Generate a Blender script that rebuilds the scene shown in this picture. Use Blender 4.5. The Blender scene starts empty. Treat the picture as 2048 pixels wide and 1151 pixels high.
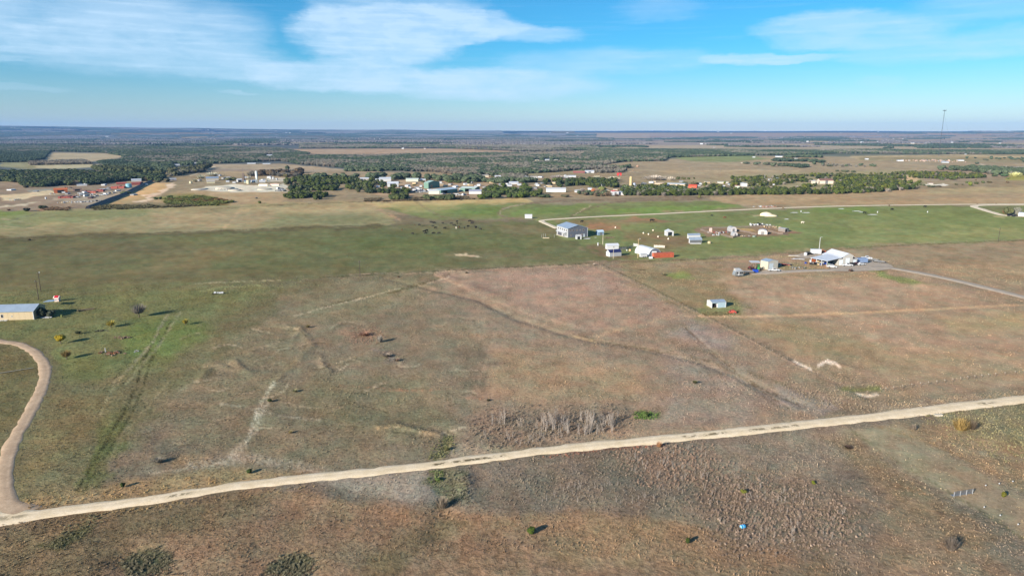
import bpy, bmesh, math, random
import numpy as np
from mathutils import Vector, Matrix

R = math.radians
sc = bpy.context.scene
COL = sc.collection

# ------------------------------------------------------------------ camera
CAM_H, PITCH, FPX = 70.0, R(12.85), 1365.3
cam = bpy.data.cameras.new('camera'); cam.lens = 24.0; cam.sensor_width = 36.0
cam.clip_start = 0.5; cam.clip_end = 80000
camo = bpy.data.objects.new('camera', cam); COL.objects.link(camo)
camo.location = (0, 0, CAM_H); camo.rotation_euler = (R(90) - PITCH, 0, 0)
sc.camera = camo

# ------------------------------------------------------------------ light
SUN_EL, SH = R(19.5), R(45)                 # shadows fall forward and to the right (+x +y)
HAZE_D = 3.9e-5
sc.view_settings.view_transform = 'Standard'; sc.view_settings.look = 'None'
sc.view_settings.gamma = 1.0; sc.view_settings.use_curve_mapping = False
sc.view_settings.exposure = 1.15
sun = bpy.data.lights.new('sun', 'SUN'); sun.energy = 4.8; sun.angle = R(0.5); sun.color = (1.0, 0.88, 0.74)
suno = bpy.data.objects.new('sun', sun); COL.objects.link(suno)
dirv = Vector((math.sin(SH) * math.cos(SUN_EL), math.cos(SH) * math.cos(SUN_EL), -math.sin(SUN_EL)))
suno.rotation_euler = dirv.to_track_quat('-Z', 'Y').to_euler(); suno.location = (-80, -80, 120)

sc.cycles.use_denoising = True
sc.cycles.max_bounces = 6; sc.cycles.diffuse_bounces = 2; sc.cycles.volume_bounces = 0
sc.cycles.transparent_max_bounces = 4

world = bpy.data.worlds.new('World'); sc.world = world; world.use_nodes = True
wt = world.node_tree; wn = wt.nodes; wl = wt.links
for n in list(wn): wn.remove(n)

class NT:
    """tiny node helper"""
    def __init__(s, tree): s.t = tree; s.n = tree.nodes; s.l = tree.links
    def new(s, typ, **kw):
        n = s.n.new(typ)
        for k, v in kw.items(): setattr(n, k, v)
        return n
    def put(s, sock, v):
        if isinstance(v, bpy.types.NodeSocket): s.l.new(v, sock)
        elif v is not None: sock.default_value = v
    def math(s, op, a, b=None, c=None, clamp=False):
        n = s.new('ShaderNodeMath', operation=op); n.use_clamp = clamp
        s.put(n.inputs[0], a); s.put(n.inputs[1], b) if b is not None else None
        if c is not None: s.put(n.inputs[2], c)
        return n.outputs[0]
    def mix(s, f, a, b, blend='MIX'):
        n = s.new('ShaderNodeMix', data_type='RGBA', blend_type=blend); n.clamp_factor = True
        s.put(n.inputs[0], f)
        s.put(n.inputs[6], a if isinstance(a, bpy.types.NodeSocket) else tuple(a) + (1,) * (4 - len(a)))
        s.put(n.inputs[7], b if isinstance(b, bpy.types.NodeSocket) else tuple(b) + (1,) * (4 - len(b)))
        return n.outputs[2]
    def ramp(s, x, a, b, lo=0.0, hi=1.0):
        n = s.new('ShaderNodeMapRange'); n.interpolation_type = 'SMOOTHSTEP'
        s.put(n.inputs[0], x); n.inputs[1].default_value = a; n.inputs[2].default_value = b
        n.inputs[3].default_value = lo; n.inputs[4].default_value = hi
        return n.outputs[0]
    def noise(s, vec, scale, detail=3, rough=0.55, out=0, dist=0.0):
        n = s.new('ShaderNodeTexNoise'); n.inputs['Scale'].default_value = scale
        n.inputs['Detail'].default_value = detail; n.inputs['Roughness'].default_value = rough
        n.inputs['Distortion'].default_value = dist
        if vec is not None: s.put(n.inputs['Vector'], vec)
        return n.outputs[out]
    def comb(s, x, y, z=0.0):
        n = s.new('ShaderNodeCombineXYZ'); s.put(n.inputs[0], x); s.put(n.inputs[1], y); s.put(n.inputs[2], z)
        return n.outputs[0]

W = NT(wt)
out = W.new('ShaderNodeOutputWorld'); bg = W.new('ShaderNodeBackground')
sky = W.new('ShaderNodeTexSky', sky_type='NISHITA'); sky.sun_disc = False
sky.sun_elevation = SUN_EL; sky.sun_rotation = SH + math.pi
sky.altitude = 300; sky.air_density = 1.0; sky.dust_density = 0.25; sky.ozone_density = 2.0
tc = W.new('ShaderNodeTexCoord'); sep = W.new('ShaderNodeSeparateXYZ'); wl.new(tc.outputs['Generated'], sep.inputs[0])
az = W.math('MULTIPLY', W.math('ARCTAN2', sep.outputs[0], sep.outputs[1]), 57.2958)     # degrees from north
el = W.math('MULTIPLY', W.math('ARCSINE', sep.outputs[2]), 57.2958)
el_s = W.math('MULTIPLY', el, 3.0)
pv = W.comb(az, el_s)
# wispy warp
wx = W.math('SUBTRACT', W.noise(pv, 0.09, 7, 0.68), 0.5); wy = W.math('SUBTRACT', W.noise(W.comb(W.math('ADD', az, 77.0), el_s), 0.09, 7, 0.68), 0.5)
azw = W.math('MULTIPLY_ADD', wx, 8.0, az); elw = W.math('MULTIPLY_ADD', wy, 2.2, el)
def pix_azel(u, v):
    a, b = u - 1024, 575.5 - v
    dx, dy, dz = a, FPX * math.cos(PITCH) + b * math.sin(PITCH), -FPX * math.sin(PITCH) + b * math.cos(PITCH)
    l = math.sqrt(dx * dx + dy * dy + dz * dz)
    return math.degrees(math.atan2(dx, dy)), math.degrees(math.asin(dz / l))
def blob(u0, v0, u1, v1, slope=0.0, soft=0.45, amp=1.0):
    """soft elliptical cloud mask in azimuth / elevation degrees"""
    ca, ce = pix_azel((u0 + u1) / 2, (v0 + v1) / 2)
    a0, _ = pix_azel(u0, (v0 + v1) / 2); a1, _ = pix_azel(u1, (v0 + v1) / 2)
    _, e0 = pix_azel((u0 + u1) / 2, v0); _, e1 = pix_azel((u0 + u1) / 2, v1)
    ra, re = (a1 - a0) / 2, (e0 - e1) / 2
    dxa = W.math('SUBTRACT', azw, ca)
    dye = W.math('SUBTRACT', W.math('SUBTRACT', elw, ce), W.math('MULTIPLY', dxa, slope))
    d = W.math('ADD', W.math('POWER', W.math('ABSOLUTE', W.math('DIVIDE', dxa, ra)), 2.0), W.math('POWER', W.math('ABSOLUTE', W.math('DIVIDE', dye, re)), 2.0))
    return W.ramp(d, 1.15 + soft * 1.6, .85 - soft * .9, 0.0, amp)
fine = W.noise(W.comb(W.math('MULTIPLY', azw, 0.45), W.math('MULTIPLY', W.math('ADD', elw, W.math('MULTIPLY', azw, .04)), 1.25)), 0.5, 6, 0.58)
streak = W.noise(W.comb(W.math('MULTIPLY', W.math('ADD', az, W.math('MULTIPLY', el, 1.5)), 0.10), W.math('MULTIPLY', el, 1.9)), 1.3, 5, 0.6)
mask = None
for args in CLOUDS if 'CLOUDS' in globals() else [
        (-300, -70, 500, 100, -0.06, .5, .62), (-200, 30, 560, 140, -0.07, .4, .5), (250, 20, 520, 120, -0.1, .6, .3), (100, 100, 640, 150, -.05, .5, .38),
        (586, 8, 1040, 96, .02, .12, .95), (600, 30, 900, 130, -.04, .25, .8), (640, -20, 960, 60, 0, .3, .5), (640, 90, 800, 180, -.1, .4, .55), (860, 40, 1140, 82, -.07, .4, .6),
        (470, 125, 900, 180, -.03, .3, .75), (740, 140, 1190, 196, -.02, .4, .7), (860, 138, 1060, 190, 0, .4, .5),
        (1020, 102, 1380, 150, .03, .6, .42), (1390, 102, 1700, 124, -.02, .4, .7), (1240, 5, 1400, 40, 0, .8, .25),
        (1520, 26, 1850, 92, -.04, .3, .6), (1720, 52, 2300, 108, .05, .5, .5), (1820, -60, 2300, 30, .12, .6, .35),
        (-120, 112, 70, 124, 0, .5, .4), (-60, 165, 110, 180, -.03, .5, .25), (430, 178, 520, 184, -.03, .5, .3), (1720, 155, 1800, 175, 0, .8, .2)]:
    b = blob(*args)
    mask = b if mask is None else W.math('ADD', W.math('MULTIPLY', mask, W.math('SUBTRACT', 1.0, b)), b)
# clouds outside the frame carry on as patchy cirrus higher up
high = W.math('MULTIPLY', W.ramp(el, 11.0, 16.0), W.ramp(W.noise(W.comb(W.math('DIVIDE', sep.outputs[0], W.math('MAXIMUM', sep.outputs[2], 0.05)), W.math('DIVIDE', sep.outputs[1], W.math('MAXIMUM', sep.outputs[2], 0.05))), 0.7, 5, 0.6), 0.45, 0.75, 0, .7))
mod = W.math('ADD', W.ramp(fine, 0.25, 0.66, 0.62, 1.12), W.ramp(streak, 0.35, 0.7, -0.10, 0.10))
cl = W.math('MULTIPLY', W.math('MAXIMUM', mask, high), mod, clamp=True)
veil = W.math('MULTIPLY', W.ramp(streak, 0.5, 0.8, 0, .16), W.ramp(el, 1.0, 5.0))
cl = W.math('MULTIPLY', W.math('ADD', cl, veil, clamp=True), 0.78)
tint = W.mix(1.0, sky.outputs[0], W.mix(W.ramp(el, -1.0, 7.5), (0.78, 0.90, 1.16), (0.22, 0.79, 1.13)), 'MULTIPLY')
sky_lp = tint
cloud_rgb = W.new('ShaderNodeRGB'); cloud_rgb.outputs[0].default_value = (5.6, 7.3, 9.0, 1)
wl.new(W.mix(cl, sky_lp, cloud_rgb.outputs[0]), bg.inputs[0])
bg.inputs[1].default_value = 0.056
wl.new(bg.outputs[0], out.inputs[0])

# ------------------------------------------------------------------ geometry of the site
CP, SP = math.cos(PITCH), math.sin(PITCH)
def P(u, v, z=0.0):
    """a point of the ground plane, surveyed from the photograph"""
    a, b = u - 1024, 575.5 - v
    dx, dy, dz = a, FPX * CP + b * SP, -FPX * SP + b * CP
    t = (z - CAM_H) / dz
    return Vector((dx * t, dy * t))
def mpp(u, v):                                   # metres per photograph pixel at that ground point
    p = P(u, v); return (p.y * CP + CAM_H * SP) / FPX
def to_px(x, y, z):
    dep = y * CP - (z - CAM_H) * SP
    dep = np.maximum(dep, 1e-3)
    return 1024 + FPX * x / dep, 575.5 - FPX * (y * SP + (z - CAM_H) * CP) / dep

def smooth(a, b, x):
    t = np.clip((x - a) / (b - a), 0, 1); return t * t * (3 - 2 * t)
def vnoise(x, y, seed=0):
    xi, yi = np.floor(x).astype(np.int64), np.floor(y).astype(np.int64)
    fx, fy = x - xi, y - yi
    fx = fx * fx * (3 - 2 * fx); fy = fy * fy * (3 - 2 * fy)
    def h(a, b):
        n = (a * 374761393 + b * 668265263 + seed * 974711) & 0x7fffffff
        n = ((n ^ (n >> 13)) * 1274126177) & 0x7fffffff
        return ((n ^ (n >> 16)) & 0xffff) / 65535.0
    return (h(xi, yi) * (1 - fx) + h(xi + 1, yi) * fx) * (1 - fy) + (h(xi, yi + 1) * (1 - fx) + h(xi + 1, yi + 1) * fx) * fy
def fbm(x, y, seed=0, oct=4):
    s = 0; a = .5; tot = 0
    for i in range(oct):
        s = s + a * vnoise(x * 2 ** i + 13.7 * i, y * 2 ** i - 7.1 * i, seed + i); tot += a; a *= .5
    return s / tot

def srgb(c):
    c = np.asarray(c, float) / 255.0
    return np.where(c <= 0.04045, c / 12.92, ((c + 0.055) / 1.055) ** 2.4)

# ---- the lines of the place, in photograph pixels, used below for roads and for the lie of the land
ROAD = [(-60, 1044), (60, 1030), (200, 1012), (340, 992), (480, 971), (620, 955), (760, 941), (860, 930), (960, 917), (1060, 904),
        (1180, 891), (1300, 880), (1420, 868), (1540, 856), (1660, 843), (1790, 828), (1920, 812), (2050, 797), (2200, 776), (2400, 748)]
LANE = [(-60, 672), (0, 682), (35, 687), (62, 699), (82, 718), (91, 742), (84, 772), (68, 806), (46, 846), (26, 885), (11, 930), (8, 970), (14, 1008), (30, 1032)]
FARMROAD = [(1116, 457), (1098, 449.5), (1083, 442.5), (1092, 439.8), (1130, 437), (1200, 433), (1330, 427), (1460, 420.5), (1600, 414.5), (1720, 411.5), (1900, 409), (2110, 407.5)]
LOOP = [(2100, 434), (2050, 433), (2010, 431), (1985, 425), (1962, 418), (1948, 413.5), (1955, 411), (1985, 410), (2030, 410), (2100, 411)]
DRIVE = [(1500, 546), (1540, 545), (1600, 541.5), (1660, 540), (1720, 538), (1770, 535), (1830, 544), (1900, 558), (1980, 577), (2060, 597), (2160, 622)]

def world_line(pts): return np.array([tuple(P(u, v)) for u, v in pts])
def seg_dist(x, y, pts):
    d = np.full(np.shape(x), 1e9)
    for (x0, y0), (x1, y1) in zip(pts[:-1], pts[1:]):
        ex, ey = x1 - x0, y1 - y0; L = ex * ex + ey * ey + 1e-12
        t = np.clip(((x - x0) * ex + (y - y0) * ey) / L, 0, 1)
        d = np.minimum(d, np.hypot(x - x0 - t * ex, y - y0 - t * ey))
    return d
RW = [(world_line(ROAD), 3), (world_line(LANE), 3), (world_line(FARMROAD), 3), (world_line(LOOP), 3), (world_line(DRIVE), 3)]
# banks, gullies and terraces: (points, height m, half width m)
RELIEF = [([(770, 555), (850, 575), (960, 600), (1040, 640), (1120, 665), (1180, 680), (1260, 692), (1340, 708), (1400, 722), (1470, 748), (1540, 780), (1600, 805)], -.8, 2.2),
          ([(1180, 672), (1240, 650), (1330, 635), (1400, 630)], -.5, 2.0),
          ([(870, 548), (960, 580), (1060, 622), (1150, 650)], .45, 4.0),
          ([(555, 650), (600, 656), (585, 675), (530, 690), (500, 705)], .5, 1.5),
          ([(600, 655), (625, 690), (590, 730), (545, 770)], .4, 1.5), ([(640, 710), (645, 730), (660, 745)], .4, 1.2),
          ([(470, 720), (480, 735), (500, 745), (430, 730)], .5, 1.2), ([(420, 735), (400, 760)], .4, 1.2),
          ([(760, 855), (790, 850), (830, 862), (880, 870)], .6, 1.3),
          ([(1370, 655), (1420, 700), (1470, 740)], -.35, 1.2), ([(1490, 760), (1560, 805), (1580, 815)], -.3, .9),
          ([(900, 870), (890, 890), (870, 920), (875, 960), (905, 1000), (870, 1060)], -.8, 2.5),
          ([(930, 940), (935, 970), (920, 1000), (905, 1010)], .7, 1.6),
          ([(0, 1110), (70, 1085), (160, 1050), (215, 1020)], -.8, 3.0), ([(230, 1010), (300, 1005), (560, 978), (700, 1010)], .35, 2),
          ([(1560, 700), (1610, 735), (1700, 775), (1745, 800)], -.3, 1.6), ([(1640, 735), (1670, 728), (1700, 735)], .6, 1.4),
          ([(260, 1110), (300, 1130)], -.7, 3.5), ([(590, 1125), (610, 1135)], -.7, 3.0)]
RELIEF = [(world_line(p), h * .55, w) for p, h, w in RELIEF]

def height(x, y):
    x = np.asarray(x, float); y = np.asarray(y, float)
    r = np.hypot(x, y)
    near = 1 - smooth(500, 900, r)
    z = near * ((fbm(x / 34, y / 34, 5, 3) - .5) * .9 + (fbm(x / 9, y / 9, 9, 3) - .5) * .34)
    m = (r < 620)
    if np.any(m):
        xm, ym = x[m] if x.ndim else x[None], y[m] if y.ndim else y[None]
        zz = np.zeros(xm.shape)
        for pts, h, w in RELIEF:
            lo, hi = pts.min(0) - 3 * w, pts.max(0) + 3 * w
            k = (xm > lo[0]) & (xm < hi[0]) & (ym > lo[1]) & (ym < hi[1])
            if np.any(k):
                d = seg_dist(xm[k], ym[k], pts); zz[k] += h * np.exp(-(d / w) ** 2)
        if z.ndim: z[m] += zz
        else: z = z + zz[0]
    k = r < 900
    if np.any(k):
        xm, ym = x[k] if x.ndim else x[None], y[k] if y.ndim else y[None]
        f = np.ones(xm.shape)
        for pts, w in RW:
            lo, hi = pts.min(0) - 10, pts.max(0) + 10
            q = (xm > lo[0]) & (xm < hi[0]) & (ym > lo[1]) & (ym < hi[1])
            if np.any(q): f[q] = np.minimum(f[q], smooth(w, w + 7, seg_dist(xm[q], ym[q], pts)))
        if z.ndim: z[k] *= f
        else: z = z * f[0]
    a = np.degrees(np.arctan2(x, y))
    top = 90 + 46 * (1 - smooth(-30, 5, a)) + 34 * (1 - smooth(-38, -18, a)) + 22 * (fbm(a / 5 + 40, r * 0, 3, 3) - .5)
    far = smooth(9000, 16000, r)
    z = z + far * (top + 18 * (fbm(x / 1400, y / 1400, 21, 3) - .5)) - smooth(17000, 19500, r) * 60
    return z
def gz(x, y): return float(height(np.array([x]), np.array([y]))[0])
def at(u, v):
    p = P(u, v); return Vector((p.x, p.y, gz(p.x, p.y)))

# ------------------------------------------------------------------ ground cover, field by field
BASE = (118, 106, 88)
# (polygon in photograph pixels, colour, softness px, opacity, roughness)
PATCH = [
 # far country
 ([(-900, 200), (2900, 200), (2900, 345), (-900, 345)], (88, 98, 104), 2, 1, .4),
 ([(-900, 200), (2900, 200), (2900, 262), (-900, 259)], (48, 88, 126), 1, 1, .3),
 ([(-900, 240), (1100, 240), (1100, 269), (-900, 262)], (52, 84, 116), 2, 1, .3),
 ([(-900, 262), (160, 263), (420, 266), (900, 270), (1200, 276), (1200, 300), (-900, 300)], (84, 96, 108), 2, 1, .3),
 ([(560, 262), (960, 264), (1000, 274), (720, 272)], (58, 84, 108), 1.5, .9, .3),
 ([(1150, 266), (1700, 265.5), (2900, 266), (2900, 300), (1150, 298)], (134, 128, 130), 2, 1, .3),
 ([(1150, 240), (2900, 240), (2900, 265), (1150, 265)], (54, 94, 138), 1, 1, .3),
 ([(2048, 262), (2900, 262), (2900, 300), (2048, 300)], (140, 132, 130), 1, 1, .3),
 ([(1300, 268), (2048, 265), (2048, 272), (1300, 275)], (128, 120, 128), 1, .8, .3),
 ([(1180, 292), (1900, 286), (2900, 290), (2900, 296), (1500, 300), (1180, 300)], (158, 146, 128), 2, .8, .3),
 ([(1600, 280), (1680, 279), (1690, 284), (1600, 286)], (168, 150, 134), 1, .8, .3),
 ([(1190, 300), (2900, 296), (2900, 330), (1190, 325)], (138, 128, 108), 2, 1, .3),
 ([(1150, 296), (1900, 300), (1900, 312), (1150, 322)], (92, 104, 100), 2, .9, .4),
 ([(240, 264), (480, 266), (480, 275), (240, 272)], (110, 104, 108), 1.5, .8, .3),
 ([(190, 274), (420, 274), (430, 279), (200, 280)], (140, 128, 118), 1.5, .8, .3),
 ([(420, 288), (492, 288), (486, 291), (425, 291)], (170, 150, 128), 1, 1, .3),
 ([(520, 303), (580, 298), (860, 297), (1000, 300), (1040, 304), (900, 307), (760, 310), (620, 308)], (158, 136, 118), 1.5, 1, .3),
 ([(1000, 288), (1180, 288), (1180, 292), (1010, 293)], (140, 126, 118), 1, .7, .3),
 ([(560, 283), (760, 285), (760, 288), (560, 287)], (150, 140, 126), 1, .6, .3),
 ([(90, 309), (105, 305), (240, 307), (252, 314), (180, 324), (96, 321)], (160, 146, 122), 2, 1, .3),
 ([(0, 323), (60, 322), (180, 330), (180, 334), (60, 338), (0, 333)], (140, 136, 104), 2, .9, .3),
 ([(60, 328), (210, 329), (240, 331), (120, 338), (70, 336)], (168, 158, 128), 1.5, .9, .3),
 ([(180, 330), (400, 336), (400, 350), (300, 348), (200, 342)], (168, 154, 118), 2, .9, .3),
 ([(345, 350), (430, 328), (560, 328), (600, 331), (690, 338), (820, 346), (1000, 352), (1000, 366), (700, 352), (560, 356), (400, 352)], (158, 140, 118), 1.5, 1, .3),
 ([(420, 336), (700, 342), (860, 350), (700, 350), (560, 345), (420, 342)], (142, 128, 118), 2, .8, .3),
 ([(780, 345), (930, 346), (960, 353), (900, 354), (780, 352)], (172, 144, 120), 1.5, .8, .3),
 ([(1030, 330), (1200, 322), (1210, 335), (1200, 350), (1030, 350)], (124, 128, 98), 2, 1, .3),
 ([(1180, 332), (1260, 322), (1400, 314), (1500, 312), (2900, 318), (2900, 345), (1600, 350), (1330, 358), (1180, 352)], (152, 136, 112), 2, 1, .3),
 ([(1330, 311), (1500, 310), (1540, 318), (1460, 324), (1380, 322)], (122, 134, 92), 2, .9, .3),
 ([(1700, 311), (2900, 309), (2900, 322), (1720, 322)], (166, 146, 112), 3, .8, .3),
 ([(1720, 314), (2060, 316), (2060, 326), (1720, 320)], (122, 118, 92), 2, .6, .3),
 ([(1290, 345), (1450, 340), (1600, 340), (1600, 344), (1450, 347), (1310, 352)], (186, 164, 130), 1.5, .8, .3),
 ([(1200, 344), (1280, 342), (1420, 352), (1400, 362), (1200, 360)], (138, 126, 112), 3, .7, .3),
 # middle belt of yards and junipers
 ([(-900, 344), (2900, 340), (2900, 430), (-900, 430)], (150, 132, 104), 3, .75, .5),
 ([(-200, 362), (45, 365), (230, 366), (290, 370), (175, 414), (110, 420), (-200, 425)], (140, 122, 104), 2, 1, .6),
 ([(0, 392), (60, 384), (110, 381), (110, 388), (30, 400), (0, 402)], (206, 184, 146), 2, .9, .4),
 ([(50, 380), (110, 376), (110, 380), (60, 384)], (140, 142, 134), 1, .8, .3),
 ([(0, 412), (60, 405), (90, 404), (20, 415), (0, 417)], (196, 182, 156), 1.5, .8, .3),
 ([(110, 394), (200, 382), (270, 376), (240, 392), (180, 408), (120, 405)], (158, 142, 122), 2, .9, .4),
 ([(110, 415), (140, 418), (130, 424), (60, 424)], (146, 100, 72), 2, .8, .8),
 ([(262, 386), (295, 366), (340, 364), (318, 384), (285, 396), (255, 400), (225, 402)], (196, 158, 108), 1.5, 1, .3),
 ([(225, 400), (290, 392), (290, 400), (180, 420)], (172, 144, 100), 2, .8, .4),
 ([(345, 364), (355, 368), (320, 388), (298, 402), (262, 403), (285, 397), (318, 380)], (206, 178, 150), 1, 1, .2),
 ([(300, 404), (360, 384), (570, 376), (570, 408), (360, 416), (300, 414)], (166, 142, 108), 3, .9, .5),
 ([(330, 392), (380, 388), (430, 394), (470, 404), (440, 412), (360, 412), (320, 404)], (114, 118, 62), 4, .9, .9),
 ([(420, 400), (460, 399), (455, 408), (425, 410)], (128, 98, 58), 2, .7, .9),
 ([(385, 378), (420, 372), (470, 368), (510, 372), (560, 366), (572, 372), (570, 382), (520, 384), (480, 383), (400, 381)], (198, 190, 172), 1.5, 1, .3),
 ([(535, 356), (572, 356), (572, 364), (530, 363)], (184, 176, 160), 1, 1, .3),
 ([(180, 411), (300, 405), (420, 411), (420, 414), (300, 418), (180, 420)], (116, 108, 84), 2, .8, .9),
 ([(740, 352), (1000, 350), (1000, 395), (760, 392)], (168, 140, 112), 3, .8, .4),
 ([(820, 376), (940, 372), (940, 392), (820, 392)], (152, 134, 110), 2, .9, .4),
 ([(730, 397), (960, 392), (960, 400), (730, 404)], (140, 118, 92), 2, .8, .8),
 ([(1100, 384), (1300, 384), (1300, 394), (1100, 396)], (156, 134, 104), 3, .8, .6),
 ([(1280, 362), (1480, 352), (1480, 380), (1300, 380)], (160, 146, 112), 2, .5, .5),
 ([(1460, 350), (1830, 338), (1860, 368), (1500, 388)], (150, 142, 104), 2, .6, .5),
 ([(1800, 352), (1840, 350), (1836, 362), (1808, 364)], (200, 168, 126), 1.5, .9, .3),
 ([(1855, 340), (1960, 335), (2048, 348), (1960, 360), (1850, 362)], (152, 132, 112), 2, .8, .5),
 ([(1850, 368), (1895, 367), (1890, 371), (1860, 371)], (222, 212, 196), 1, .9, .2),
 ([(2010, 350), (2110, 346), (2110, 362), (2015, 360)], (150, 146, 62), 2, .8, .8),
 # pastures
 ([(-300, 425), (60, 421), (200, 416), (420, 411), (730, 403), (800, 440), (760, 452), (400, 465), (0, 478), (-300, 480)], (144, 134, 96), 1.5, 1, .35),
 ([(-300, 422), (60, 420), (60, 432), (20, 442), (-300, 442)], (112, 128, 66), 2, .9, .4),
 ([(60, 424), (260, 416), (330, 424), (150, 445), (60, 452), (-100, 468), (-100, 450)], (124, 128, 86), 4, .8, .35),
 ([(300, 425), (480, 418), (560, 425), (540, 445), (420, 458), (300, 452)], (160, 140, 108), 6, .7, .35),
 ([(480, 418), (720, 403), (780, 418), (660, 430), (560, 425)], (168, 146, 108), 5, .8, .35),
 ([(560, 430), (700, 425), (780, 440), (700, 452), (520, 455)], (118, 122, 88), 5, .8, .35),
 ([(30, 458), (250, 448), (440, 455), (0, 474)], (136, 126, 94), 4, .5, .35),
 ([(720, 404), (960, 398), (1060, 396), (1050, 404), (960, 412), (820, 415), (760, 416)], (180, 156, 104), 2, 1, .4),
 ([(760, 415), (1000, 407), (1100, 403), (1460, 400), (1500, 414), (1080, 437), (860, 440)], (116, 124, 76), 3, 1, .4),
 ([(770, 408), (930, 408), (900, 420), (800, 424)], (158, 148, 96), 4, .7, .4),
 ([(900, 420), (990, 414), (990, 432), (920, 432)], (104, 130, 62), 5, .8, .4),
 ([(1040, 416), (1140, 410), (1180, 412), (1100, 428), (1030, 432)], (110, 128, 66), 4, .9, .4),
 ([(1190, 422), (1280, 414), (1480, 408), (1440, 418), (1220, 430)], (112, 136, 62), 3, .8, .4),
 ([(1060, 398), (1400, 390), (1480, 398), (1400, 402), (1080, 408)], (136, 122, 100), 2, .9, .4),
 ([(1400, 394), (1600, 386), (1860, 378), (2110, 370), (2110, 406), (1720, 410), (1600, 413), (1470, 408)], (164, 138, 104), 2, 1, .4),
 ([(1700, 395), (2048, 385), (2048, 395), (1750, 400)], (146, 130, 106), 4, .6, .4),
 ([(1860, 378), (2110, 370), (2110, 384), (1860, 388)], (158, 144, 108), 3, .7, .4),
 ([(-400, 479), (0, 476), (400, 463), (760, 450), (1080, 440), (1116, 470), (1240, 520), (1100, 532), (900, 541), (640, 556), (400, 570), (0, 590), (-400, 610)], (104, 105, 70), 1.5, 1, .35),
 ([(-400, 482), (250, 470), (360, 500), (200, 545), (-400, 580)], (100, 97, 70), 10, .65, .35),
 ([(-400, 560), (200, 545), (640, 520), (700, 545), (300, 572), (-400, 606)], (108, 98, 68), 10, .8, .35),
 ([(330, 505), (420, 492), (520, 500), (400, 540), (280, 545)], (124, 110, 76), 8, .7, .35),
 ([(560, 480), (900, 455), (1100, 480), (1050, 515), (850, 515), (640, 500)], (98, 106, 66), 10, .6, .35),
 ([(0, 474), (760, 449), (760, 455), (200, 474), (0, 484)], (98, 90, 66), 2, .7, .5),
 ([(780, 440), (1000, 438), (1000, 450), (880, 462), (780, 456)], (116, 110, 82), 6, .7, .35),
 ([(900, 505), (1000, 500), (1100, 515), (950, 522), (890, 516)], (122, 110, 82), 5, .7, .35),
 ([(918, 509), (950, 508), (958, 512), (925, 513)], (206, 180, 146), 1, .9, .2),
 ([(1080, 438), (1460, 421), (1720, 413), (2110, 409), (2200, 480), (1760, 492), (1520, 510), (1240, 522), (1116, 472)], (116, 124, 76), 2, 1, .35),
 ([(1600, 425), (2048, 420), (2048, 475), (1650, 482), (1560, 450)], (120, 130, 74), 8, .7, .35),
 ([(1700, 455), (2200, 450), (2200, 485), (1700, 492)], (136, 138, 86), 8, .6, .35),
 ([(1640, 413), (1760, 413), (1740, 425), (1620, 424)], (108, 130, 62), 4, .7, .4),
 ([(1440, 472), (1600, 470), (1600, 488), (1460, 496)], (110, 126, 68), 6, .7, .35),
 ([(1105, 442), (1260, 435), (1380, 440), (1250, 452), (1190, 452), (1130, 450)], (134, 116, 84), 3, .8, .35),
 ([(1175, 448), (1240, 452), (1250, 460), (1190, 462)], (156, 112, 84), 3, .8, .3),
 ([(1230, 437), (1300, 436), (1350, 439), (1330, 443), (1250, 441)], (146, 112, 82), 1.5, .8, .3),
 ([(1160, 488), (1212, 488), (1240, 512), (1290, 512), (1240, 518), (1190, 512)], (120, 98, 76), 3, .8, .3),
 ([(1245, 462), (1340, 470), (1400, 488), (1330, 505), (1250, 480)], (132, 106, 78), 5, .7, .3),
 ([(1310, 470), (1400, 478), (1380, 490), (1330, 490)], (126, 102, 78), 4, .6, .3),
 ([(1395, 455), (1560, 452), (1612, 466), (1560, 474), (1420, 473)], (136, 110, 90), 2, .9, .3),
 ([(1475, 456), (1505, 456), (1515, 466), (1490, 464)], (176, 148, 94), 1.5, .9, .3),
 ([(1558, 462), (1612, 464), (1580, 470)], (128, 98, 78), 1.5, .8, .3),
 ([(1505, 431), (1530, 428), (1552, 432), (1520, 433)], (180, 164, 124), 1, .8, .2),
 ([(1255, 521), (1430, 515), (1440, 520), (1250, 527)], (134, 124, 78), 2, .6, .5),
 ([(2006, 427), (2030, 427), (2025, 434), (2004, 430)], (190, 158, 122), 1.5, .8, .3),
 ([(1976, 431), (2002, 433), (1995, 436), (1978, 434)], (176, 160, 116), 1, .8, .3),
 ([(1945, 413), (2040, 411), (2040, 426), (1985, 423)], (114, 112, 78), 1.5, .8, .4),
 ([(60, 490), (300, 482), (420, 500), (250, 512), (80, 510)], (108, 98, 72), 6, .5, .35), ([(430, 520), (600, 515), (720, 530), (560, 545), (440, 540)], (92, 100, 62), 6, .5, .35),
 ([(700, 470), (900, 478), (880, 500), (720, 500)], (90, 104, 60), 8, .5, .35), ([(1000, 450), (1110, 455), (1100, 470), (1010, 470)], (124, 112, 82), 4, .6, .35), ([(950, 525), (1150, 518), (1200, 526), (1000, 536)], (112, 112, 76), 4, .5, .35),
 ([(1660, 440), (1800, 436), (1840, 446), (1700, 452)], (136, 140, 88), 4, .5, .35), ([(1850, 462), (2040, 458), (2060, 470), (1880, 474)], (142, 140, 90), 4, .5, .35), ([(1180, 500), (1260, 515), (1400, 500), (1480, 505), (1300, 518)], (124, 122, 80), 3, .5, .35),
 # near left, green
 ([(-400, 590), (0, 580), (380, 566), (700, 551), (880, 545), (840, 570), (600, 640), (470, 720), (330, 830), (180, 960), (60, 1030), (-400, 1100)], (104, 98, 68), 14, 1, .85),
 ([(-300, 600), (380, 570), (560, 575), (420, 640), (330, 740), (140, 760), (100, 690), (-300, 660)], (102, 106, 62), 12, .75, .8),
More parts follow.
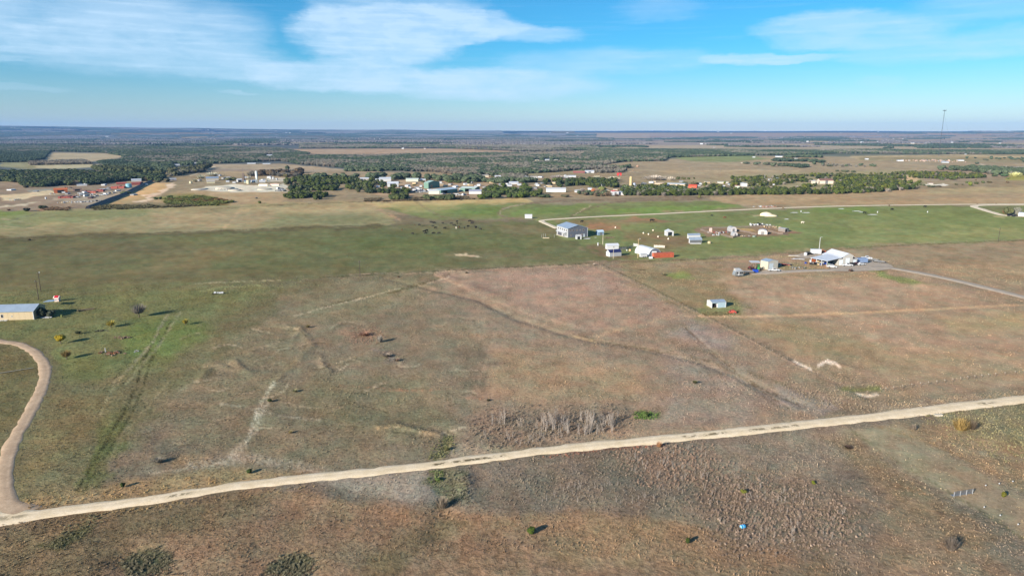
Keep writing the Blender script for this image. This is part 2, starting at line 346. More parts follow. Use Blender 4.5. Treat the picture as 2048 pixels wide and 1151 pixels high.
 ([(250, 640), (400, 640), (430, 670), (350, 715), (260, 712), (240, 680)], (94, 110, 50), 10, .7, .8),
 ([(110, 700), (240, 715), (200, 760), (110, 760)], (94, 102, 58), 8, .6, .8),
 ([(-200, 700), (75, 700), (70, 790), (20, 860), (-200, 900)], (104, 96, 62), 6, .8, .9),
 ([(110, 790), (230, 800), (150, 900), (50, 980), (60, 900)], (118, 102, 66), 12, .55, .9),
 ([(30, 1000), (100, 985), (220, 965), (420, 935), (640, 945), (300, 995), (60, 1026), (20, 1020)], (142, 118, 80), 6, .8, 1),
 ([(200, 870), (230, 840), (260, 845), (220, 900), (170, 960), (150, 965)], (80, 88, 42), 4, .7, 1),
 ([(350, 905), (410, 905), (440, 930), (330, 935)], (150, 122, 86), 6, .6, 1),
 ([(195, 835), (240, 810), (262, 830), (240, 900), (215, 950), (165, 985), (150, 970), (190, 900)], (98, 98, 58), 5, .7, .9),
 # centre left, olive grey
 ([(560, 600), (700, 560), (880, 548), (940, 580), (980, 660), (940, 800), (930, 870), (860, 915), (620, 948), (380, 900), (300, 860), (340, 800), (480, 700)], (120, 107, 86), 14, 1, .8),
 ([(640, 575), (820, 560), (860, 600), (700, 640), (560, 640)], (118, 112, 84), 10, .7, .85),
 ([(300, 800), (560, 760), (760, 800), (880, 880), (620, 940), (380, 900)], (108, 98, 75), 14, .6, .8),
 ([(500, 650), (620, 640), (600, 750), (480, 800), (380, 790)], (116, 106, 80), 12, .6, .8),
 ([(620, 740), (860, 760), (900, 860), (700, 870), (600, 820)], (112, 106, 78), 14, .6, .8),
 # centre
 ([(880, 545), (1000, 538), (1200, 532), (1400, 628), (1640, 740), (1700, 800), (1600, 848), (1300, 876), (960, 912), (930, 860), (960, 740), (990, 660), (880, 600)], (146, 124, 102), 10, 1, .7),
 ([(870, 548), (1000, 538), (1200, 532), (1400, 628), (1200, 665), (1080, 625), (950, 590)], (156, 130, 110), 6, .9, .6),
 ([(1000, 545), (1190, 535), (1260, 570), (1180, 600), (1020, 590)], (160, 130, 112), 8, .6, .6),
 ([(940, 600), (1080, 640), (1190, 690), (1180, 730), (1000, 700), (900, 620), (800, 600), (830, 590)], (128, 114, 95), 10, .7, .7),
 ([(1000, 700), (1280, 730), (1280, 800), (1050, 810), (960, 780)], (144, 122, 92), 12, .7, .8),
 ([(1330, 700), (1480, 730), (1560, 800), (1480, 850), (1330, 850), (1340, 760)], (132, 118, 104), 12, .8, .8),
 ([(1380, 640), (1470, 680), (1440, 700), (1340, 670)], (134, 122, 116), 8, .7, .7),
 ([(960, 830), (1000, 815), (1240, 815), (1260, 850), (1150, 890), (960, 905), (930, 870)], (116, 102, 86), 12, .7, 1.0),
 ([(1540, 770), (1640, 790), (1690, 800), (1640, 830), (1560, 810)], (124, 118, 112), 6, .8, .8),
 ([(925, 880), (1020, 900), (960, 912), (900, 915)], (150, 136, 112), 5, .6, .9),
 ([(1100, 880), (1700, 830), (1800, 818), (1500, 855), (1200, 887)], (150, 130, 106), 5, .7, 1),
 ([(1700, 812), (1860, 795), (2048, 780), (2048, 792), (1760, 822)], (142, 124, 100), 5, .7, 1),
 # right fields
 ([(1200, 530), (1430, 518), (1600, 502), (1800, 488), (2300, 478), (2300, 790), (2048, 775), (1760, 800), (1640, 740), (1400, 628)], (152, 128, 102), 5, 1, .45),
 ([(1240, 527), (1440, 535), (1480, 600), (1490, 640), (1410, 640), (1260, 560)], (132, 118, 84), 8, .8, .7),
 ([(1325, 545), (1375, 545), (1385, 558), (1340, 560)], (112, 124, 62), 4, .8, .6),
 ([(1400, 600), (1470, 604), (1500, 630), (1400, 632)], (110, 112, 66), 5, .8, .7),
 ([(1430, 560), (1560, 550), (1760, 545), (1930, 575), (1950, 600), (1700, 615), (1520, 620), (1460, 585)], (158, 130, 104), 8, .8, .35),
 ([(1440, 545), (1700, 542), (1900, 570), (1750, 560), (1500, 553)], (138, 120, 88), 5, .7, .5),
 ([(1730, 542), (1760, 545), (1840, 565), (1850, 571), (1790, 566)], (112, 120, 70), 3, .9, .6),
 ([(1500, 640), (2110, 620), (2110, 730), (1760, 700), (1560, 660)], (158, 130, 104), 12, .6, .4),
 ([(1880, 640), (2060, 620), (2060, 660), (1920, 668)], (138, 126, 84), 10, .6, .4),
 ([(1460, 640), (1620, 640), (1760, 690), (1800, 730), (1640, 720), (1520, 670)], (130, 116, 84), 12, .75, .6),
 ([(1720, 690), (2110, 720), (2110, 760), (1760, 760)], (150, 128, 96), 10, .6, .55),
 ([(1620, 720), (1760, 760), (1900, 780), (1700, 812), (1620, 790), (1560, 740)], (132, 114, 90), 8, .7, .8),
 ([(1760, 490), (2300, 475), (2300, 590), (1980, 570), (1830, 535), (1750, 515)], (146, 126, 98), 4, .9, .5),
 ([(1560, 505), (1760, 495), (1760, 510), (1600, 512)], (150, 130, 100), 3, .7, .5),
 ([(1490, 536), (1560, 540), (1560, 546), (1500, 548)], (176, 152, 128), 3, .8, .3),
 ([(1555, 530), (1640, 525), (1640, 540), (1560, 540)], (138, 124, 88), 3, .8, .8),
 ([(1612, 526), (1656, 532), (1650, 538), (1612, 530)], (178, 136, 96), 2, .7, .4),
 ([(1690, 774), (1765, 770), (1770, 782), (1700, 782)], (104, 108, 58), 4, .8, .9),
 # below the road
 ([(-500, 1045), (60, 1034), (480, 976), (860, 936), (1300, 886), (1800, 834), (2300, 770), (2600, 1400), (-800, 1400)], (108, 96, 82), 3, 1, .9),
 ([(-500, 1040), (300, 1000), (560, 972), (620, 985), (700, 1000), (800, 1018), (900, 1022), (1010, 1030), (1150, 1020), (1320, 1038), (1420, 1058), (1520, 1090), (1640, 1120), (1800, 1250), (-500, 1400)], (122, 100, 76), 5, 1, 1),
 ([(180, 1010), (480, 980), (560, 1000), (400, 1060), (300, 1080), (200, 1151), (0, 1300), (-300, 1200), (-100, 1090)], (98, 86, 62), 14, .8, 1),
 ([(700, 1010), (1000, 1020), (1020, 1060), (860, 1080), (760, 1040)], (136, 108, 80), 14, .6, 1),
 ([(1040, 1030), (1380, 1040), (1440, 1120), (1100, 1130)], (132, 108, 78), 14, .6, 1),
 ([(700, 1140), (820, 1060), (900, 1030), (930, 1040), (830, 1110), (760, 1200)], (104, 90, 64), 10, .8, 1),
 ([(640, 955), (860, 938), (850, 960), (900, 1000), (820, 1000), (700, 985)], (146, 136, 120), 8, .8, .8),
 ([(880, 935), (940, 940), (940, 1000), (870, 1010), (850, 960)], (98, 98, 70), 5, .8, 1),
 ([(960, 935), (1280, 905), (1400, 960), (1380, 1030), (1150, 1015), (960, 1010)], (108, 98, 84), 12, .7, .9),
 ([(1330, 900), (1700, 850), (1720, 900), (1640, 960), (1380, 940)], (126, 112, 94), 10, .8, .9),
 ([(1380, 940), (1560, 950), (1700, 1000), (1720, 1060), (1600, 1100), (1460, 1080), (1400, 1010)], (110, 96, 80), 16, .8, 1.1),
 ([(1240, 900), (1400, 890), (1440, 950), (1300, 960)], (120, 104, 88), 12, .6, 1.0),
 ([(1690, 858), (1790, 850), (1960, 950), (2140, 1040), (2140, 1130), (1960, 1020), (1800, 930)], (138, 124, 98), 5, .95, .35),
 ([(1790, 850), (1900, 836), (2110, 920), (2110, 1000), (1960, 945)], (134, 112, 82), 8, .8, .8),
 ([(1850, 826), (2300, 770), (2300, 1000), (2060, 920), (1940, 860)], (112, 106, 78), 8, .9, .9),
 ([(1640, 870), (1700, 868), (1900, 1000), (2000, 1080), (1900, 1090), (1760, 980)], (124, 106, 78), 10, .7, .9),
 ([(1780, 1000), (1940, 1060), (2048, 1200), (1800, 1200), (1740, 1080)], (128, 108, 82), 12, .6, .9),
 ([(1560, 1080), (1800, 1100), (1760, 1200), (1500, 1200)], (112, 94, 74), 12, .6, 1),
 ([(235, 1125), (300, 1092), (350, 1105), (330, 1145), (260, 1150)], (66, 72, 52), 5, .9, 1.2),
 ([(530, 1150), (560, 1115), (620, 1102), (635, 1125), (600, 1151)], (68, 74, 54), 5, .9, 1.2),
 ([(100, 1075), (180, 1040), (190, 1055), (120, 1100), (80, 1090)], (70, 76, 46), 5, .9, 1.2),
 ([(1265, 824), (1305, 822), (1315, 833), (1280, 836)], (76, 96, 44), 3, .9, 1.2),
 ([(695, 655), (740, 653), (760, 672), (745, 690), (700, 685)], (134, 104, 84), 8, .4, 1.0),
 ([(760, 700), (800, 712), (810, 725), (770, 722)], (124, 110, 112), 6, .6, 1.2),
]
# (points, half width px, colour, opacity)
LINES = [([(x + 14 * k, 870 + 26 * k * 0), (x + 14 * k + 190, 985), (x + 14 * k + 330, 1080)], .8, (112, 102, 78), .3) for k, x in enumerate([1712] * 9)] + [
 ([(548, 765), (535, 785), (532, 797)], 4, (188, 174, 148), .75), ([(528, 805), (516, 835), (508, 860)], 10, (184, 172, 148), .55), ([(514, 825), (500, 868), (490, 885)], 4, (196, 184, 160), .6), ([(484, 890), (470, 908), (455, 920)], 9, (182, 168, 144), .45),
 ([(600, 735), (565, 760), (545, 775)], 3, (156, 142, 114), .4),
 ([(380, 930), (500, 915), (620, 935), (660, 948)], 10, (168, 156, 136), .45), ([(440, 808), (480, 812), (560, 830), (640, 840)], 2.5, (184, 170, 146), .4),
 ([(300, 946), (400, 932), (470, 922)], 2, (178, 160, 134), .6),
 ([(640, 952), (700, 945), (800, 938)], 3, (186, 172, 148), .6),
 ([(150, 985), (190, 920), (215, 880), (240, 835), (270, 780), (290, 710), (330, 640)], 3.2, (60, 60, 40), .8),
 ([(165, 985), (205, 920), (232, 880), (255, 840), (285, 780), (305, 710), (345, 640)], 2.8, (60, 62, 40), .7),
 ([(225, 770), (255, 740), (300, 690), (335, 630)], 3.2, (150, 142, 108), .75), ([(250, 770), (275, 740), (318, 690), (360, 625)], 2.8, (146, 140, 104), .65),
 ([(195, 835), (225, 780), (250, 745)], 2.4, (146, 134, 98), .8), ([(340, 760), (300, 810), (250, 860), (215, 930)], 2.0, (142, 128, 94), .5),
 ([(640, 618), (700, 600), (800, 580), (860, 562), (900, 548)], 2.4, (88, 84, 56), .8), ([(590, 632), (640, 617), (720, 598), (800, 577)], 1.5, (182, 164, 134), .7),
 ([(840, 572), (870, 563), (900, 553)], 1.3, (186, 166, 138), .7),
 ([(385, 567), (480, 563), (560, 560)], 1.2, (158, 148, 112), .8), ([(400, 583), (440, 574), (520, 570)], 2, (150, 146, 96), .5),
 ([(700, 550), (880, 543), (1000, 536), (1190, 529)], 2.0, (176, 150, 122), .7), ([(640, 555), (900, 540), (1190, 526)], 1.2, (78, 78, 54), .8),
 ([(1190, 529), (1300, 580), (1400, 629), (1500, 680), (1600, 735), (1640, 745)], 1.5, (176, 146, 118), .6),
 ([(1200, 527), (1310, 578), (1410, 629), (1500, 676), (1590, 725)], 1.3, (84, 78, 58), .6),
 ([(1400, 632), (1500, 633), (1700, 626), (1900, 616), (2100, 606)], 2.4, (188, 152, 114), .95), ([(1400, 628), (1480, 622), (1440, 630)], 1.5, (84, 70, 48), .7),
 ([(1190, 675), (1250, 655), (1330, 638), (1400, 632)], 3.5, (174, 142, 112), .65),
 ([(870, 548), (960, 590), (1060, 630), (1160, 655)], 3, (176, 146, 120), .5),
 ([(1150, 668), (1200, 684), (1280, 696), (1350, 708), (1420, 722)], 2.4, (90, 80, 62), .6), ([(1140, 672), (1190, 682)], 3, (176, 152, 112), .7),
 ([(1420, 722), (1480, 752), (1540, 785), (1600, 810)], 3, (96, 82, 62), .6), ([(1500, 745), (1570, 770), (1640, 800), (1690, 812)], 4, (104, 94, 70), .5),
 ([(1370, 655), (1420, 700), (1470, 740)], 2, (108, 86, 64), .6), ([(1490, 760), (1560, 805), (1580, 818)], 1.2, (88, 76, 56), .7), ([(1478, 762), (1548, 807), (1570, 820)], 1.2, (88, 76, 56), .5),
 ([(985, 660), (990, 672), (975, 710), (960, 760), (945, 800)], 3, (158, 136, 112), .45),
 ([(1590, 723), (1602, 729), (1622, 738)], 2.4, (222, 198, 176), .95),
 ([(1638, 731), (1652, 723), (1664, 727)], 2.6, (226, 202, 178), .95), ([(1656, 721), (1670, 725), (1678, 732)], 2.8, (226, 202, 178), .95),
 ([(1714, 786), (1730, 792), (1756, 789)], 2.4, (216, 194, 170), .95),
 ([(1355, 1210), (1000, 1090), (960, 1050)], 0, (0, 0, 0), 0),
 ([(985, 1060), (1020, 1100), (1045, 1151)], 3, (92, 74, 54), .4),
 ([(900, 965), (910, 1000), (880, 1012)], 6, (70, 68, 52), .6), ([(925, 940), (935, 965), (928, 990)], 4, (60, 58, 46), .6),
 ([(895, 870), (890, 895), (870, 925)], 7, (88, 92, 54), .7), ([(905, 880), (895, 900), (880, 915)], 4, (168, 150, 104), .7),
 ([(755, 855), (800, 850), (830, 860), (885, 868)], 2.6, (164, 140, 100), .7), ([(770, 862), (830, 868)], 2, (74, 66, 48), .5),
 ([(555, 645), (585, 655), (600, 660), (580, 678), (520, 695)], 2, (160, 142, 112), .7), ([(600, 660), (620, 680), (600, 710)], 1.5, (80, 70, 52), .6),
 ([(410, 733), (460, 728), (470, 735)], 1.8, (160, 140, 108), .7), ([(640, 715), (645, 730), (665, 745)], 1.8, (158, 138, 106), .7),
 ([(680, 770), (760, 775), (810, 780)], 2, (156, 112, 84), .35), ([(760, 782), (800, 780), (835, 780), (900, 778)], 2, (168, 118, 86), .4), ([(935, 797), (965, 797)], 2.5, (164, 122, 92), .6),
 ([(980, 940), (1100, 925), (1280, 920)], 2, (150, 134, 112), .35),
 ([(1100, 912), (1200, 898), (1330, 888)], 3, (146, 96, 78), .5), ([(940, 925), (1010, 918)], 3, (152, 128, 86), .5),
 ([(300, 1020), (400, 1005), (560, 985), (640, 985)], 1.8, (150, 124, 88), .3), ([(340, 1045), (480, 1015), (500, 1008)], 1.2, (168, 146, 110), .35),
 ([(240, 1120), (290, 1092), (330, 1092)], 3, (156, 128, 92), .6), ([(540, 1120), (590, 1102), (630, 1104), (640, 1130)], 3, (156, 128, 92), .6),
 ([(0, 1100), (90, 1075), (200, 1035), (235, 1015)], 7, (144, 120, 86), .5), ([(190, 1085), (150, 1110), (60, 1125)], 5, (128, 110, 78), .4),
 ([(1750, 850), (1850, 880), (1960, 930), (2060, 985)], 3, (142, 116, 80), .5), ([(1870, 880), (1940, 900), (2048, 920)], 6, (142, 130, 106), .5),
 ([(1700, 990), (1790, 1020), (1850, 1060)], 3, (140, 116, 84), .4), ([(1790, 970), (1850, 985)], 5, (140, 104, 74), .5),
 ([(1705, 862), (1800, 925), (1960, 1020), (2060, 1085)], 2.5, (96, 96, 66), .5),
 # pasture tracks and ditches far off
 ([(1030, 437), (1003, 432), (996, 425), (1008, 417), (1050, 407), (1120, 402), (1300, 396), (1420, 394)], 1.8, (124, 106, 88), .9),
 ([(1000, 430), (1000, 421), (1020, 413), (1050, 408)], 1.2, (172, 158, 130), .6),
 ([(1140, 432), (1180, 415), (1240, 402), (1400, 398)], 1.5, (118, 100, 84), .8), ([(1146, 430), (1182, 411)], .8, (186, 170, 136), .7),
 ([(828, 400), (850, 415), (880, 432), (920, 440)], 2.5, (126, 116, 90), .6), ([(735, 405), (770, 425), (800, 440)], 3, (172, 138, 110), .6),
 ([(485, 413), (470, 432), (450, 456)], 3, (176, 148, 112), .55), ([(370, 425), (330, 445)], 3, (162, 140, 108), .5),
 ([(60, 447), (20, 439), (-60, 436)], 1.5, (158, 144, 112), .7), ([(330, 425), (250, 432), (160, 445), (215, 457)], 2, (156, 148, 110), .5), ([(0, 451), (60, 456), (110, 463)], 1, (170, 148, 116), .5),
 ([(0, 477), (250, 468), (500, 459), (760, 450)], .8, (86, 80, 62), .7),
 ([(20, 441), (60, 430), (75, 426)], 1.2, (110, 106, 88), .7),
 ([(400, 419), (570, 409), (730, 403)], .8, (104, 92, 72), .7), ([(730, 402), (960, 398), (1040, 396)], .8, (120, 98, 72), .7),
 ([(1240, 524), (1420, 517), (1560, 507), (1760, 492), (2100, 478)], 1.2, (92, 88, 60), .6), ([(1240, 528), (1420, 521), (1600, 512)], 1.5, (150, 136, 92), .6),
 ([(1270, 538), (1300, 539)], .8, (90, 72, 54), .8), ([(1225, 555), (1235, 575), (1215, 588)], 1.2, (104, 82, 66), .6),
 ([(1535, 478), (1560, 475), (1585, 478), (1560, 482)], 1.0, (150, 138, 92), .6), ([(1430, 420), (1500, 428), (1700, 452), (1800, 462)], 2, (136, 124, 90), .35),
 ([(380, 352), (430, 333)], 1.0, (206, 186, 158), .9), ([(1190, 346), (1240, 342), (1290, 345)], .7, (182, 160, 132), .8),
 ([(1700, 314), (1900, 310), (2100, 316)], .7, (192, 170, 134), .7), ([(1960, 328), (1990, 334), (2010, 337), (2060, 336)], .9, (196, 182, 168), .8), ([(1800, 340), (1900, 338), (1990, 336)], 1.0, (170, 152, 138), .5),
 ([(820, 394), (880, 390)], .8, (180, 160, 130), .7), ([(1480, 345), (1700, 342)], .0, (0, 0, 0), 0),
 ([(0, 300), (200, 303), (300, 301)], 1.0, (116, 112, 108), .5),
 ([(-20, 288), (180, 290), (500, 284)], 1.6, (116, 110, 112), .4), ([(600, 277), (900, 281), (1150, 279)], 1.5, (104, 104, 116), .5),
 ([(900, 292), (1150, 296)], 1.5, (118, 112, 108), .6), ([(1200, 283), (1350, 279), (1500, 277), (1900, 275)], 1.0, (112, 98, 104), .6),
]

_rt = random.Random(31)
for _i in range(70):
    _u, _v = _rt.uniform(340, 940), _rt.uniform(600, 900)
    if _u < 560 and _v < 660: continue
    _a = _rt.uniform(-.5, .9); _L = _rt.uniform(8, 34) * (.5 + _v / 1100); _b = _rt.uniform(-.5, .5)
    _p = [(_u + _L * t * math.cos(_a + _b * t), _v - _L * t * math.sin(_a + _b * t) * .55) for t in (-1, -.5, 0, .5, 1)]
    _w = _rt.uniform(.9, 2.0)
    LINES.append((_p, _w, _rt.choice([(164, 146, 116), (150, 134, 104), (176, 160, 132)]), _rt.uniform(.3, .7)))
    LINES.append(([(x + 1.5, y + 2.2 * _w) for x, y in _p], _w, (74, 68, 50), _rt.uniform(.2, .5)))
for _i in range(60):                      # faint wheel marks, seeps and worn patches elsewhere
    _u, _v = _rt.uniform(900, 2040), _rt.uniform(560, 1140)
    _a = _rt.uniform(-.3, .5) if _rt.random() < .6 else _rt.uniform(-.9, -.5); _L = _rt.uniform(10, 50) * (.5 + _v / 1100)
    _p = [(_u + _L * t * math.cos(_a + .3 * t), _v - _L * t * math.sin(_a + .3 * t) * .55) for t in (-1, -.5, 0, .5, 1)]
    LINES.append((_p, _rt.uniform(1.2, 4), _rt.choice([(158, 136, 108), (96, 86, 66), (146, 120, 90), (112, 108, 84)]), _rt.uniform(.15, .4)))

def poly_sd(u, v, poly):
    """signed distance in px, positive inside"""
    n = len(poly); d = np.full(u.shape, 1e9); ins = np.zeros(u.shape, bool)
    for i in range(n):
        x0, y0 = poly[i]; x1, y1 = poly[(i + 1) % n]
        ex, ey = x1 - x0, y1 - y0; L = ex * ex + ey * ey + 1e-9
        t = np.clip(((u - x0) * ex + (v - y0) * ey) / L, 0, 1)
        d = np.minimum(d, np.hypot(u - x0 - t * ex, v - y0 - t * ey))
        c = ((y0 > v) != (y1 > v)); 
        with np.errstate(divide='ignore', invalid='ignore'):
            xi = x0 + (v - y0) * ex / (ey if ey else 1e-9)
        ins ^= c & (u < xi)
    return np.where(ins, d, -d)

KALB = np.array([.95, .95, .94])           # sunlit brightness of a flat albedo-1 ground at this exposure
HZ = np.array([0.09, 0.19, 0.36])
def cover(x, y, z):
    """albedo and roughness of the land cover at ground points"""
    u, v = to_px(x, y, z)
    front = (y > 20)
    u = np.where(front, u, 1024 + np.sign(x) * 3000); v = np.where(front, v, 1300)
    v = np.clip(v, 200, 1390); u = np.clip(u, -880, 2880)
    lr = np.log(np.hypot(x, y) + 1) * 16; aa = np.arctan2(x, y) * 40
    n1 = fbm(aa * 1.0, lr * 1.4, 31, 4) - .5; n2 = fbm(aa * 1.0 + 50, lr * 1.4, 37, 4) - .5
    n3 = fbm(aa * 4.0, lr * 3.0, 41, 3) - .5
    sc_ = smooth(262, 480, v)
    uu = u + (n1 * 46 + n3 * 14) * (0.25 + sc_); vv = v + (n2 * 12 + n3 * 5) * sc_
    C = np.tile(srgb(BASE), (len(x), 1)); Rg = np.full(len(x), .8)
    for poly, rgb, soft, op, rg in PATCH:
        if soft > 4: soft *= 1.7; op *= .9
        us = [p[0] for p in poly]; vs = [p[1] for p in poly]; m = soft * 2 + 2
        if min(vs) >= 540: rgb = tuple(q * 1.07 + 2 for q in rgb)
        k = np.nonzero((uu > min(us) - m) & (uu < max(us) + m) & (vv > min(vs) - m) & (vv < max(vs) + m))[0]
        if not len(k): continue
        sd = poly_sd(uu[k], vv[k], poly)
        w = smooth(-soft, soft, sd) * op
        C[k] += (srgb(rgb) - C[k]) * w[:, None]; Rg[k] += (rg - Rg[k]) * w
    us_, vs_ = u + n3 * 5 * sc_, v + n3 * 3 * sc_
    brk = smooth(.38, .58, fbm(aa * 12, lr * 14, 57, 3))
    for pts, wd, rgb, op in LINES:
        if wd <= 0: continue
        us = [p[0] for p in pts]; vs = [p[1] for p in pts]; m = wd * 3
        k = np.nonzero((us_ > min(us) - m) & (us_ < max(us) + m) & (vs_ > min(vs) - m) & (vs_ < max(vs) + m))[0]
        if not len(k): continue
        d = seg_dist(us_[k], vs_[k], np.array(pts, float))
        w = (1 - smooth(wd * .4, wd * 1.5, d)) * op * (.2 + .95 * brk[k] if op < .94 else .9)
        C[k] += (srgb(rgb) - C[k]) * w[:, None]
    # broad natural mottling
    gr = C @ np.array([.3, .6, .1]); C = gr[:, None] + (C - gr[:, None]) * .85
    C *= (1 + (n1 * .30 + n3 * .34) * (.35 + .65 * smooth(262, 330, v)))[:, None]
    C[:, 0] *= 1 + n2 * .16; C[:, 2] *= 1 - n2 * .12
    T = np.exp(-HAZE_D * 1.0 * np.hypot(x, y))[:, None]
    A = (C - HZ * (1 - T)) / T / KALB
    return np.clip(A, .008, .85), Rg

# ------------------------------------------------------------------ materials
MAT = {}
def mat(name, rgb=None, rough=.7, metal=0.0, var=.10, scale=1.5, spec=.3, lin=False):
    """painted, weathered or plain surface with a little grain"""
    if name in MAT: return MAT[name]
    m = bpy.data.materials.new(name); m.use_nodes = True; MAT[name] = m
    T = NT(m.node_tree); b = T.n['Principled BSDF']
    c = tuple(srgb(rgb)) if not lin else rgb
    tcn = T.new('ShaderNodeTexCoord')
    n = T.noise(tcn.outputs['Object'], scale, 4, .6)
    f = T.ramp(n, .3, .7, 1 - var, 1 + var * .6)
    T.put(b.inputs['Base Color'], T.mix(1.0, c, T.comb(f, f, f), 'MULTIPLY'))
    b.inputs['Roughness'].default_value = rough; b.inputs['Metallic'].default_value = metal
    b.inputs['Specular IOR Level'].default_value = spec
    return m

def ground_mat():
    m = bpy.data.materials.new('grassland'); m.use_nodes = True
    T = NT(m.node_tree); b = T.n['Principled BSDF']; b.inputs['Roughness'].default_value = 1; b.inputs['Specular IOR Level'].default_value = 0
    ac = T.new('ShaderNodeAttribute', attribute_name='cover'); ar = T.new('ShaderNodeAttribute', attribute_name='tuss')
    g = T.new('ShaderNodeNewGeometry'); p = g.outputs['Position']
    a = T.noise(p, 1.1, 4, .65); c = T.noise(p, .16, 5, .65); d = T.noise(p, .028, 5, .6); e = T.noise(p, 4.0, 2, .6)
    r = ar.outputs['Fac']
    f = T.math('ADD', T.math('MULTIPLY', T.math('SUBTRACT', a, .5), T.math('MULTIPLY', r, 1.75)), T.math('MULTIPLY', T.math('SUBTRACT', c, .5), .62))
    f = T.math('ADD', f, T.math('MULTIPLY', T.math('SUBTRACT', d, .5), .5)); f = T.math('ADD', f, 1.0)
    f = T.math('ADD', f, T.math('MULTIPLY', T.math('SUBTRACT', e, .5), T.math('MULTIPLY', r, 1.2)))
    f = T.math('MAXIMUM', f, .2)
    col = T.mix(1.0, ac.outputs['Color'], T.comb(f, f, f), 'MULTIPLY')
    # green shoots against dry straw
    hn = T.noise(p, .11, 5, .7); hf = T.ramp(hn, .35, .68, 0, 1)
    hue = T.mix(hf, (1.10, .98, .90), (.88, 1.04, .94))
    col = T.mix(.75, col, T.mix(1.0, col, hue, 'MULTIPLY'))
    straw = T.ramp(T.noise(p, 2.3, 3, .7), .60, .78, 0, .45)
    col = T.mix(T.math('MULTIPLY', straw, r), col, T.mix(1.0, col, (1.7, 1.6, 1.45), 'MULTIPLY'))
    T.put(b.inputs['Base Color'], col)
    bp = T.new('ShaderNodeBump'); bp.inputs['Distance'].default_value = .32
    T.put(bp.inputs['Strength'], T.math('MULTIPLY', r, .75, clamp=True))
    hb = T.math('ADD', T.math('MULTIPLY', a, .9), T.math('ADD', T.math('MULTIPLY', c, 1.6), T.math('MULTIPLY', e, .3)))
    T.put(bp.inputs['Height'], hb); T.put(b.inputs['Normal'], bp.outputs[0])
    return m

# ------------------------------------------------------------------ object helpers
def link(o, parent=None):
    COL.objects.link(o)
    if parent is not None: o.parent = parent
    return o
def tag(o, label=None, cat=None, group=None, kind=None):
    if label: o['label'] = label
    if cat: o['category'] = cat
    if group: o['group'] = group
    if kind: o['kind'] = kind
    return o
def mesh_np(name, V, F, mats, mi=None, smoothf=False):
    me = bpy.data.meshes.new(name); me.from_pydata([tuple(v) for v in V], [], [tuple(f) for f in F])
    for m in (mats if isinstance(mats, (list, tuple)) else [mats]): me.materials.append(m)
    if mi is not None: me.polygons.foreach_set('material_index', np.array(mi, dtype=np.int32))
    if smoothf: me.polygons.foreach_set('use_smooth', np.ones(len(me.polygons), bool))
    me.update(); return me

class MB:
    """collects solids and links them as one mesh object"""
    def __init__(s): s.v = []; s.f = []; s.m = []; s.mats = []
    def mi(s, m):
        if m not in s.mats: s.mats.append(m)
        return s.mats.index(m)
    def poly(s, pts, m):
        k = len(s.v); s.v += [tuple(p) for p in pts]; s.f.append(tuple(range(k, k + len(pts)))); s.m.append(s.mi(m))
    def box(s, x0, x1, y0, y1, z0, z1, m, rot=0, c=None):
        pts = [(x, y, z) for z in (z0, z1) for x, y in ((x0, y0), (x1, y0), (x1, y1), (x0, y1))]
        if rot:
            cx, cy = c if c else ((x0 + x1) / 2, (y0 + y1) / 2); ca, sa = math.cos(rot), math.sin(rot)
            pts = [(cx + (x - cx) * ca - (y - cy) * sa, cy + (x - cx) * sa + (y - cy) * ca, z) for x, y, z in pts]
        k = len(s.v); s.v += pts; i = s.mi(m)
        for q in ((0, 3, 2, 1), (4, 5, 6, 7), (0, 1, 5, 4), (1, 2, 6, 5), (2, 3, 7, 6), (3, 0, 4, 7)):
            s.f.append(tuple(k + a for a in q)); s.m.append(i)
        return s
    def prism(s, prof, a0, a1, m, axis='y'):
        """profile of (horizontal, z) pushed along y (or x)"""
        k = len(s.v); n = len(prof); i = s.mi(m)
        for a in (a0, a1):
            for h, z in prof: s.v.append((h, a, z) if axis == 'y' else (a, h, z))
        for j in range(n):
            j2 = (j + 1) % n; s.f.append((k + j, k + j2, k + n + j2, k + n + j)); s.m.append(i)
        s.f.append(tuple(k + j for j in reversed(range(n)))); s.m.append(i)
        s.f.append(tuple(k + n + j for j in range(n))); s.m.append(i)
        return s
    def tube(s, a, b, r0, r1, m, n=6):
        a, b = Vector(a), Vector(b); d = (b - a)
        if d.length < 1e-6: return s
        d.normalize(); t = Vector((0, 0, 1)) if abs(d.z) < .9 else Vector((1, 0, 0))
        x = d.cross(t).normalized(); y = d.cross(x); k = len(s.v); i = s.mi(m)
        for c, r in ((a, r0), (b, r1)):
            for j in range(n):
                w = 2 * math.pi * j / n; s.v.append(tuple(c + x * (r * math.cos(w)) + y * (r * math.sin(w))))
        for j in range(n):
            j2 = (j + 1) % n; s.f.append((k + j, k + j2, k + n + j2, k + n + j)); s.m.append(i)
        s.f.append(tuple(k + j for j in reversed(range(n)))); s.m.append(i); s.f.append(tuple(k + n + j for j in range(n))); s.m.append(i)
        return s
    def mesh(s, name):
        me = bpy.data.meshes.new(name); me.from_pydata(s.v, [], s.f)
        for m in s.mats: me.materials.append(m)
        me.polygons.foreach_set('material_index', np.array(s.m, dtype=np.int32)); me.update()
        bm = bmesh.new(); bm.from_mesh(me); bmesh.ops.recalc_face_normals(bm, faces=bm.faces); bm.to_mesh(me); bm.free()
        return me
    def build(s, name, parent=None, loc=None):
        o = bpy.data.objects.new(name, s.mesh(name))
        if loc is not None: o.location = loc
        return link(o, parent)
def thing(name, label, cat, loc=(0, 0, 0), rz=0, group=None):
    o = bpy.data.objects.new(name, None); o.location = loc; o.rotation_euler = (0, 0, rz); o.empty_display_size = .5
    link(o); tag(o, label, cat, group); return o
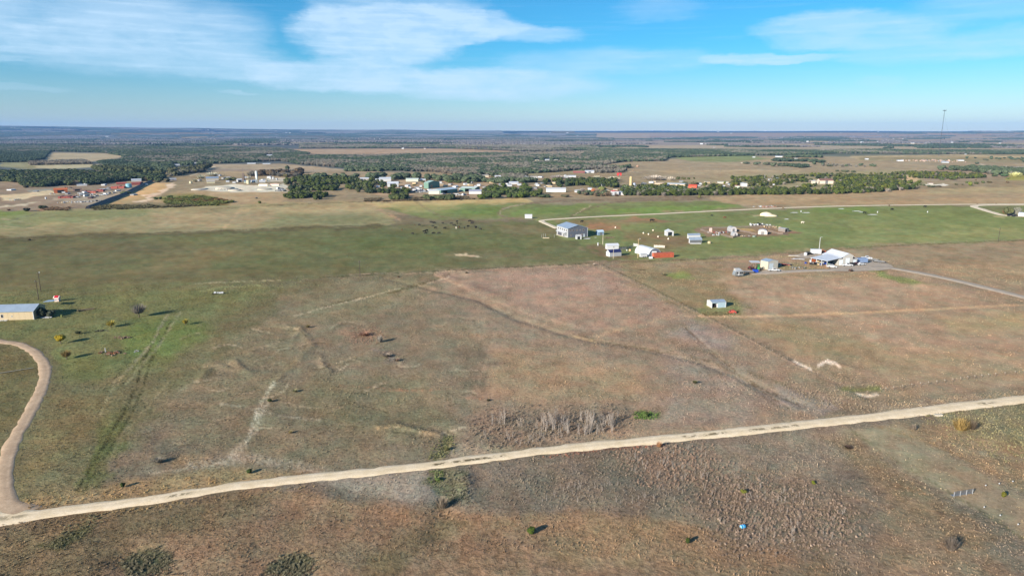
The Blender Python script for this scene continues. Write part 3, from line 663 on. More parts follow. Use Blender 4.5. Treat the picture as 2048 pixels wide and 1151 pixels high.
def copy_tree(o, parent=None, only_children=False):
    c = o.copy(); COL.objects.link(c)
    if parent is not None: c.parent = parent
    for ch in list(o.children): copy_tree(ch, c)
    return c

# ------------------------------------------------------------------ ground
def build_ground():
    fine = np.radians(np.arange(-43, 43.001, .108)); coarse = np.radians(np.arange(46, 314.1, 4.0))
    az_ = np.concatenate([fine, coarse]); na = len(az_)
    rad = [0.5, 20, 45, 65, 80]
    while rad[-1] < 19800:
        r = rad[-1]; rad.append(r * (1.0066 if r < 700 else 1.0085 if r < 3000 else 1.02))
    rad = np.array(rad); nr = len(rad)
    A, Rr = np.meshgrid(az_, rad); x = (np.sin(A) * Rr).ravel(); y = (np.cos(A) * Rr).ravel()
    z = height(x, y)
    alb, rg = cover(x, y, z)
    i = np.arange(nr - 1)[:, None] * na; j = np.arange(na)[None, :]; j2 = (j + 1) % na
    F = np.stack([i + j, i + na + j, i + na + j2, i + j2], -1).reshape(-1, 4)
    F = F[:, ::-1]
    me = bpy.data.meshes.new('ground'); V = np.stack([x, y, z], 1)
    me.vertices.add(len(V)); me.vertices.foreach_set('co', V.ravel())
    me.loops.add(F.size); me.loops.foreach_set('vertex_index', F.ravel().astype(np.int32))
    me.polygons.add(len(F)); me.polygons.foreach_set('loop_start', np.arange(0, F.size, 4, dtype=np.int32))
    me.polygons.foreach_set('loop_total', np.full(len(F), 4, dtype=np.int32)); me.polygons.foreach_set('use_smooth', np.ones(len(F), bool))
    me.update(calc_edges=True)
    ca = me.color_attributes.new('cover', 'FLOAT_COLOR', 'POINT'); ca.data.foreach_set('color', np.concatenate([alb, np.ones((len(x), 1))], 1).ravel())
    at_ = me.attributes.new('tuss', 'FLOAT', 'POINT'); at_.data.foreach_set('value', rg)
    me.materials.append(ground_mat())
    nf = me.polygons[len(me.polygons)//2].normal.z
    if nf < 0: me.flip_normals()
    o = bpy.data.objects.new('ground', me); link(o); tag(o, kind='structure')
build_ground()

# ------------------------------------------------------------------ roads
def gravel(name, rgb, rgb2, var=.12):
    m = bpy.data.materials.new(name); m.use_nodes = True; T = NT(m.node_tree); b = T.n['Principled BSDF']
    b.inputs['Roughness'].default_value = .95; b.inputs['Specular IOR Level'].default_value = .1
    p = T.new('ShaderNodeNewGeometry').outputs['Position']
    md = T.new('ShaderNodeAttribute', attribute_name='median').outputs['Fac']
    col = T.mix(T.ramp(T.noise(p, .35, 5, .65), .35, .7), tuple(srgb(rgb)), tuple(srgb(rgb2)))
    f = T.ramp(T.noise(p, 2.6, 4, .7), .25, .75, 1 - var, 1 + var)
    col = T.mix(1.0, col, T.comb(f, f, f), 'MULTIPLY')
    ru = T.math('MULTIPLY_ADD', T.math('MULTIPLY', T.new('ShaderNodeAttribute', attribute_name='rut').outputs['Fac'], T.ramp(T.noise(p, .12, 3, .6), .3, .7)), .13, 1.0)
    col = T.mix(1.0, col, T.comb(ru, ru, ru), 'MULTIPLY')
    g = T.math('MULTIPLY', T.ramp(T.noise(p, .55, 4, .7), .44, .54), md, clamp=True)
    col = T.mix(g, col, tuple(srgb((92, 82, 58))))
    T.put(b.inputs['Base Color'], col)
    bp = T.new('ShaderNodeBump'); bp.inputs['Distance'].default_value = .05; bp.inputs['Strength'].default_value = .5
    T.put(bp.inputs['Height'], T.noise(p, 3.0, 4, .7)); T.put(b.inputs['Normal'], bp.outputs[0])
    return m
def resample(pts, step, close=False):
    pts = [np.array(p, float) for p in pts]; out_ = []
    n = len(pts)
    for i in range(n - 1):
        p0 = pts[max(i - 1, 0)]; p1 = pts[i]; p2 = pts[i + 1]; p3 = pts[min(i + 2, n - 1)]
        k = max(2, int(np.linalg.norm(p2 - p1) / step))
        for j in range(k):
            t = j / k
            out_.append(.5 * ((2 * p1) + (-p0 + p2) * t + (2 * p0 - 5 * p1 + 4 * p2 - p3) * t * t + (-p0 + 3 * p1 - 3 * p2 + p3) * t ** 3))
    out_.append(pts[-1]); return np.array(out_)
def ribbon(name, px, half, m, med=(), step=1.2, lift=.07, seed=1, wob=.35, wfun=None, flare=0):
    wpts = resample(world_line(px), step); rng = np.random.RandomState(seed)
    tg = np.gradient(wpts, axis=0); tg /= np.linalg.norm(tg, axis=1)[:, None] + 1e-9
    nrm = np.stack([-tg[:, 1], tg[:, 0]], 1); n = len(wpts)
    s_ = np.cumsum(np.r_[0, np.linalg.norm(np.diff(wpts, axis=0), axis=1)])
    e1 = (fbm(s_ / 2.6, s_ * 0, seed, 3) - .5) * 3 * wob + (fbm(s_ / 14, s_ * 0 + 9, seed + 3, 2) - .5) * wob
    e2 = (fbm(s_ / 2.6 + 99, s_ * 0, seed + 7, 3) - .5) * 3 * wob + (fbm(s_ / 14 + 50, s_ * 0 + 9, seed + 3, 2) - .5) * wob
    u, _ = to_px(wpts[:, 0], wpts[:, 1], np.zeros(n))
    hw = half * (wfun(u) if wfun else np.ones(n)) * (1 + flare * smooth(-11, 0, s_ - s_[-1]) ** 1.5)
    cols = [(-1, -.10, 1), (-.97, 0, 1), (-.45, .02, 0), (-.16, .035, 0), (.0, .04, 0), (.16, .035, 0), (.45, .02, 0), (.97, 0, 1), (1, -.10, 1)]
    V = []; med_v = []
    zb = height(wpts[:, 0], wpts[:, 1])
    for c, dz, e in cols:
        off = hw * c + (e1 if c < 0 else e2) * e * (1 if abs(c) < 1 else 1) + (0.12 if c == 1 else -.12 if c == -1 else 0)
        V.append(np.c_[wpts + nrm * off[:, None], zb + lift + dz])
        k = np.zeros(n)
        if abs(c) < .1:
            for a, b, amp in med: k += amp * smooth(a, a + 6, u) * (1 - smooth(b - 6, b, u))
        elif abs(c) < .2:
            for a, b, amp in med: k += .85 * amp * smooth(a, a + 6, u) * (1 - smooth(b - 6, b, u))
        med_v.append(k)
    V = np.stack(V, 1); C = len(cols); V = V.reshape(-1, 3); med_v = np.stack(med_v, 1).ravel()
    F = [(i * C + j, i * C + j + 1, (i + 1) * C + j + 1, (i + 1) * C + j) for i in range(n - 1) for j in range(C - 1)]
    me = mesh_np(name, V, F, m, smoothf=True)
    a = me.attributes.new('median', 'FLOAT', 'POINT'); a.data.foreach_set('value', med_v)
    a = me.attributes.new('rut', 'FLOAT', 'POINT'); a.data.foreach_set('value', np.tile([-.6, -.6, 1, -.2, -.5, -.2, 1, -.6, -.6], n).astype(np.float32))
    if me.polygons[0].normal.z < 0: me.flip_normals()
    o = link(bpy.data.objects.new(name, me)); tag(o, kind='structure'); return o
cal = gravel('caliche', (208, 190, 158), (222, 206, 178)); red = gravel('red_gravel', (164, 142, 118), (184, 162, 136), .16)
pale = gravel('pale_caliche', (206, 192, 166), (216, 204, 180), .06); grey = gravel('grey_gravel', (154, 144, 130), (172, 160, 144), .08)
ribbon('gravel_road', ROAD, 1.75, cal, [(865, 1012, 1.0), (1362, 1452, .9), (1495, 1605, .8), (330, 385, .8), (1955, 1990, .8), (-60, 60, .6)], seed=3, lift=.045,
       wfun=lambda u: 1 + .10 * smooth(1100, 1300, u) + .25 * smooth(1600, 1900, u) + .9 * (1 - smooth(-20, 90, u)))
ribbon('red_gravel_lane', LANE, 1.6, red, [], seed=8, wob=.34, lift=.028, flare=1.6)
ribbon('farm_road', FARMROAD, 2.3, pale, [], step=4, lift=.18, seed=5)
ribbon('ring_drive', LOOP, 3.2, pale, [], step=4, lift=.22, seed=6)
ribbon('ranch_drive', DRIVE, 2.7, grey, [], step=3, lift=.12, seed=7)
def sheet(name, px, m, lift=.1):
    pts = [P(*q) for q in px]; c = sum(pts, Vector((0, 0))) / len(pts); b = MB()
    n = len(pts)
    for i in range(n):
        p, q = pts[i], pts[(i + 1) % n]
        b.poly([(c.x, c.y, gz(c.x, c.y) + lift), (p.x, p.y, gz(p.x, p.y) + lift - .03), (q.x, q.y, gz(q.x, q.y) + lift - .03)], m)
    o = b.build(name); tag(o, kind='structure'); return o
sheet('gravel_yard', [(1660, 536), (1672, 530), (1700, 529), (1712, 522), (1735, 515), (1760, 520), (1782, 529), (1790, 537), (1760, 541), (1700, 543), (1664, 542)], grey, .16)
sheet('shed_yard', [(1508, 547), (1536, 539), (1560, 538), (1572, 543), (1545, 547)], grey, .16)
sheet('trailer_yard', [(1588, 512), (1604, 505), (1640, 506), (1650, 512), (1622, 516), (1600, 516)], grey, .16)

# ------------------------------------------------------------------ foliage
def leaf_mat(name, src, dark=.55, light=1.35):
    m = bpy.data.materials.new(name); m.use_nodes = True; T = NT(m.node_tree); b = T.n['Principled BSDF']
    b.inputs['Roughness'].default_value = .9; b.inputs['Specular IOR Level'].default_value = .12
    if src == 'object':
        oi = T.new('ShaderNodeObjectInfo'); c = oi.outputs['Color']
    else:
        a = T.new('ShaderNodeAttribute', attribute_name='cover'); a.attribute_type = 'INSTANCER'; c = a.outputs['Color']
    at2 = T.new('ShaderNodeAttribute', attribute_name='shade')
    f = at2.outputs['Fac']
    p = T.new('ShaderNodeNewGeometry').outputs['Position']
    f2 = T.ramp(T.noise(p, .6, 3, .6), .3, .7, .85, 1.15)
    T.put(b.inputs['Base Color'], T.mix(1.0, T.mix(1.0, c, T.comb(f, f, f), 'MULTIPLY'), T.comb(f2, f2, f2), 'MULTIPLY'))
    return m
LEAF_O = leaf_mat('foliage', 'object'); LEAF_I = leaf_mat('thicket_foliage', 'inst')
BARK = mat('bark', (92, 82, 72), .95, var=.25, scale=4)
def shade_attr(me, per_face):
    a = me.attributes.new('shade', 'FLOAT', 'FACE'); a.data.foreach_set('value', np.array(per_face, dtype=np.float32))
_ico = None
def ico():
    global _ico
    if _ico is None:
        bm = bmesh.new(); bmesh.ops.create_icosphere(bm, subdivisions=2, radius=1)
        _ico = (np.array([v.co[:] for v in bm.verts]), [tuple(v.index for v in f.verts) for f in bm.faces]); bm.free()
    return _ico
def crown_mesh(name, seed, m, lobes=7, cards=260, flat=1.0, card=.13, solid=True, spread=.55, blades=False):
    """unit crown: radius about 1, standing on z=0"""
    rng = np.random.RandomState(seed); V = []; F = []; S = []
    iv, if_ = ico(); cen = []
    for i in range(lobes):
        a = rng.rand() * 6.283; rr = spread * math.sqrt(rng.rand()) * (1 if i else 0)
        zc = .55 + .75 * rng.rand() * (1 - rr * .6); rad = .42 + .22 * rng.rand()
        cen.append((np.array([rr * math.cos(a), rr * math.sin(a), zc * flat]), rad))
    cen.append((np.array([0, 0, .45 * flat]), .62))
    for c, rad in cen:
        if solid:
            d = 1 + .30 * (fbm(iv[:, 0] * 2.3 + c[0] * 9 + 20, iv[:, 1] * 2.3 + iv[:, 2] * 1.9 + 20, seed, 2) - .5) * 2
            pts = iv * (rad * d)[:, None] * np.array([1, 1, .9 * flat]) * .92 + c
            pts[:, 2] = np.maximum(pts[:, 2], .02)
            k = len(V); V += [tuple(p) for p in pts]; F += [tuple(j + k for j in f) for f in if_]
            S += list(.72 + .3 * rng.rand(len(if_)))
    for i in range(cards):
        c, rad = cen[rng.randint(len(cen))]
        n = rng.randn(3); n /= np.linalg.norm(n) + 1e-9
        if n[2] < -.4: n[2] *= -1
        p = c + n * rad * (np.array([1, 1, .9 * flat])) * (.86 + .26 * rng.rand()); p[2] = max(p[2], .05)
        t = np.cross(n, rng.randn(3)); t /= np.linalg.norm(t) + 1e-9; w = np.cross(n, t)
        s = card * (.6 + .9 * rng.rand()); 
        if blades: a_, b_ = t * s * .25, (w + n * .7) * s * 2.2
        else: a_, b_ = t * s, (w + n * .6 * rng.rand()) * s
        k = len(V); V += [tuple(p - a_), tuple(p + a_), tuple(p + b_)]; F.append((k, k + 1, k + 2)); S.append(.75 + .75 * rng.rand() ** 2)
    me = mesh_np(name, V, F, m); shade_attr(me, S); return me
def twig_mesh(name, seed, m, n=190, flat=1.0, wide=.03):
    """a leafless crown: a fan of fine upward branches, unit size"""
    rng = np.random.RandomState(seed); V = []; F = []; S = []
    for i in range(n):
        a = rng.rand() * 6.283; r = math.sqrt(rng.rand()); h = (.35 + .75 * rng.rand() * (1 - .35 * r * r)) * 1.5 * flat
        b = np.array([r * .45 * math.cos(a), r * .45 * math.sin(a), .25 * h * rng.rand()]); e = np.array([r * math.cos(a), r * math.sin(a), h])
        t = np.array([-math.sin(a + rng.randn() * .8), math.cos(a), 0]) * wide * (.5 + rng.rand())
        k = len(V); V += [tuple(b - t), tuple(b + t), tuple(e + t * .3), tuple(e - t * .3)]; F.append((k, k + 1, k + 2, k + 3)); S.append(.7 + .8 * rng.rand())
    me = mesh_np(name, V, F, m); shade_attr(me, S); return me

def instancer(name, pts, cols, scl, rot, protos, kind_idx, label=None, cat=None):
    """one countless mass: points carrying size, turn and colour, instanced by geometry nodes"""
    me = bpy.data.meshes.new(name); n = len(pts)
    me.vertices.add(n); me.vertices.foreach_set('co', np.asarray(pts, dtype=np.float32).ravel())
    c = me.attributes.new('cover', 'FLOAT_COLOR', 'POINT'); c.data.foreach_set('color', np.c_[cols, np.ones(n)].astype(np.float32).ravel())
    s = me.attributes.new('sz', 'FLOAT_VECTOR', 'POINT'); s.data.foreach_set('vector', np.asarray(scl, dtype=np.float32).ravel())
    r = me.attributes.new('rz', 'FLOAT_VECTOR', 'POINT'); r.data.foreach_set('vector', np.c_[np.zeros(n), np.zeros(n), rot].astype(np.float32).ravel())
    k = me.attributes.new('pick', 'INT', 'POINT'); k.data.foreach_set('value', np.asarray(kind_idx, dtype=np.int32))
    o = link(bpy.data.objects.new(name, me)); tag(o, label, None, None, 'stuff')
    g = bpy.data.node_groups.new(name + '_scatter', 'GeometryNodeTree')
    g.interface.new_socket('Geometry', in_out='INPUT', socket_type='NodeSocketGeometry'); g.interface.new_socket('Geometry', in_out='OUTPUT', socket_type='NodeSocketGeometry')
    N = g.nodes; L = g.links; gi = N.new('NodeGroupInput'); go = N.new('NodeGroupOutput')
    ip = N.new('GeometryNodeInstanceOnPoints'); jn = N.new('GeometryNodeGeometryToInstance')
    for p in reversed(protos):
        oi = N.new('GeometryNodeObjectInfo'); oi.inputs['Object'].default_value = p; L.new(oi.outputs['Geometry'], jn.inputs[0])
    def attr(nm, dt):
        a = N.new('GeometryNodeInputNamedAttribute'); a.data_type = dt; a.inputs['Name'].default_value = nm
        return [q for q in a.outputs if q.enabled][0]
    ip.inputs['Pick Instance'].default_value = True
    L.new(attr('pick', 'INT'), ip.inputs['Instance Index']); L.new(attr('sz', 'FLOAT_VECTOR'), ip.inputs['Scale'])
    er = N.new('FunctionNodeEulerToRotation'); L.new(attr('rz', 'FLOAT_VECTOR'), er.inputs[0]); L.new(er.outputs[0], ip.inputs['Rotation'])
    L.new(gi.outputs[0], ip.inputs['Points']); L.new(jn.outputs[0], ip.inputs['Instance']); L.new(ip.outputs[0], go.inputs[0])
    md = o.modifiers.new('scatter', 'NODES'); md.node_group = g
    return o
def proto(me): return bpy.data.objects.new(me.name, me)          # holds a plant's mesh for the scatterers; never linked

# grass tussocks -----------------------------------------------------
def tuft_mesh(name, seed, n=9, tall=1.0, spread=.5):
    rng = np.random.RandomState(seed); V = []; F = []; S = []
    for i in range(n):
        a = rng.rand() * 6.283; r = spread * rng.rand(); h = tall * (.5 + .6 * rng.rand()); w = .10 + .10 * rng.rand()
        b = np.array([r * .5 * math.cos(a), r * .5 * math.sin(a), -.05]); e = np.array([r * 1.3 * math.cos(a), r * 1.3 * math.sin(a), h])
        t = np.array([math.cos(a + 1.5 + rng.randn() * .5), math.sin(a + 1.5), 0]) * w
        k = len(V); V += [tuple(b - t), tuple(b + t), tuple(e)]; F.append((k, k + 1, k + 2)); S.append(.8 + .5 * rng.rand())
    me = mesh_np(name, V, F, LEAF_I); shade_attr(me, S); return me
KEEP = []          # (x, y, r) spots kept free of grass tufts: filled by the builders
rngG = np.random.RandomState(77)
def sector_points(n, r0, r1, azd=40.5, power=2.0):
    t = rngG.rand(n); r = (r0 ** power + t * (r1 ** power - r0 ** power)) ** (1 / power); a = R(azd) * (2 * rngG.rand(n) - 1)
    return np.sin(a) * r, np.cos(a) * r
def off_roads(x, y, d=2.3):
    ok = np.ones(len(x), bool)
    for pts, w in RW:
        ok &= seg_dist(x, y, pts) > d
    return ok
def in_poly(x, y, poly):
    u, v = to_px(x, y, np.zeros(len(x))); return poly_sd(u, v, poly) > 0

def grow_grass():
    x, y = sector_points(250000, 104, 440, power=1.5)
    k = off_roads(x, y, 2.15); x, y = x[k], y[k]
    z = height(x, y); c, rg = cover(x, y, z)
    k = rngG.rand(len(x)) < np.clip(rg * 1.35 - .42, .05, 1); x, y, z, c, rg = x[k], y[k], z[k], c[k], rg[k]
    pr = [proto(tuft_mesh('tuft', s, 9 if s < 3 else 6, 1.0 if s < 3 else 1.5, .55 if s < 3 else .3)) for s in range(5)]
    n = len(x); cl = fbm(x / 7, y / 7, 91, 3)
    r = np.hypot(x, y)
    s = (.14 + .22 * rngG.rand(n) ** 2) * (.45 + .75 * cl) * (.6 + .5 * rg) * (1 + .25 * smooth(200, 420, r))
    tone = (.92 + .38 * rngG.rand(n)) * (1 + .25 * (cl - .5))
    dry = rngG.rand(n)[:, None] ** 2.5
    col = c * tone[:, None] * (1 + dry * np.array([.22, .20, .14]))
    instancer('meadow_grass', np.c_[x, y, z], np.clip(col, 0, .8), np.c_[s * 1.5, s * 1.5, s], rngG.rand(n) * 6.28, pr, rngG.choice(5, n, p=[.26, .26, .26, .12, .10]))
    # heavier brush: verges, gully sides and thickets
    zones = [([(960, 835), (1000, 812), (1230, 812), (1260, 840), (1180, 880), (1000, 895), (940, 880)], 1100, (110, 98, 84), .7),
             ([(1380, 930), (1520, 945), (1700, 1000), (1740, 1070), (1600, 1110), (1450, 1085), (1390, 1010)], 2000, (118, 102, 88), .62),
             ([(1230, 900), (1400, 888), (1440, 950), (1300, 970)], 700, (120, 100, 84), .62),
             ([(980, 935), (1230, 910), (1380, 980), (1350, 1020), (1020, 1005)], 900, (112, 102, 88), .45),
             ([(235, 1125), (300, 1092), (350, 1105), (330, 1145), (260, 1150)], 260, (104, 98, 76), .6), ([(530, 1150), (560, 1115), (620, 1102), (635, 1125), (600, 1151)], 260, (104, 100, 78), .6),
             ([(90, 1092), (150, 1040), (215, 1015), (190, 1055), (120, 1100)], 260, (98, 95, 70), .6),
             ([(880, 880), (910, 870), (905, 900), (870, 925), (855, 915)], 200, (98, 98, 66), .6), ([(855, 940), (890, 935), (885, 958), (862, 965)], 90, (86, 98, 56), .5),
             ([(900, 940), (935, 945), (945, 1000), (900, 1012), (880, 1000)], 200, (100, 96, 80), .55),
             ([(1265, 826), (1310, 823), (1316, 836), (1275, 838)], 130, (72, 98, 42), .6),
             ([(1080, 905), (1200, 893), (1330, 880), (1335, 888), (1200, 900), (1090, 915)], 260, (146, 98, 78), .45),
             ([(40, 1018), (300, 1000), (440, 965), (470, 960), (300, 985), (60, 1024)], 700, (150, 126, 86), .6),
             ([(640, 972), (500, 990), (200, 1022), (60, 1046), (60, 1052), (300, 1016)], 500, (130, 112, 78), .5),
             ([(700, 655), (750, 652), (770, 672), (745, 688), (700, 684)], 260, (122, 98, 82), .6), ([(755, 700), (800, 706), (812, 724), (770, 728)], 110, (112, 100, 86), .55),
             ([(1560, 760), (1700, 795), (1760, 815), (1700, 822), (1600, 800)], 500, (116, 104, 86), .6), ([(1100, 655), (1300, 690), (1480, 745), (1560, 790), (1470, 755), (1250, 700)], 700, (96, 84, 62), .5),
             ([(1850, 830), (1960, 820), (2060, 850), (2060, 920), (1930, 880)], 700, (110, 104, 74), .6), ([(1740, 820), (2060, 780), (2060, 790), (1760, 825)], 300, (124, 106, 80), .5),
             ([(390, 580), (440, 572), (600, 560), (640, 566), (520, 580), (420, 590)], 180, (140, 138, 92), .5), ([(1400, 628), (1440, 626), (1480, 624), (1440, 632), (1404, 633)], 90, (96, 84, 56), .6),
             ([(1560, 524), (1600, 524), (1600, 536), (1565, 536)], 110, (96, 92, 62), .7)]
    X = []; Y = []; CC = []; SS = []
    for poly, n, rgb, size in zones:
        size *= .42 if size < .75 else .5; big = n > 600; n = int(n * (.8 if big else .9)); jit = 70 if big else 26; rgb = tuple(q * 1.05 + 16 for q in rgb)
        us = [p[0] for p in poly]; vs = [p[1] for p in poly]
        if big: us += [min(us) - 14, max(us) + 14]; vs += [min(vs) - 6, max(vs) + 6]
        u = min(us) + rngG.rand(n * 3) * (max(us) - min(us)); v = min(vs) + rngG.rand(n * 3) * (max(vs) - min(vs))
        k = poly_sd(u, v, poly) + (rngG.rand(len(u)) - .62) * jit > 0; u, v = u[k][:n], v[k][:n]
        pts = np.array([tuple(P(a, b)) for a, b in zip(u, v)]); n2 = len(pts)
        X += list(pts[:, 0]); Y += list(pts[:, 1]); SS += list(size * (.55 + .8 * rngG.rand(n2)))
        CC += list(srgb(rgb) / KALB * (.7 + .6 * rngG.rand(n2))[:, None])
    X, Y, CC, SS = map(np.array, (X, Y, CC, SS)); k = off_roads(X, Y, 2.6); X, Y, CC, SS = X[k], Y[k], CC[k], SS[k]
    bp = [proto(twig_mesh('brush', 50 + i, LEAF_I, 64, 1.15, .032)) for i in range(3)] + [proto(crown_mesh('brush_leafy', 60, LEAF_I, 3, 90, .6, .2, solid=False))]
    instancer('roadside_brush', np.c_[X, Y, height(X, Y)], CC, np.c_[SS, SS, SS], rngG.rand(len(X)) * 6.28, bp, rngG.choice(4, len(X), p=[.28, .28, .28, .16]))
grow_grass()

# ------------------------------------------------------------------ trees
def tree_parts(parent, crown_me, sx, sz, rgb, trunk_h=.3, trunk_r=.12, parts=True):
    rgb = tuple(q * .9 for q in rgb); c = bpy.data.objects.new('crown', crown_me); c.scale = (sx, sx, sz); c.location = (0, 0, trunk_h); c.color = tuple(srgb(rgb)) + (1,); link(c, parent)
    b = MB(); b.tube((0, 0, -.2), (.05, 0, trunk_h + sz * .7), trunk_r * 1.3, trunk_r * .6, BARK, 6)
    for i in range(3): b.tube((0, 0, trunk_h + sz * .2), (math.cos(i * 2.1) * sx * .4, math.sin(i * 2.1) * sx * .4, trunk_h + sz * .8), trunk_r * .5, trunk_r * .2, BARK, 4)
    b.build('trunk', parent)
rgb_gain = 1.12
JUN = [crown_mesh('juniper_crown', 100 + i, LEAF_O, 7, 300, .95, .12, spread=.5) for i in range(4)]
OAK = [crown_mesh('oak_crown', 120 + i, LEAF_O, 9, 320, .8, .12, spread=.7) for i in range(3)]
BARE = [twig_mesh('bare_crown', 140 + i, LEAF_O, 420, .95, .022) for i in range(3)]
JUN_I = [proto(crown_mesh('juniper', 160 + i, LEAF_I, 5, 150, .95, .15, spread=.5)) for i in range(3)]
OAK_I = [proto(crown_mesh('oak', 170 + i, LEAF_I, 5, 150, .75, .15, spread=.7)) for i in range(3)]
BARE_I = [proto(twig_mesh('bare_wood', 180 + i, LEAF_I, 150, .8, .05)) for i in range(3)]
def clump(name, seed):
    """a stand of about a dozen crowns some 40 m across for the far woods, unit = metres"""
    rng = np.random.RandomState(seed); V = []; F = []; S = []; iv, if_ = ico()
    for i in range(14):
        x, y = rng.uniform(-20, 20, 2); r = rng.uniform(3.5, 6); h = rng.uniform(4, 8)
        pts = iv * np.array([r, r, h * .6]) * (1 + .25 * rng.rand(len(iv), 1)) + np.array([x, y, h * .5]); k = len(V)
        V += [tuple(p) for p in pts]; F += [tuple(j + k for j in f) for f in if_]; S += [rng.uniform(.75, 1.25)] * len(if_)
    me = mesh_np(name, V, F, LEAF_I); shade_attr(me, S); return me
STAND_I = [proto(clump('stand', 190 + i)) for i in range(3)]

# the juniper and oak belts: (polygon of base points, spacing m, crown radius m, colours, kinds, thing name, label, group)
G1, G2, G3, GY = (60, 70, 36), (70, 80, 40), (48, 60, 42), (128, 122, 114)
BELT = [
 ([(-30, 352), (0, 346), (140, 345), (290, 352), (330, 356), (320, 362), (250, 362), (190, 370), (120, 371), (80, 375), (48, 373), (46, 366), (0, 362), (-30, 364)], 6.2, (4.0, 6.2), [(60, 72, 48), (70, 80, 52), (54, 66, 50)], 'O',
  'oak_tree', 'dark rounded evergreen oak in the wood behind the salvage yard, far left', 'oaks behind the salvage yard'),
 ([(570, 362), (600, 357), (680, 356), (760, 360), (790, 366), (830, 392), (790, 398), (745, 388), (700, 382), (680, 374), (650, 394), (640, 400), (575, 400), (572, 395), (590, 385), (575, 378)], 6.6, (2.4, 4.2), [G1, G2, G3, (64, 76, 34), (78, 84, 58)], 'J',
  'juniper_tree', 'bushy green juniper in the clump between the concrete plant and the green barns', 'junipers right of the concrete plant'),
 ([(960, 398), (962, 388), (985, 375), (1010, 372), (1050, 374), (1060, 386), (1052, 397), (1030, 397), (1000, 399)], 7.0, (3.6, 5.4), [(62, 76, 42), (76, 90, 40), (70, 78, 52)], 'O',
  'oak_tree', 'tall leafy green oak in the clump right of the green barns', 'oaks right of the green barns'),
 ([(1068, 388), (1100, 383), (1075, 395), (1060, 396)], 8.0, (3, 4), [G1, G2], 'J', 'juniper_tree', 'green juniper just left of the long white shed in the middle belt', 'junipers beside the long white shed'),
 ([(1080, 366), (1130, 360), (1230, 362), (1240, 376), (1180, 376), (1100, 374)], 8.0, (2.6, 4.2), [G1, G2, G3], 'J',
  'juniper_tree', 'dark green juniper in the row behind the long white shed', 'junipers behind the long white shed'),
 ([(848, 398), (905, 396), (905, 400), (850, 400)], 5.5, (3.2, 4.4), [(78, 86, 58), (66, 76, 50)], 'O', 'oak_tree', 'grey green oak at the pasture edge in front of the green barns', 'oaks before the green barns'),
 ([(780, 394), (812, 392), (812, 400), (780, 400)], 6, (3.2, 4.4), [(72, 80, 46), (66, 76, 50)], 'O', 'oak_tree', 'grey green oak at the pasture edge left of the green barns', 'oaks left of the green barns'),
 ([(1235, 386), (1250, 376), (1330, 378), (1420, 380), (1480, 383), (1620, 386), (1700, 384), (1780, 380), (1832, 374), (1830, 378), (1760, 385), (1660, 389), (1480, 390), (1330, 392), (1240, 391)], 6.2, (2.5, 4.0), [G1, G2, (66, 76, 34), (54, 64, 38)], 'J',
  'juniper_tree', 'bushy green juniper in the front row of the long belt right of the silo', 'front junipers of the long belt'),
 ([(1430, 362), (1480, 356), (1600, 352), (1720, 350), (1840, 346), (1960, 350), (1970, 356), (1840, 360), (1836, 372), (1700, 382), (1540, 384), (1470, 384), (1340, 384), (1250, 378), (1330, 368), (1400, 374)], 6.0, (2.0, 3.6), [G1, (78, 88, 40), (86, 92, 38), (54, 64, 38), (78, 80, 52)], 'J',
  'juniper_tree', 'green juniper inside the long belt of junipers on the right', 'inner junipers of the long belt'),
]
def spaced(poly, d, rng, cap=4000, mind=.72):
    pw = [P(u, v) for u, v in poly]; x0, x1 = min(p.x for p in pw), max(p.x for p in pw); y0, y1 = min(p.y for p in pw), max(p.y for p in pw)
    area = (x1 - x0) * (y1 - y0); n = int(area / (d * d) * 2.6); x = rng.uniform(x0, x1, n); y = rng.uniform(y0, y1, n)
    k = in_poly(x, y, poly); x, y = x[k], y[k]; grid = {}; out_ = []; m = d * mind
    for a, b in zip(x, y):
        g = (int(a // m), int(b // m)); bad = False
        for i in (-1, 0, 1):
            for j in (-1, 0, 1):
                for q in grid.get((g[0] + i, g[1] + j), ()):
                    if (q[0] - a) ** 2 + (q[1] - b) ** 2 < m * m: bad = True
        if not bad: grid.setdefault(g, []).append((a, b)); out_.append((a, b))
    return np.array(out_[:cap]) if out_ else np.zeros((0, 2))
CLEAR = []      # yards and roofs the trees leave free: (u, v, half width px, half height px), filled from the building table
def plant(name, label, cat, x, y, r, h, rgb, kind, rng, group=None, parts=False, trunk=.3):
    me = (JUN if kind == 'J' else OAK if kind == 'O' else BARE)[rng.randint(3)]
    if parts:
        t = thing(name, label, cat, (x, y, gz(x, y)), rng.rand() * 6.28, group)
        tree_parts(t, me, r, h / 1.45, rgb, trunk, .08 + r * .03); return t
    o = bpy.data.objects.new(name, me); o.scale = (r, r, h / 1.45); o.location = (x, y, gz(x, y) - .1); o.rotation_euler = (0, 0, rng.rand() * 6.28)
    rgb = tuple(q * 1.0 for q in rgb); o.color = tuple(srgb(rgb)) + (1,); link(o); tag(o, label, cat, group); return o

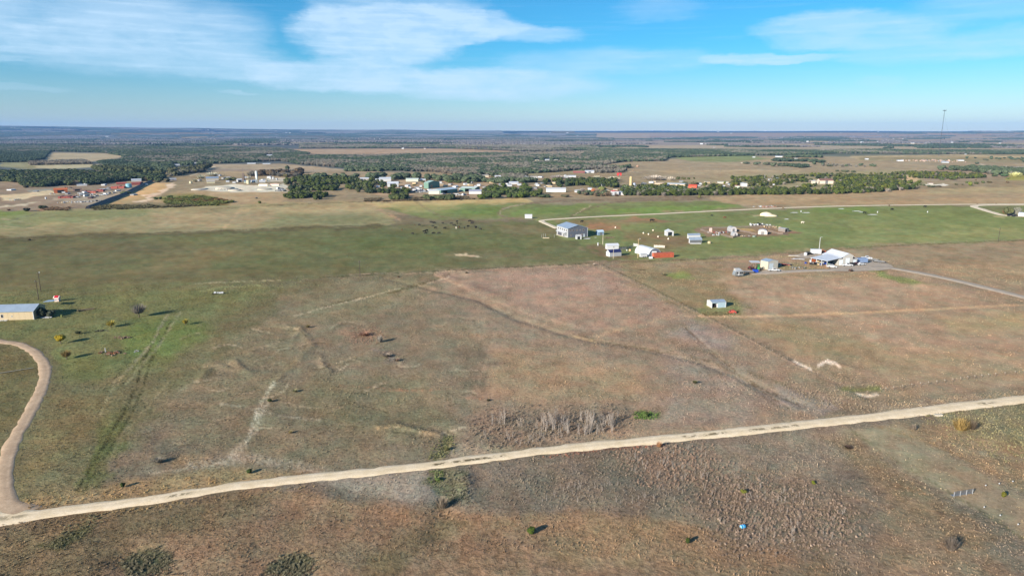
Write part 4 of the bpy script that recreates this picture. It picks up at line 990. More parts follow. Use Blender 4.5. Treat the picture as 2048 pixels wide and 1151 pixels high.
# ------------------------------------------------------------------ buildings
def site(C, Rr, Lu=None, d=None):
    """front corners C (near) and Rr in the photograph, plus where the far end of the left wall shows"""
    c, r = P(*C), P(*Rr); w = (r - c).length; a = math.atan2(r.y - c.y, r.x - c.x); n = Vector((-math.sin(a), math.cos(a)))
    if d is None:
        lo, hi = 0.0, 80.0
        for _ in range(50):
            m = (lo + hi) / 2; q = c + n * m; u, v = to_px(np.array([q.x]), np.array([q.y]), np.array([0.]))
            if u[0] > Lu: lo = m
            else: hi = m
        d = lo
    return Vector((c.x, c.y, gz((c + (r - c) * .5 + n * d * .5).x, (c + (r - c) * .5 + n * d * .5).y))), a, w, d
WHITE = mat('white_metal', (178, 182, 186), .45, var=.06); CREAM = mat('cream_metal', (172, 167, 150), .5, var=.06)
ROOFW = mat('white_roof', (186, 192, 200), .35, var=.06, scale=.5); GALV = mat('galvanised_roof', (158, 174, 190), .35, .35, var=.10, scale=.4)
SLATE = mat('slate_board', (86, 92, 104), .7, var=.12); LGREY = mat('pale_grey_wall', (152, 156, 160), .6, var=.08); DARK = mat('dark_glass_and_openings', (34, 38, 46), .15, spec=.6)
NAVY = mat('navy_shingle', (34, 42, 84), .6); ORANGE = mat('orange_steel', (172, 92, 68), .6, var=.15, scale=.8); BLACK = mat('black_paint', (26, 26, 28), .5)
TAN = mat('tan_board', (176, 160, 128), .8); REDM = mat('red_paint', (140, 62, 56), .6, var=.18); STEEL = mat('grey_steel', (128, 130, 132), .45, .5)
WOOD = mat('weathered_wood', (122, 104, 88), .9, var=.25, scale=3); GREENP = mat('green_paint', (58, 140, 62), .5); BLUEP = mat('blue_paint', (28, 56, 130), .5)
TEAL = mat('green_cladding', (92, 124, 112), .6, var=.08); TEALR = mat('pale_green_roof', (150, 178, 168), .4, var=.08); BEIGE = mat('beige_metal', (178, 176, 166), .5, var=.05)
RUBBER = mat('rubber', (28, 28, 30), .9); CONC = mat('concrete', (172, 166, 152), .85, var=.15); SAND = mat('caliche_heap', (214, 200, 170), .95, var=.1)
CYAN = mat('blue_plastic', (30, 132, 188), .35); BROWNR = mat('brown_shingle', (120, 92, 82), .8, var=.15); TARP = mat('black_tarp', (34, 38, 48), .6, var=.3)
PINK = mat('pink_panel', (196, 122, 118), .6); TERRA = mat('terracotta', (142, 80, 72), .8, var=.2)

def opening(parent, kind, x0, x1, z0, z1, side, w, d, fm=None, gm=None, depth=.05):
    """a window, door or shutter on the front ('f'), left ('l') or right ('r') wall"""
    fm = fm or WHITE; gm = gm or DARK; t = .09; b = MB(); g = MB()
    def put(mb, a0, a1, zz0, zz1, o0, o1, m):
        if side == 'f': mb.box(a0, a1, -o1, -o0, zz0, zz1, m)
        elif side == 'l': mb.box(-o1, -o0, a0, a1, zz0, zz1, m)
        else: mb.box(w + o0, w + o1, a0, a1, zz0, zz1, m)
    put(b, x0, x1, z0, z0 + t, -.01, depth, fm); put(b, x0, x1, z1 - t, z1, -.01, depth, fm)
    put(b, x0, x0 + t, z0 + t, z1 - t, -.01, depth, fm); put(b, x1 - t, x1, z0 + t, z1 - t, -.01, depth, fm)
    put(g, x0 + t, x1 - t, z0 + t, z1 - t, -.01, depth * .45, gm)
    if kind == 'window':
        f = b.build('window', parent); g.build('pane', f)
    elif kind == 'door':
        f = g.build('door', parent); b.build('door_frame', f)
    else:
        f = g.build('roller_door', parent); b.build('door_frame', f)
    return f
def building(name, label, cat, C, Rr, Lu=None, d=None, H=3, rise=1, ridge='y', wall=WHITE, roof=ROOFW, over=.25, front=None, openings=(), trim=None, group=None, shed_roof=False, side_wall=None, keep=True, px=None):
    loc, a, w, d = site(C, Rr, Lu, d); t = thing(name, label, cat, loc, a, group); th = .1; B = MB(); z0 = -.4
    sw = side_wall or wall
    def gable(y0, y1, m):
        if ridge == 'y' and not shed_roof: B.prism([(0, H), (w / 2, H + rise - .02), (w, H)], y0, y1, m)
    if front is None: B.box(0, w, 0, th, z0, H, wall)
    else:
        x0, x1, zt = front
        if x0 > .05: B.box(0, x0, 0, th, z0, H, wall)
        if x1 < w - .05: B.box(x1, w, 0, th, z0, H, wall)
        if zt < H: B.box(x0, x1, 0, th, zt, H, wall)
    B.box(0, w, d - th, d, z0, H + (rise if shed_roof == 'b' else 0), wall)
    if shed_roof == 'b':
        for x0, x1 in ((0, th), (w - th, w)): B.prism([(th, z0), (d - th, z0), (d - th, H + rise), (th, H)], x0, x1, sw, 'x')
    else:
        B.box(0, th, th, d - th, z0, H, sw); B.box(w - th, w, th, d - th, z0, H, sw)
    if ridge == 'y': gable(0, th, wall); gable(d - th, d, wall)
    elif not shed_roof:
        for x0, x1 in ((0, th), (w - th, w)): B.prism([(0, H), (d / 2, H + rise - .02), (d, H)], x0, x1, sw, 'x')
    B.build('wall', t)
    r = MB(); k = .14; o = over
    if shed_roof == 'b': r.prism([(-o, H + .02), (d + o, H + rise + .05), (d + o, H + rise + .05 + k), (-o, H + .02 + k)], -o, w + o, roof, 'x')
    elif ridge == 'y':
        s = rise / (w / 2); r.prism([(-o, H - o * s), (w / 2, H + rise), (w + o, H - o * s), (w + o, H - o * s + k), (w / 2, H + rise + k), (-o, H - o * s + k)], -o, d + o, roof)
    else:
        s = rise / (d / 2); r.prism([(-o, H - o * s), (d / 2, H + rise), (d + o, H - o * s), (d + o, H - o * s + k), (d / 2, H + rise + k), (-o, H - o * s + k)], -o, w + o, roof, 'x')
    r.build('roof', t)
    if trim:
        for x in (0, w):
            q = MB(); q.box(x - .14, x + .14, -.05, .14, z0, H + .03, trim); q.build('corner_trim', t)
            q = MB(); q.box(x - .14, x + .14, d - .14, d + .05, z0, H + .03, trim); q.build('corner_trim', t)
    for op in openings: opening(t, *op[:6], w, d, *op[6:])
    KEEP.append((loc.x, loc.y, w, d, a)); return t, w, d

# ---- two-storey house with the slate gable
U = .345
t, w, d = building('farmhouse', 'two-storey metal farmhouse with a slate grey gable end and pale blue roof', 'house', (1135.7, 475.7), (1174.8, 473.4), 1114, H=6.3, rise=2.1, wall=SLATE, side_wall=LGREY, roof=GALV, trim=WHITE, over=.35)
ww = w
for fx in (.10, .245, .42, .75): opening(t, 'window', fx * w - .0, fx * w + .95, 4.3, 5.6, 'f', w, d, mat('pale_trim', (190, 178, 170), .5))
opening(t, 'window', .60 * w, .60 * w + .6, 4.4, 5.3, 'f', w, d, mat('pale_trim', (190, 178, 170), .5))
for fx in (.14, .56, .68): opening(t, 'window', fx * w, fx * w + .9, 1.2, 2.3, 'f', w, d, mat('pale_trim', (190, 178, 170), .5))
opening(t, 'door', .79 * w, .79 * w + 1.0, 0, 2.2, 'f', w, d, WHITE, mat('pale_door', (170, 186, 196), .5))
for fy in (.10, .28, .46, .64, .82): opening(t, 'window', fy * d, fy * d + 1.2, 4.1, 5.5, 'l', w, d)
opening(t, 'roller_door', .55 * d, .93 * d, 0, 2.7, 'l', w, d, WHITE, mat('grey_shutter', (78, 80, 90), .5))
opening(t, 'door', .30 * d, .40 * d, 0, 2.2, 'l', w, d); opening(t, 'window', .12 * d, .22 * d, .9, 2.1, 'l', w, d)
q = MB(); q.prism([(-1.9, 2.95), (0, 3.5), (0, 3.62), (-1.9, 3.07)], .1 * d, .9 * d, WHITE); q.build('awning', t)
q = MB(); q.box(-.9, -.02, 0.2, d - .2, -.1, .25, CONC); q.build('step', t)

def at_rot(u, v): p = at(u, v); return p
def small_box(name, label, cat, u, v, wpx, hpx, dm, m, rz=None, roofm=None, group=None, over=.1, lean=0.0, door=None):
    """a small hut or crate: wall and shallow roof, wpx and hpx measured in the photograph"""
    s = mpp(u, v); w = wpx * s; h = hpx * s; p = at(u, v)
    rz = -math.atan2(p.x, p.y) if rz is None else rz; t = thing(name, label, cat, p, rz, group)
    xr = not lean and w > dm * .9 and hpx > 3; b = MB(); b.box(-w / 2, w / 2, 0, dm, -.3, h * (.66 if xr else .86), m)
    if xr: b.prism([(.05, h * .66), (dm / 2, h * 1.0), (dm - .05, h * .66)], -w / 2, w / 2, m, 'x')
    b.build('wall', t)
    r = MB()
    if lean: r.prism([(-over, h * .86), (dm + over, h), (dm + over, h + .1), (-over, h * .86 + .1)], -w / 2 - over, w / 2 + over, roofm or m, 'x')
    elif w > dm * .9 and hpx > 3: r.prism([(-over, h * .66), (dm / 2, h * 1.02), (dm + over, h * .66), (dm + over, h * .66 + .12), (dm / 2, h * 1.02 + .12), (-over, h * .66 + .12)], -w / 2 - over, w / 2 + over, roofm or m, 'x')
    else: r.prism([(-w / 2 - over, h * .86), (0, h), (w / 2 + over, h * .86), (w / 2 + over, h * .86 + .1), (0, h + .1), (-w / 2 - over, h * .86 + .1)], -over, dm + over, roofm or m)
    r.build('roof', t)
    if door:
        q = MB(); q.box(-w * door / 2, w * door / 2, -.05, .01, 0, h * .66, DARK if door > .3 else STEEL); q.build('door', t)  # wide ones: dark panel drawn for the shade inside an open front
    return t
small_box('entry_shed', 'little white porch hut against the slate gable of the farmhouse', 'shed', 1157.5, 478.8, 11, 8.5, 2.4, WHITE, .1, LGREY, door=.5)
small_box('garden_shed', 'blue grey garden shed right of the two-storey farmhouse', 'shed', 1202, 470.5, 13, 9.5, 3.6, mat('blue_grey', (112, 134, 156), .6), .35, mat('pale_blue_roof', (168, 190, 210), .5), door=.3)
def post_set(name, label, cat, pxs, h, m, rail=None, group=None, r=.06, rails=()):
    base = at(*pxs[0]); t = thing(name, label, cat, base, 0, group)
    for u, v in pxs:
        p = at(u, v) - base; b = MB(); b.tube((0, 0, -.3), (0, 0, h), r, r, m, 6); b.build('post', t, p)
    for zr in rails:
        for a, c in zip(pxs[:-1], pxs[1:]):
            pa, pc = at(*a) - base, at(*c) - base; b = MB(); b.tube(pa + Vector((0, 0, zr)), pc + Vector((0, 0, zr)), .04, .04, rail or m, 4); b.build('rail', t)
    return t
post_set('pergola', 'row of thin white posts beside the pale deck left of the farmhouse', 'posts', [(1083.5, 474.5), (1087, 473.5), (1091, 473), (1108.5, 475)], 2.3, WHITE)
b = MB(); p = at(1092, 476); b.box(-2.2, 2.2, -1, 1.2, 0, .45, TAN); b.box(-2.0, 2.0, -.8, 1.0, .45, .5, CONC); o = b.build('deck', None, p); tag(o, 'low pale deck on the grass left of the farmhouse', 'deck')
b = MB(); p = at(1216, 476.5)
for i in range(26):
    x, y = random.Random(i).uniform(-3.2, 3.2), random.Random(i + 50).uniform(-1.6, 1.6); b.tube((x, y, .05 + .25 * (i % 4)), (x + 1.6, y + .5, .1 + .25 * (i % 4)), .11, .11, WOOD, 5)
o = b.build('wood_pile', None, p); tag(o, 'grey heap of cut wood and brush right of the blue grey garden shed', 'wood pile')
for i, (u, v, s, lab) in enumerate([(1174, 477.5, 2.2, 'flat white sheets lying on the grass by the farmhouse corner'), (1189.5, 474.8, 1.0, 'single small white sheet lying behind the farmhouse corner')]):
    b = MB(); rg_ = random.Random(i)
    for k in range(6 if i == 0 else 2): b.box(-s * rg_.random() * 1.4, s * rg_.random() + .4, -.4 + .35 * k - 1, -.1 + .35 * k - 1, .04 * k + .05, .04 * k + .12, WHITE, rg_.uniform(-.4, .4))
    tag(b.build('sheet_pile', None, at(u, v)), lab, 'sheets')
def tank(name, label, u, v, hpx, rpx, m, cat='tank', group=None):
    s = mpp(u, v); h, r = hpx * s, rpx * s; t = thing(name, label, cat, at(u, v), 0, group)
    b = MB(); b.tube((0, 0, -.2), (0, 0, h * .88), r, r, m, 14); b.build('barrel', t)
    b = MB(); b.tube((0, 0, h * .88), (0, 0, h), r, r * .35, m, 14); b.build('lid', t); return t
tank('water_tank', 'slim white upright tank in the grass between the farmhouse and the white sheds', 1196, 491, 6, 1.3, WHITE)

# ---- the pair of small sheds
building('storage_shed', 'white metal storage shed behind the navy roofed one', 'shed', (1214.5, 498.9), (1237.3, 498.3), 1210.4, H=2.5, rise=.9, ridge='x', wall=WHITE, roof=ROOFW, openings=[('window', 3.6, 4.5, 1.1, 1.9, 'f', WHITE, STEEL)])
building('storage_shed', 'white shed with a navy blue roof in front of the plain white one', 'shed', (1219.4, 513.8), (1242.7, 512.0), 1212.0, H=2.4, rise=1.3, ridge='x', wall=LGREY, side_wall=WHITE, roof=NAVY, over=.12)
# ---- container
def container(name, label, C, Rr, d=2.44, H=2.75, m=ORANGE, writing=False):
    loc, a, w, d = site(C, Rr, None, d); t = thing(name, label, 'container', loc, a); B = MB(); n = int(w / .28)
    B.box(.08, w - .08, .06, d - .06, .12, H - .06, m)
    for i in range(n):
        x = .2 + i * (w - .4) / n; B.box(x, x + .13, .0, .06, .25, H - .2, m); B.box(x, x + .13, d - .06, d, .25, H - .2, m)
    B.build('body', t)
    f = MB()
    for x in (0, w - .16):
        for y in (-.02, d - .14): f.box(x, x + .16, y, y + .16, 0, H, m)
    for z in (0, H - .16): f.box(.16, w - .16, -.02, .1, z, z + .16, m); f.box(.16, w - .16, d - .1, d + .02, z, z + .16, m)
    f.build('frame', t)
    g = MB(); g.box(-.04, .07, .2, d / 2 - .02, .2, H - .2, m); g.build('door', t); g = MB(); g.box(-.04, .07, d / 2 + .02, d - .2, .2, H - .2, m); g.build('door', t)
    return t, w
t, cw = container('shipping_container', 'long orange shipping container lying in front of the arched shelter', (1307.6, 516.6), (1347.5, 514.6))
for i in range(6):                      # worn dark lettering, too small in the photograph to read
    b = MB(); x = .9 + i * .55; b.box(x, x + .34, -.03, -.022, .55, 1.05, mat('worn_lettering', (146, 58, 48), .7)); b.build('lettering', t)
# ---- arched shelter
def quonset(name, label, cat, front_c, ang, w, L, h, m, endm=None, open_front=True, group=None, inner=None, base_h=0):
    t = thing(name, label, cat, (front_c.x, front_c.y, gz(front_c.x, front_c.y)), ang, group); n = 14; V = []; F = []
    prof = [(-w / 2 * math.cos(math.pi * i / n), base_h + (h - base_h) * math.sin(math.pi * i / n) ** .85) for i in range(n + 1)]
    if base_h: prof = [(-w / 2, 0)] + prof + [(w / 2, 0)]
    b = MB(); k = len(prof)
    for i in range(k - 1):
        (x0, z0), (x1, z1) = prof[i], prof[i + 1]; q = .97
        b.poly([(x0, 0, z0), (x1, 0, z1), (x1, L, z1), (x0, L, z0)], m); b.poly([(x0 * q, 0, z0 * q), (x1 * q, 0, z1 * q), (x1 * q, L, z1 * q), (x0 * q, L, z0 * q)], m)
        b.poly([(x0, 0, z0), (x1, 0, z1), (x1 * q, 0, z1 * q), (x0 * q, 0, z0 * q)], m)
    me = bpy.data.meshes.new('cover'); me.from_pydata(b.v, [], b.f); me.materials.append(m); link(bpy.data.objects.new('cover', me), t)
    e = MB(); e.poly([(x * .97, L - .05, z * .97) for x, z in prof] , endm or m); e.poly([(x * .97, L - .12, z * .97) for x, z in reversed(prof)], endm or m); e.build('end_wall', t)
    if not open_front:
        e = MB(); e.poly([(x * .97, .06, z * .97) for x, z in prof], endm or m); e.poly([(x * .97, .14, z * .97) for x, z in reversed(prof)], endm or m); e.build('front_wall', t)
        g = MB(); g.box(-w * .16, w * .16, -.02, .05, 0, h * .62, inner or DARK); g.build('door', t)
    for j in range(1, 6):
        y = L * j / 6; r = MB()
        for i in range(k - 1):
            (x0, z0), (x1, z1) = prof[i], prof[i + 1]; q = 1.012; r.poly([(x0 * q, y - .06, z0 * q), (x1 * q, y - .06, z1 * q), (x1 * q, y + .06, z1 * q), (x0 * q, y + .06, z0 * q)], LGREY)
        r.build('hoop', t)
    return t
fc = P(1309.5, 512.5)
quonset('arched_shelter', 'white arched fabric shelter with an end wall painted shaded grey behind the orange container', 'shelter', fc, .42, 8.6, 14, 4.5, mat('shelter_fabric', (184, 192, 198), .5), mat('shaded_end', (104, 108, 120), .7), False)  # shade on the front end is put into its grey colour
b = MB(); b.box(-1.9, 1.9, -1.1, 1.1, .35, 1.9, WHITE); b.box(-1.95, 1.95, -1.15, 1.15, 1.9, 1.98, LGREY); t = thing('utility_trailer', 'small white box trailer under the left side of the arched shelter', 'trailer', at(1286.5, 514.5), .3); b.build('body', t)
for x in (-.6, .6): b = MB(); b.tube((x, -1.15, .35), (x, -1.0, .35), .35, .35, RUBBER, 10); b.build('wheel', t)
b = MB(); b.box(-1.0, 1.0, -.6, .8, 0, 1.1, WHITE); b.box(-1.2, .9, -1.2, -.6, 0, .5, WHITE); tag(b.build('white_crate', None, at(1301.5, 517)), 'white crates stacked at the left end of the orange container', 'crates')
b = MB(); b.box(-2.2, 2.6, 0, .3, 0, 3.0, WHITE); tag(b.build('white_partition', None, at(1304, 513)), 'white upright panel standing between arched shelter and orange container', 'panel')
def panel_fence(name, label, pxs, h, m, cat='fence', n_slat=5, group=None, post=None):
    base = at(*pxs[0]); t = thing(name, label, cat, base, 0, group)
    for a, c in zip(pxs[:-1], pxs[1:]):
        pa, pc = at(*a) - base, at(*c) - base; L = (pc - pa).length; ang = math.atan2(pc.y - pa.y, pc.x - pa.x)
        b = MB()
        for k in range(n_slat): z = h * (k + .5) / n_slat; b.box(0, L, -.02, .02, z - h * .32 / n_slat, z + h * .32 / n_slat, m)
        o = b.build('panel', t, pa); o.rotation_euler = (0, 0, ang)
        b = MB(); b.box(-.07, .07, -.07, .07, -.2, h + .15, post or m); b.build('post', t, pa)
    return t
panel_fence('pen_fence', 'white slatted pen fence behind the right side of the arched shelter', [(1308, 494.6), (1313, 494.9), (1318.5, 495.2), (1324, 495.5), (1329.5, 495.8)], 1.5, mat('bleached_panel', (206, 196, 186), .7), n_slat=4)
panel_fence('pen_fence', 'short white pen fence behind the left side of the arched shelter', [(1267, 492), (1272, 493), (1278, 494)], 1.7, WHITE, n_slat=3)
panel_fence('livestock_fence', 'grey open panel fence behind the white storage shed', [(1238, 500), (1245, 499.5), (1252, 499), (1259, 497), (1266, 496)], 1.7, STEEL, n_slat=4)

# ---- white canopy and the two white sheds right of it
building('canopy_shelter', 'white canopy shelter with a dark open front standing alone in the paddock', 'shelter', (1333, 472.2), (1347.2, 472.0), 1328.6, H=3.0, rise=1.1, wall=WHITE, roof=ROOFW, front=(1.0, 3.9, 2.7), over=.15)
building('white_shed', 'white lean-to shed standing behind its twin left of the corral', 'shed', (1376.5, 477.0), (1400.5, 476.4), 1374.2, H=2.2, rise=.9, wall=WHITE, roof=GALV, shed_roof='b', over=.1)
building('white_shed', 'white shed with shade painted grey on its front, before its twin left of the corral', 'shed', (1379.5, 486.6), (1403.8, 486.0), 1377.2, H=1.9, rise=1.5, wall=STEEL, side_wall=WHITE, roof=GALV, shed_roof='b', over=.15)  # front wall is grey to carry the shade of the white shed's front
b = MB(); b.box(-3.6, 3.6, -.25, .05, 0, .5, WHITE); tag(b.build('feed_trough', None, at(1391, 487.6)), 'long low white trough in front of the nearer white shed', 'trough')
tank('stock_tank', 'tan round stock tank in the shade right of the white sheds', 1418.5, 487, 4.5, 3.2, TAN)
# ---- corrals
quonset('hay_shelter', 'grey arched hay shelter, rear one of the pair in the corral', 'shelter', P(1467, 463.5), .1, 4.6, 6, 3.6, LGREY, mat('pale_canvas', (176, 174, 176), .7), False, inner=STEEL, base_h=1.6)
quonset('hay_shelter', 'grey arched hay shelter, front one of the pair in the corral', 'shelter', P(1470.5, 472), .1, 3.4, 4, 2.7, LGREY, mat('pale_canvas', (176, 174, 176), .7), False, inner=STEEL, base_h=1.2)
quonset('stock_shelter', 'white rounded stock shelter at the right end of the corral', 'shelter', P(1525, 468.5), -.35, 6.2, 5.5, 3.4, WHITE, mat('canvas_front', (184, 172, 166), .7), False, inner=STEEL, base_h=1.7)
building('lean_to_shed', 'grey open-fronted lean-to shed right of the corral', 'shed', (1570, 464), (1577.5, 463.0), 1556, H=2.3, rise=.3, wall=STEEL, side_wall=mat('lean_board', (118, 112, 108), .8), roof=LGREY, front=(.4, 2.4, 1.9), over=.1)
cf = mat('corral_rail', (122, 110, 102), .85, var=.2)
panel_fence('corral_fence', 'weathered corral fence running along the left side of the pens', [(1401, 460.5), (1408, 462.5), (1415, 465), (1423, 467)], 1.35, cf, n_slat=3)
panel_fence('corral_fence', 'weathered corral fence along the near side below the hay shelters', [(1442, 469.5), (1450, 472), (1458, 474.3), (1466, 475.5), (1480, 472)], 1.35, cf, n_slat=3)
panel_fence('corral_fence', 'weathered corral fence slanting between the hay shelters and the rounded shelter', [(1478, 462), (1490, 464.5), (1502, 467.5), (1513, 470)], 1.35, cf, n_slat=3)
panel_fence('corral_fence', 'weathered corral fence slanting from the rounded shelter to the lean-to', [(1536, 462.5), (1546, 465), (1556, 467.5), (1566, 468.5), (1576, 467.5)], 1.35, cf, n_slat=3)
panel_fence('corral_fence', 'weathered corral fence along the far side of the pens', [(1404, 458), (1430, 457), (1460, 456), (1490, 455), (1520, 454), (1550, 453.5)], 1.35, cf, n_slat=3)
small_box('loading_chute', 'tall pinkish board chute at the left of the corral', 'chute', 1421.5, 465, 4.5, 9, 1.2, mat('pinkish_board', (196, 172, 164), .8), .1)
def scrap(name, label, u, v, spread, n, mats, seed, size=.6, cat='junk pile', depth=.5):
    rg_ = random.Random(seed); b = MB()
    for i in range(n):
        x, y = rg_.gauss(0, spread * .45), rg_.gauss(0, spread * .45 * depth); a, c, h = [size * rg_.uniform(.4, 1.6) for _ in range(3)]
        m = rg_.choice(mats); b.box(x - a / 2, x + a / 2, y - c / 2, y + c / 2, -.1, h * .8, m, rg_.uniform(-1.5, 1.5))
        if i % 3 == 0: b.tube((x, y, h * .3), (x + rg_.uniform(-2, 2) * size, y + rg_.uniform(-1, 1) * size, h), .07 * size + .03, .05, m, 5)
    p = at(u, v); o = b.build(name, None, p); tag(o, label, cat, None, 'stuff' if n >= 16 else None); return o
scrap('scrap_heap', 'heap of scrap and gates inside the corral, left of the hay shelters', 1435, 465, 8, 34, [WOOD, STEEL, LGREY, TERRA], 3, .9)
scrap('scrap_heap', 'low white scrap at the near corner of the corral', 1429, 469.5, 3.4, 8, [WHITE, LGREY], 4, .8)
scrap('scrap_heap', 'row of scrap and machinery in the grass behind the corral', 1513, 450, 9, 34, [WHITE, STEEL, WOOD, BLACK], 5, 1.0)
scrap('scrap_heap', 'tan heap of feed and timber behind the rounded shelter', 1545, 455, 6, 18, [TAN, WOOD], 6, .8)
scrap('scrap_heap', 'pink white rubble at the near edge of the corral', 1496, 472, 5, 20, [LGREY, WOOD, TAN], 7, .5)
tank('stock_tank', 'low green grey stock tank at the near edge of the corral', 1508, 473.5, 3, 3.4, mat('tank_green', (118, 130, 122), .6))
def heap(name, label, u, v, rx, ry, h, m, cat='heap', seed=1, kind=None):
    iv, if_ = ico(); rng = np.random.RandomState(seed); pts = iv[:, :] * np.array([rx, ry, h]); d = 1 + .35 * (fbm(iv[:, 0] * 2 + 9, iv[:, 1] * 2 + 9, seed, 3) - .5)
    pts = pts * d[:, None]; pts[:, 2] = np.where(iv[:, 2] < .05, -.15, pts[:, 2])
    me = mesh_np(name, pts, if_, m, smoothf=True); o = link(bpy.data.objects.new(name, me)); o.location = at(u, v); tag(o, label, cat, None, kind); return o
heap('caliche_heap', 'pale heap of crushed caliche in the green pasture behind the corral', 1532.5, 431.5, 5.5, 3.5, 3.2, SAND, seed=3)
heap('caliche_heap', 'low pale tail of caliche beside the larger heap in the pasture', 1542, 432.5, 6, 3, 1.4, SAND, seed=5)

# ---- beige shed, trailers and machines
building('metal_workshop', 'beige metal workshop with a pale roller door beside the green machinery', 'workshop', (1535.2, 539.2), (1555.2, 536.7), 1520.2, H=4.0, rise=.8, wall=BEIGE, side_wall=CREAM, roof=GALV, over=.05, openings=[('roller', 1.0, 3.9, 0, 3.2, 'f', WHITE, mat('pale_shutter', (190, 202, 208), .5))])
def wheels(t, xs, y0, y1, r=.36, m=RUBBER):
    for x in xs:
        for y in (y0, y1): b = MB(); b.tube((0, -.12, 0), (0, .12, 0), r, r, m, 12); b.tube((0, -.13, 0), (0, .13, 0), r * .5, r * .5, STEEL, 8); b.build('wheel', t, (x, y, r))
def rv(name, label, u, v, L, rz, m, band=None):
    t = thing(name, label, 'camper', at(u, v), rz); b = MB(); prof = [(-L / 2, .5), (-L / 2 - .15, 1.3), (-L / 2 + .35, 2.9), (L / 2 - .3, 3.0), (L / 2, 2.6), (L / 2, .5)]
    b.prism(prof, -1.2, 1.2, m); b.build('body', t); b = MB(); b.prism([(-L / 2 + .3, 2.9), (L / 2 - .2, 3.0), (L / 2 - .3, 3.12), (-L / 2 + .4, 3.02)], -1.22, 1.22, WHITE); b.build('roof', t)
    for x in (-L * .3, 0.1, L * .25): opening_simple(t, x, x + .9, 1.6, 2.3, -1.2)
    b = MB(); b.box(L * .05 - .9, L * .05 - .2, -1.235, -1.19, .6, 2.5, WHITE); b.build('door', t); wheels(t, (-.4, .5), -1.12, 1.12); return t
def opening_simple(t, x0, x1, z0, z1, y):
    b = MB(); b.box(x0, x1, y - .04, y + .01, z0, z1, DARK); b.build('window', t)
rv('travel_trailer', 'silver travel trailer at the left end of the ranch drive', 1475.5, 552.5, 4.6, .25, mat('aluminium', (150, 156, 158), .3, .5))
b = MB(); b.box(-1.4, 1.4, -1, 1, .3, 2.3, CREAM); b.box(-1.5, 1.5, -1.1, 1.1, 2.3, 2.42, WHITE); b.tube((-1.6, 0, .3), (-2.4, 0, .3), .06, .06, STEEL, 5); t = thing('cream_trailer', 'cream box trailer parked just behind the silver travel trailer', 'trailer', at(1474, 546), .2); b.build('body', t); wheels(t, (0,), -1.05, 1.05)
def flatbed(label, u, v, L, rz, m=BLACK, group=None):
    t = thing('flatbed_trailer', label, 'trailer', at(u, v), rz, group); b = MB(); b.box(-L / 2, L / 2, -1.1, 1.1, .6, .78, m); b.tube((L / 2, 0, .65), (L / 2 + 1.3, 0, .5), .08, .06, m, 5)
    b.build('deck', t); wheels(t, (-.5, .4), -1.15, 1.15); q = MB()
    for k in range(5): q.box(-L / 2 + .3, L / 2 - .5, -.9 + k * .4, -.7 + k * .4, .78, .98 + .1 * (k % 2), STEEL)
    q.build('load', t); return t
flatbed('long dark flatbed trailer loaded with metal between the silver camper and the blue skip', 1492, 545.5, 8.5, -.22)
def skip_bin(label, u, v, m):
    t = thing('skip', label, 'skip', at(u, v), .15); b = MB(); b.prism([(-1.1, .15), (1.1, .15), (1.25, 1.6), (-1.25, 1.6)], -.75, .75, m); b.build('bin', t)
    b = MB(); b.box(-1.3, 1.3, -.8, .8, 1.6, 1.7, BLUEP); b.build('lid', t); return t
skip_bin('bright blue waste skip in front of the green machinery', 1510.7, 544.7, mat('skip_blue', (34, 70, 170), .45))
def tractor(name, label, u, v, rz, m, s=1.0):
    t = thing(name, label, 'tractor', at(u, v), rz); b = MB(); b.box(.1 * s, 1.9 * s, -.4 * s, .4 * s, .7 * s, 1.5 * s, m); b.box(-1.2 * s, .1 * s, -.55 * s, .55 * s, .7 * s, 1.2 * s, m); b.build('body', t)
    b = MB(); b.box(-1.1 * s, .0, -.6 * s, .6 * s, 2.35 * s, 2.45 * s, m)
    for x in (-1.0, -.1):
        for y in (-.5, .5): b.tube((x * s, y * s, 1.1 * s), (x * s, y * s, 2.4 * s), .05, .05, BLACK, 4)
    b.build('cab', t); b = MB(); b.tube((1.5 * s, .2 * s, 1.5 * s), (1.5 * s, .2 * s, 2.2 * s), .05, .05, BLACK, 5); b.build('exhaust', t)
    for x, r in ((-.7, .8), (1.5, .45)):
        for y in (-.75, .75): b = MB(); b.tube((0, -.2 * s, 0), (0, .2 * s, 0), r * s, r * s, RUBBER, 12); b.tube((0, -.21 * s, 0), (0, .21 * s, 0), r * .45 * s, r * .45 * s, m, 8); b.build('wheel', t, (x * s, y * s, r * s))
    return t
tractor('green_tractor', 'bright green tractor parked against the beige workshop', 1516.5, 540, 1.2, GREENP, 1.15)
tractor('red_tractor', 'dark red tractor under the lean-to left of the green one', 1502, 539, 1.9, mat('dark_red', (96, 40, 40), .5), .95)
b = MB(); b.prism([(0, 2.8), (4, 3.1), (4, 3.2), (0, 2.9)], -5.2, 0, WHITE, 'x')
for x in (-5.0, -2.6, -.2):
    for y in (.2, 3.8): b.tube((x, y, 0), (x, y, 2.9), .07, .07, STEEL, 4)
t = thing('machine_lean_to', 'white roofed lean-to over the tractors left of the beige workshop', 'lean-to', at(1521, 536), -.05); b.build('roof', t)
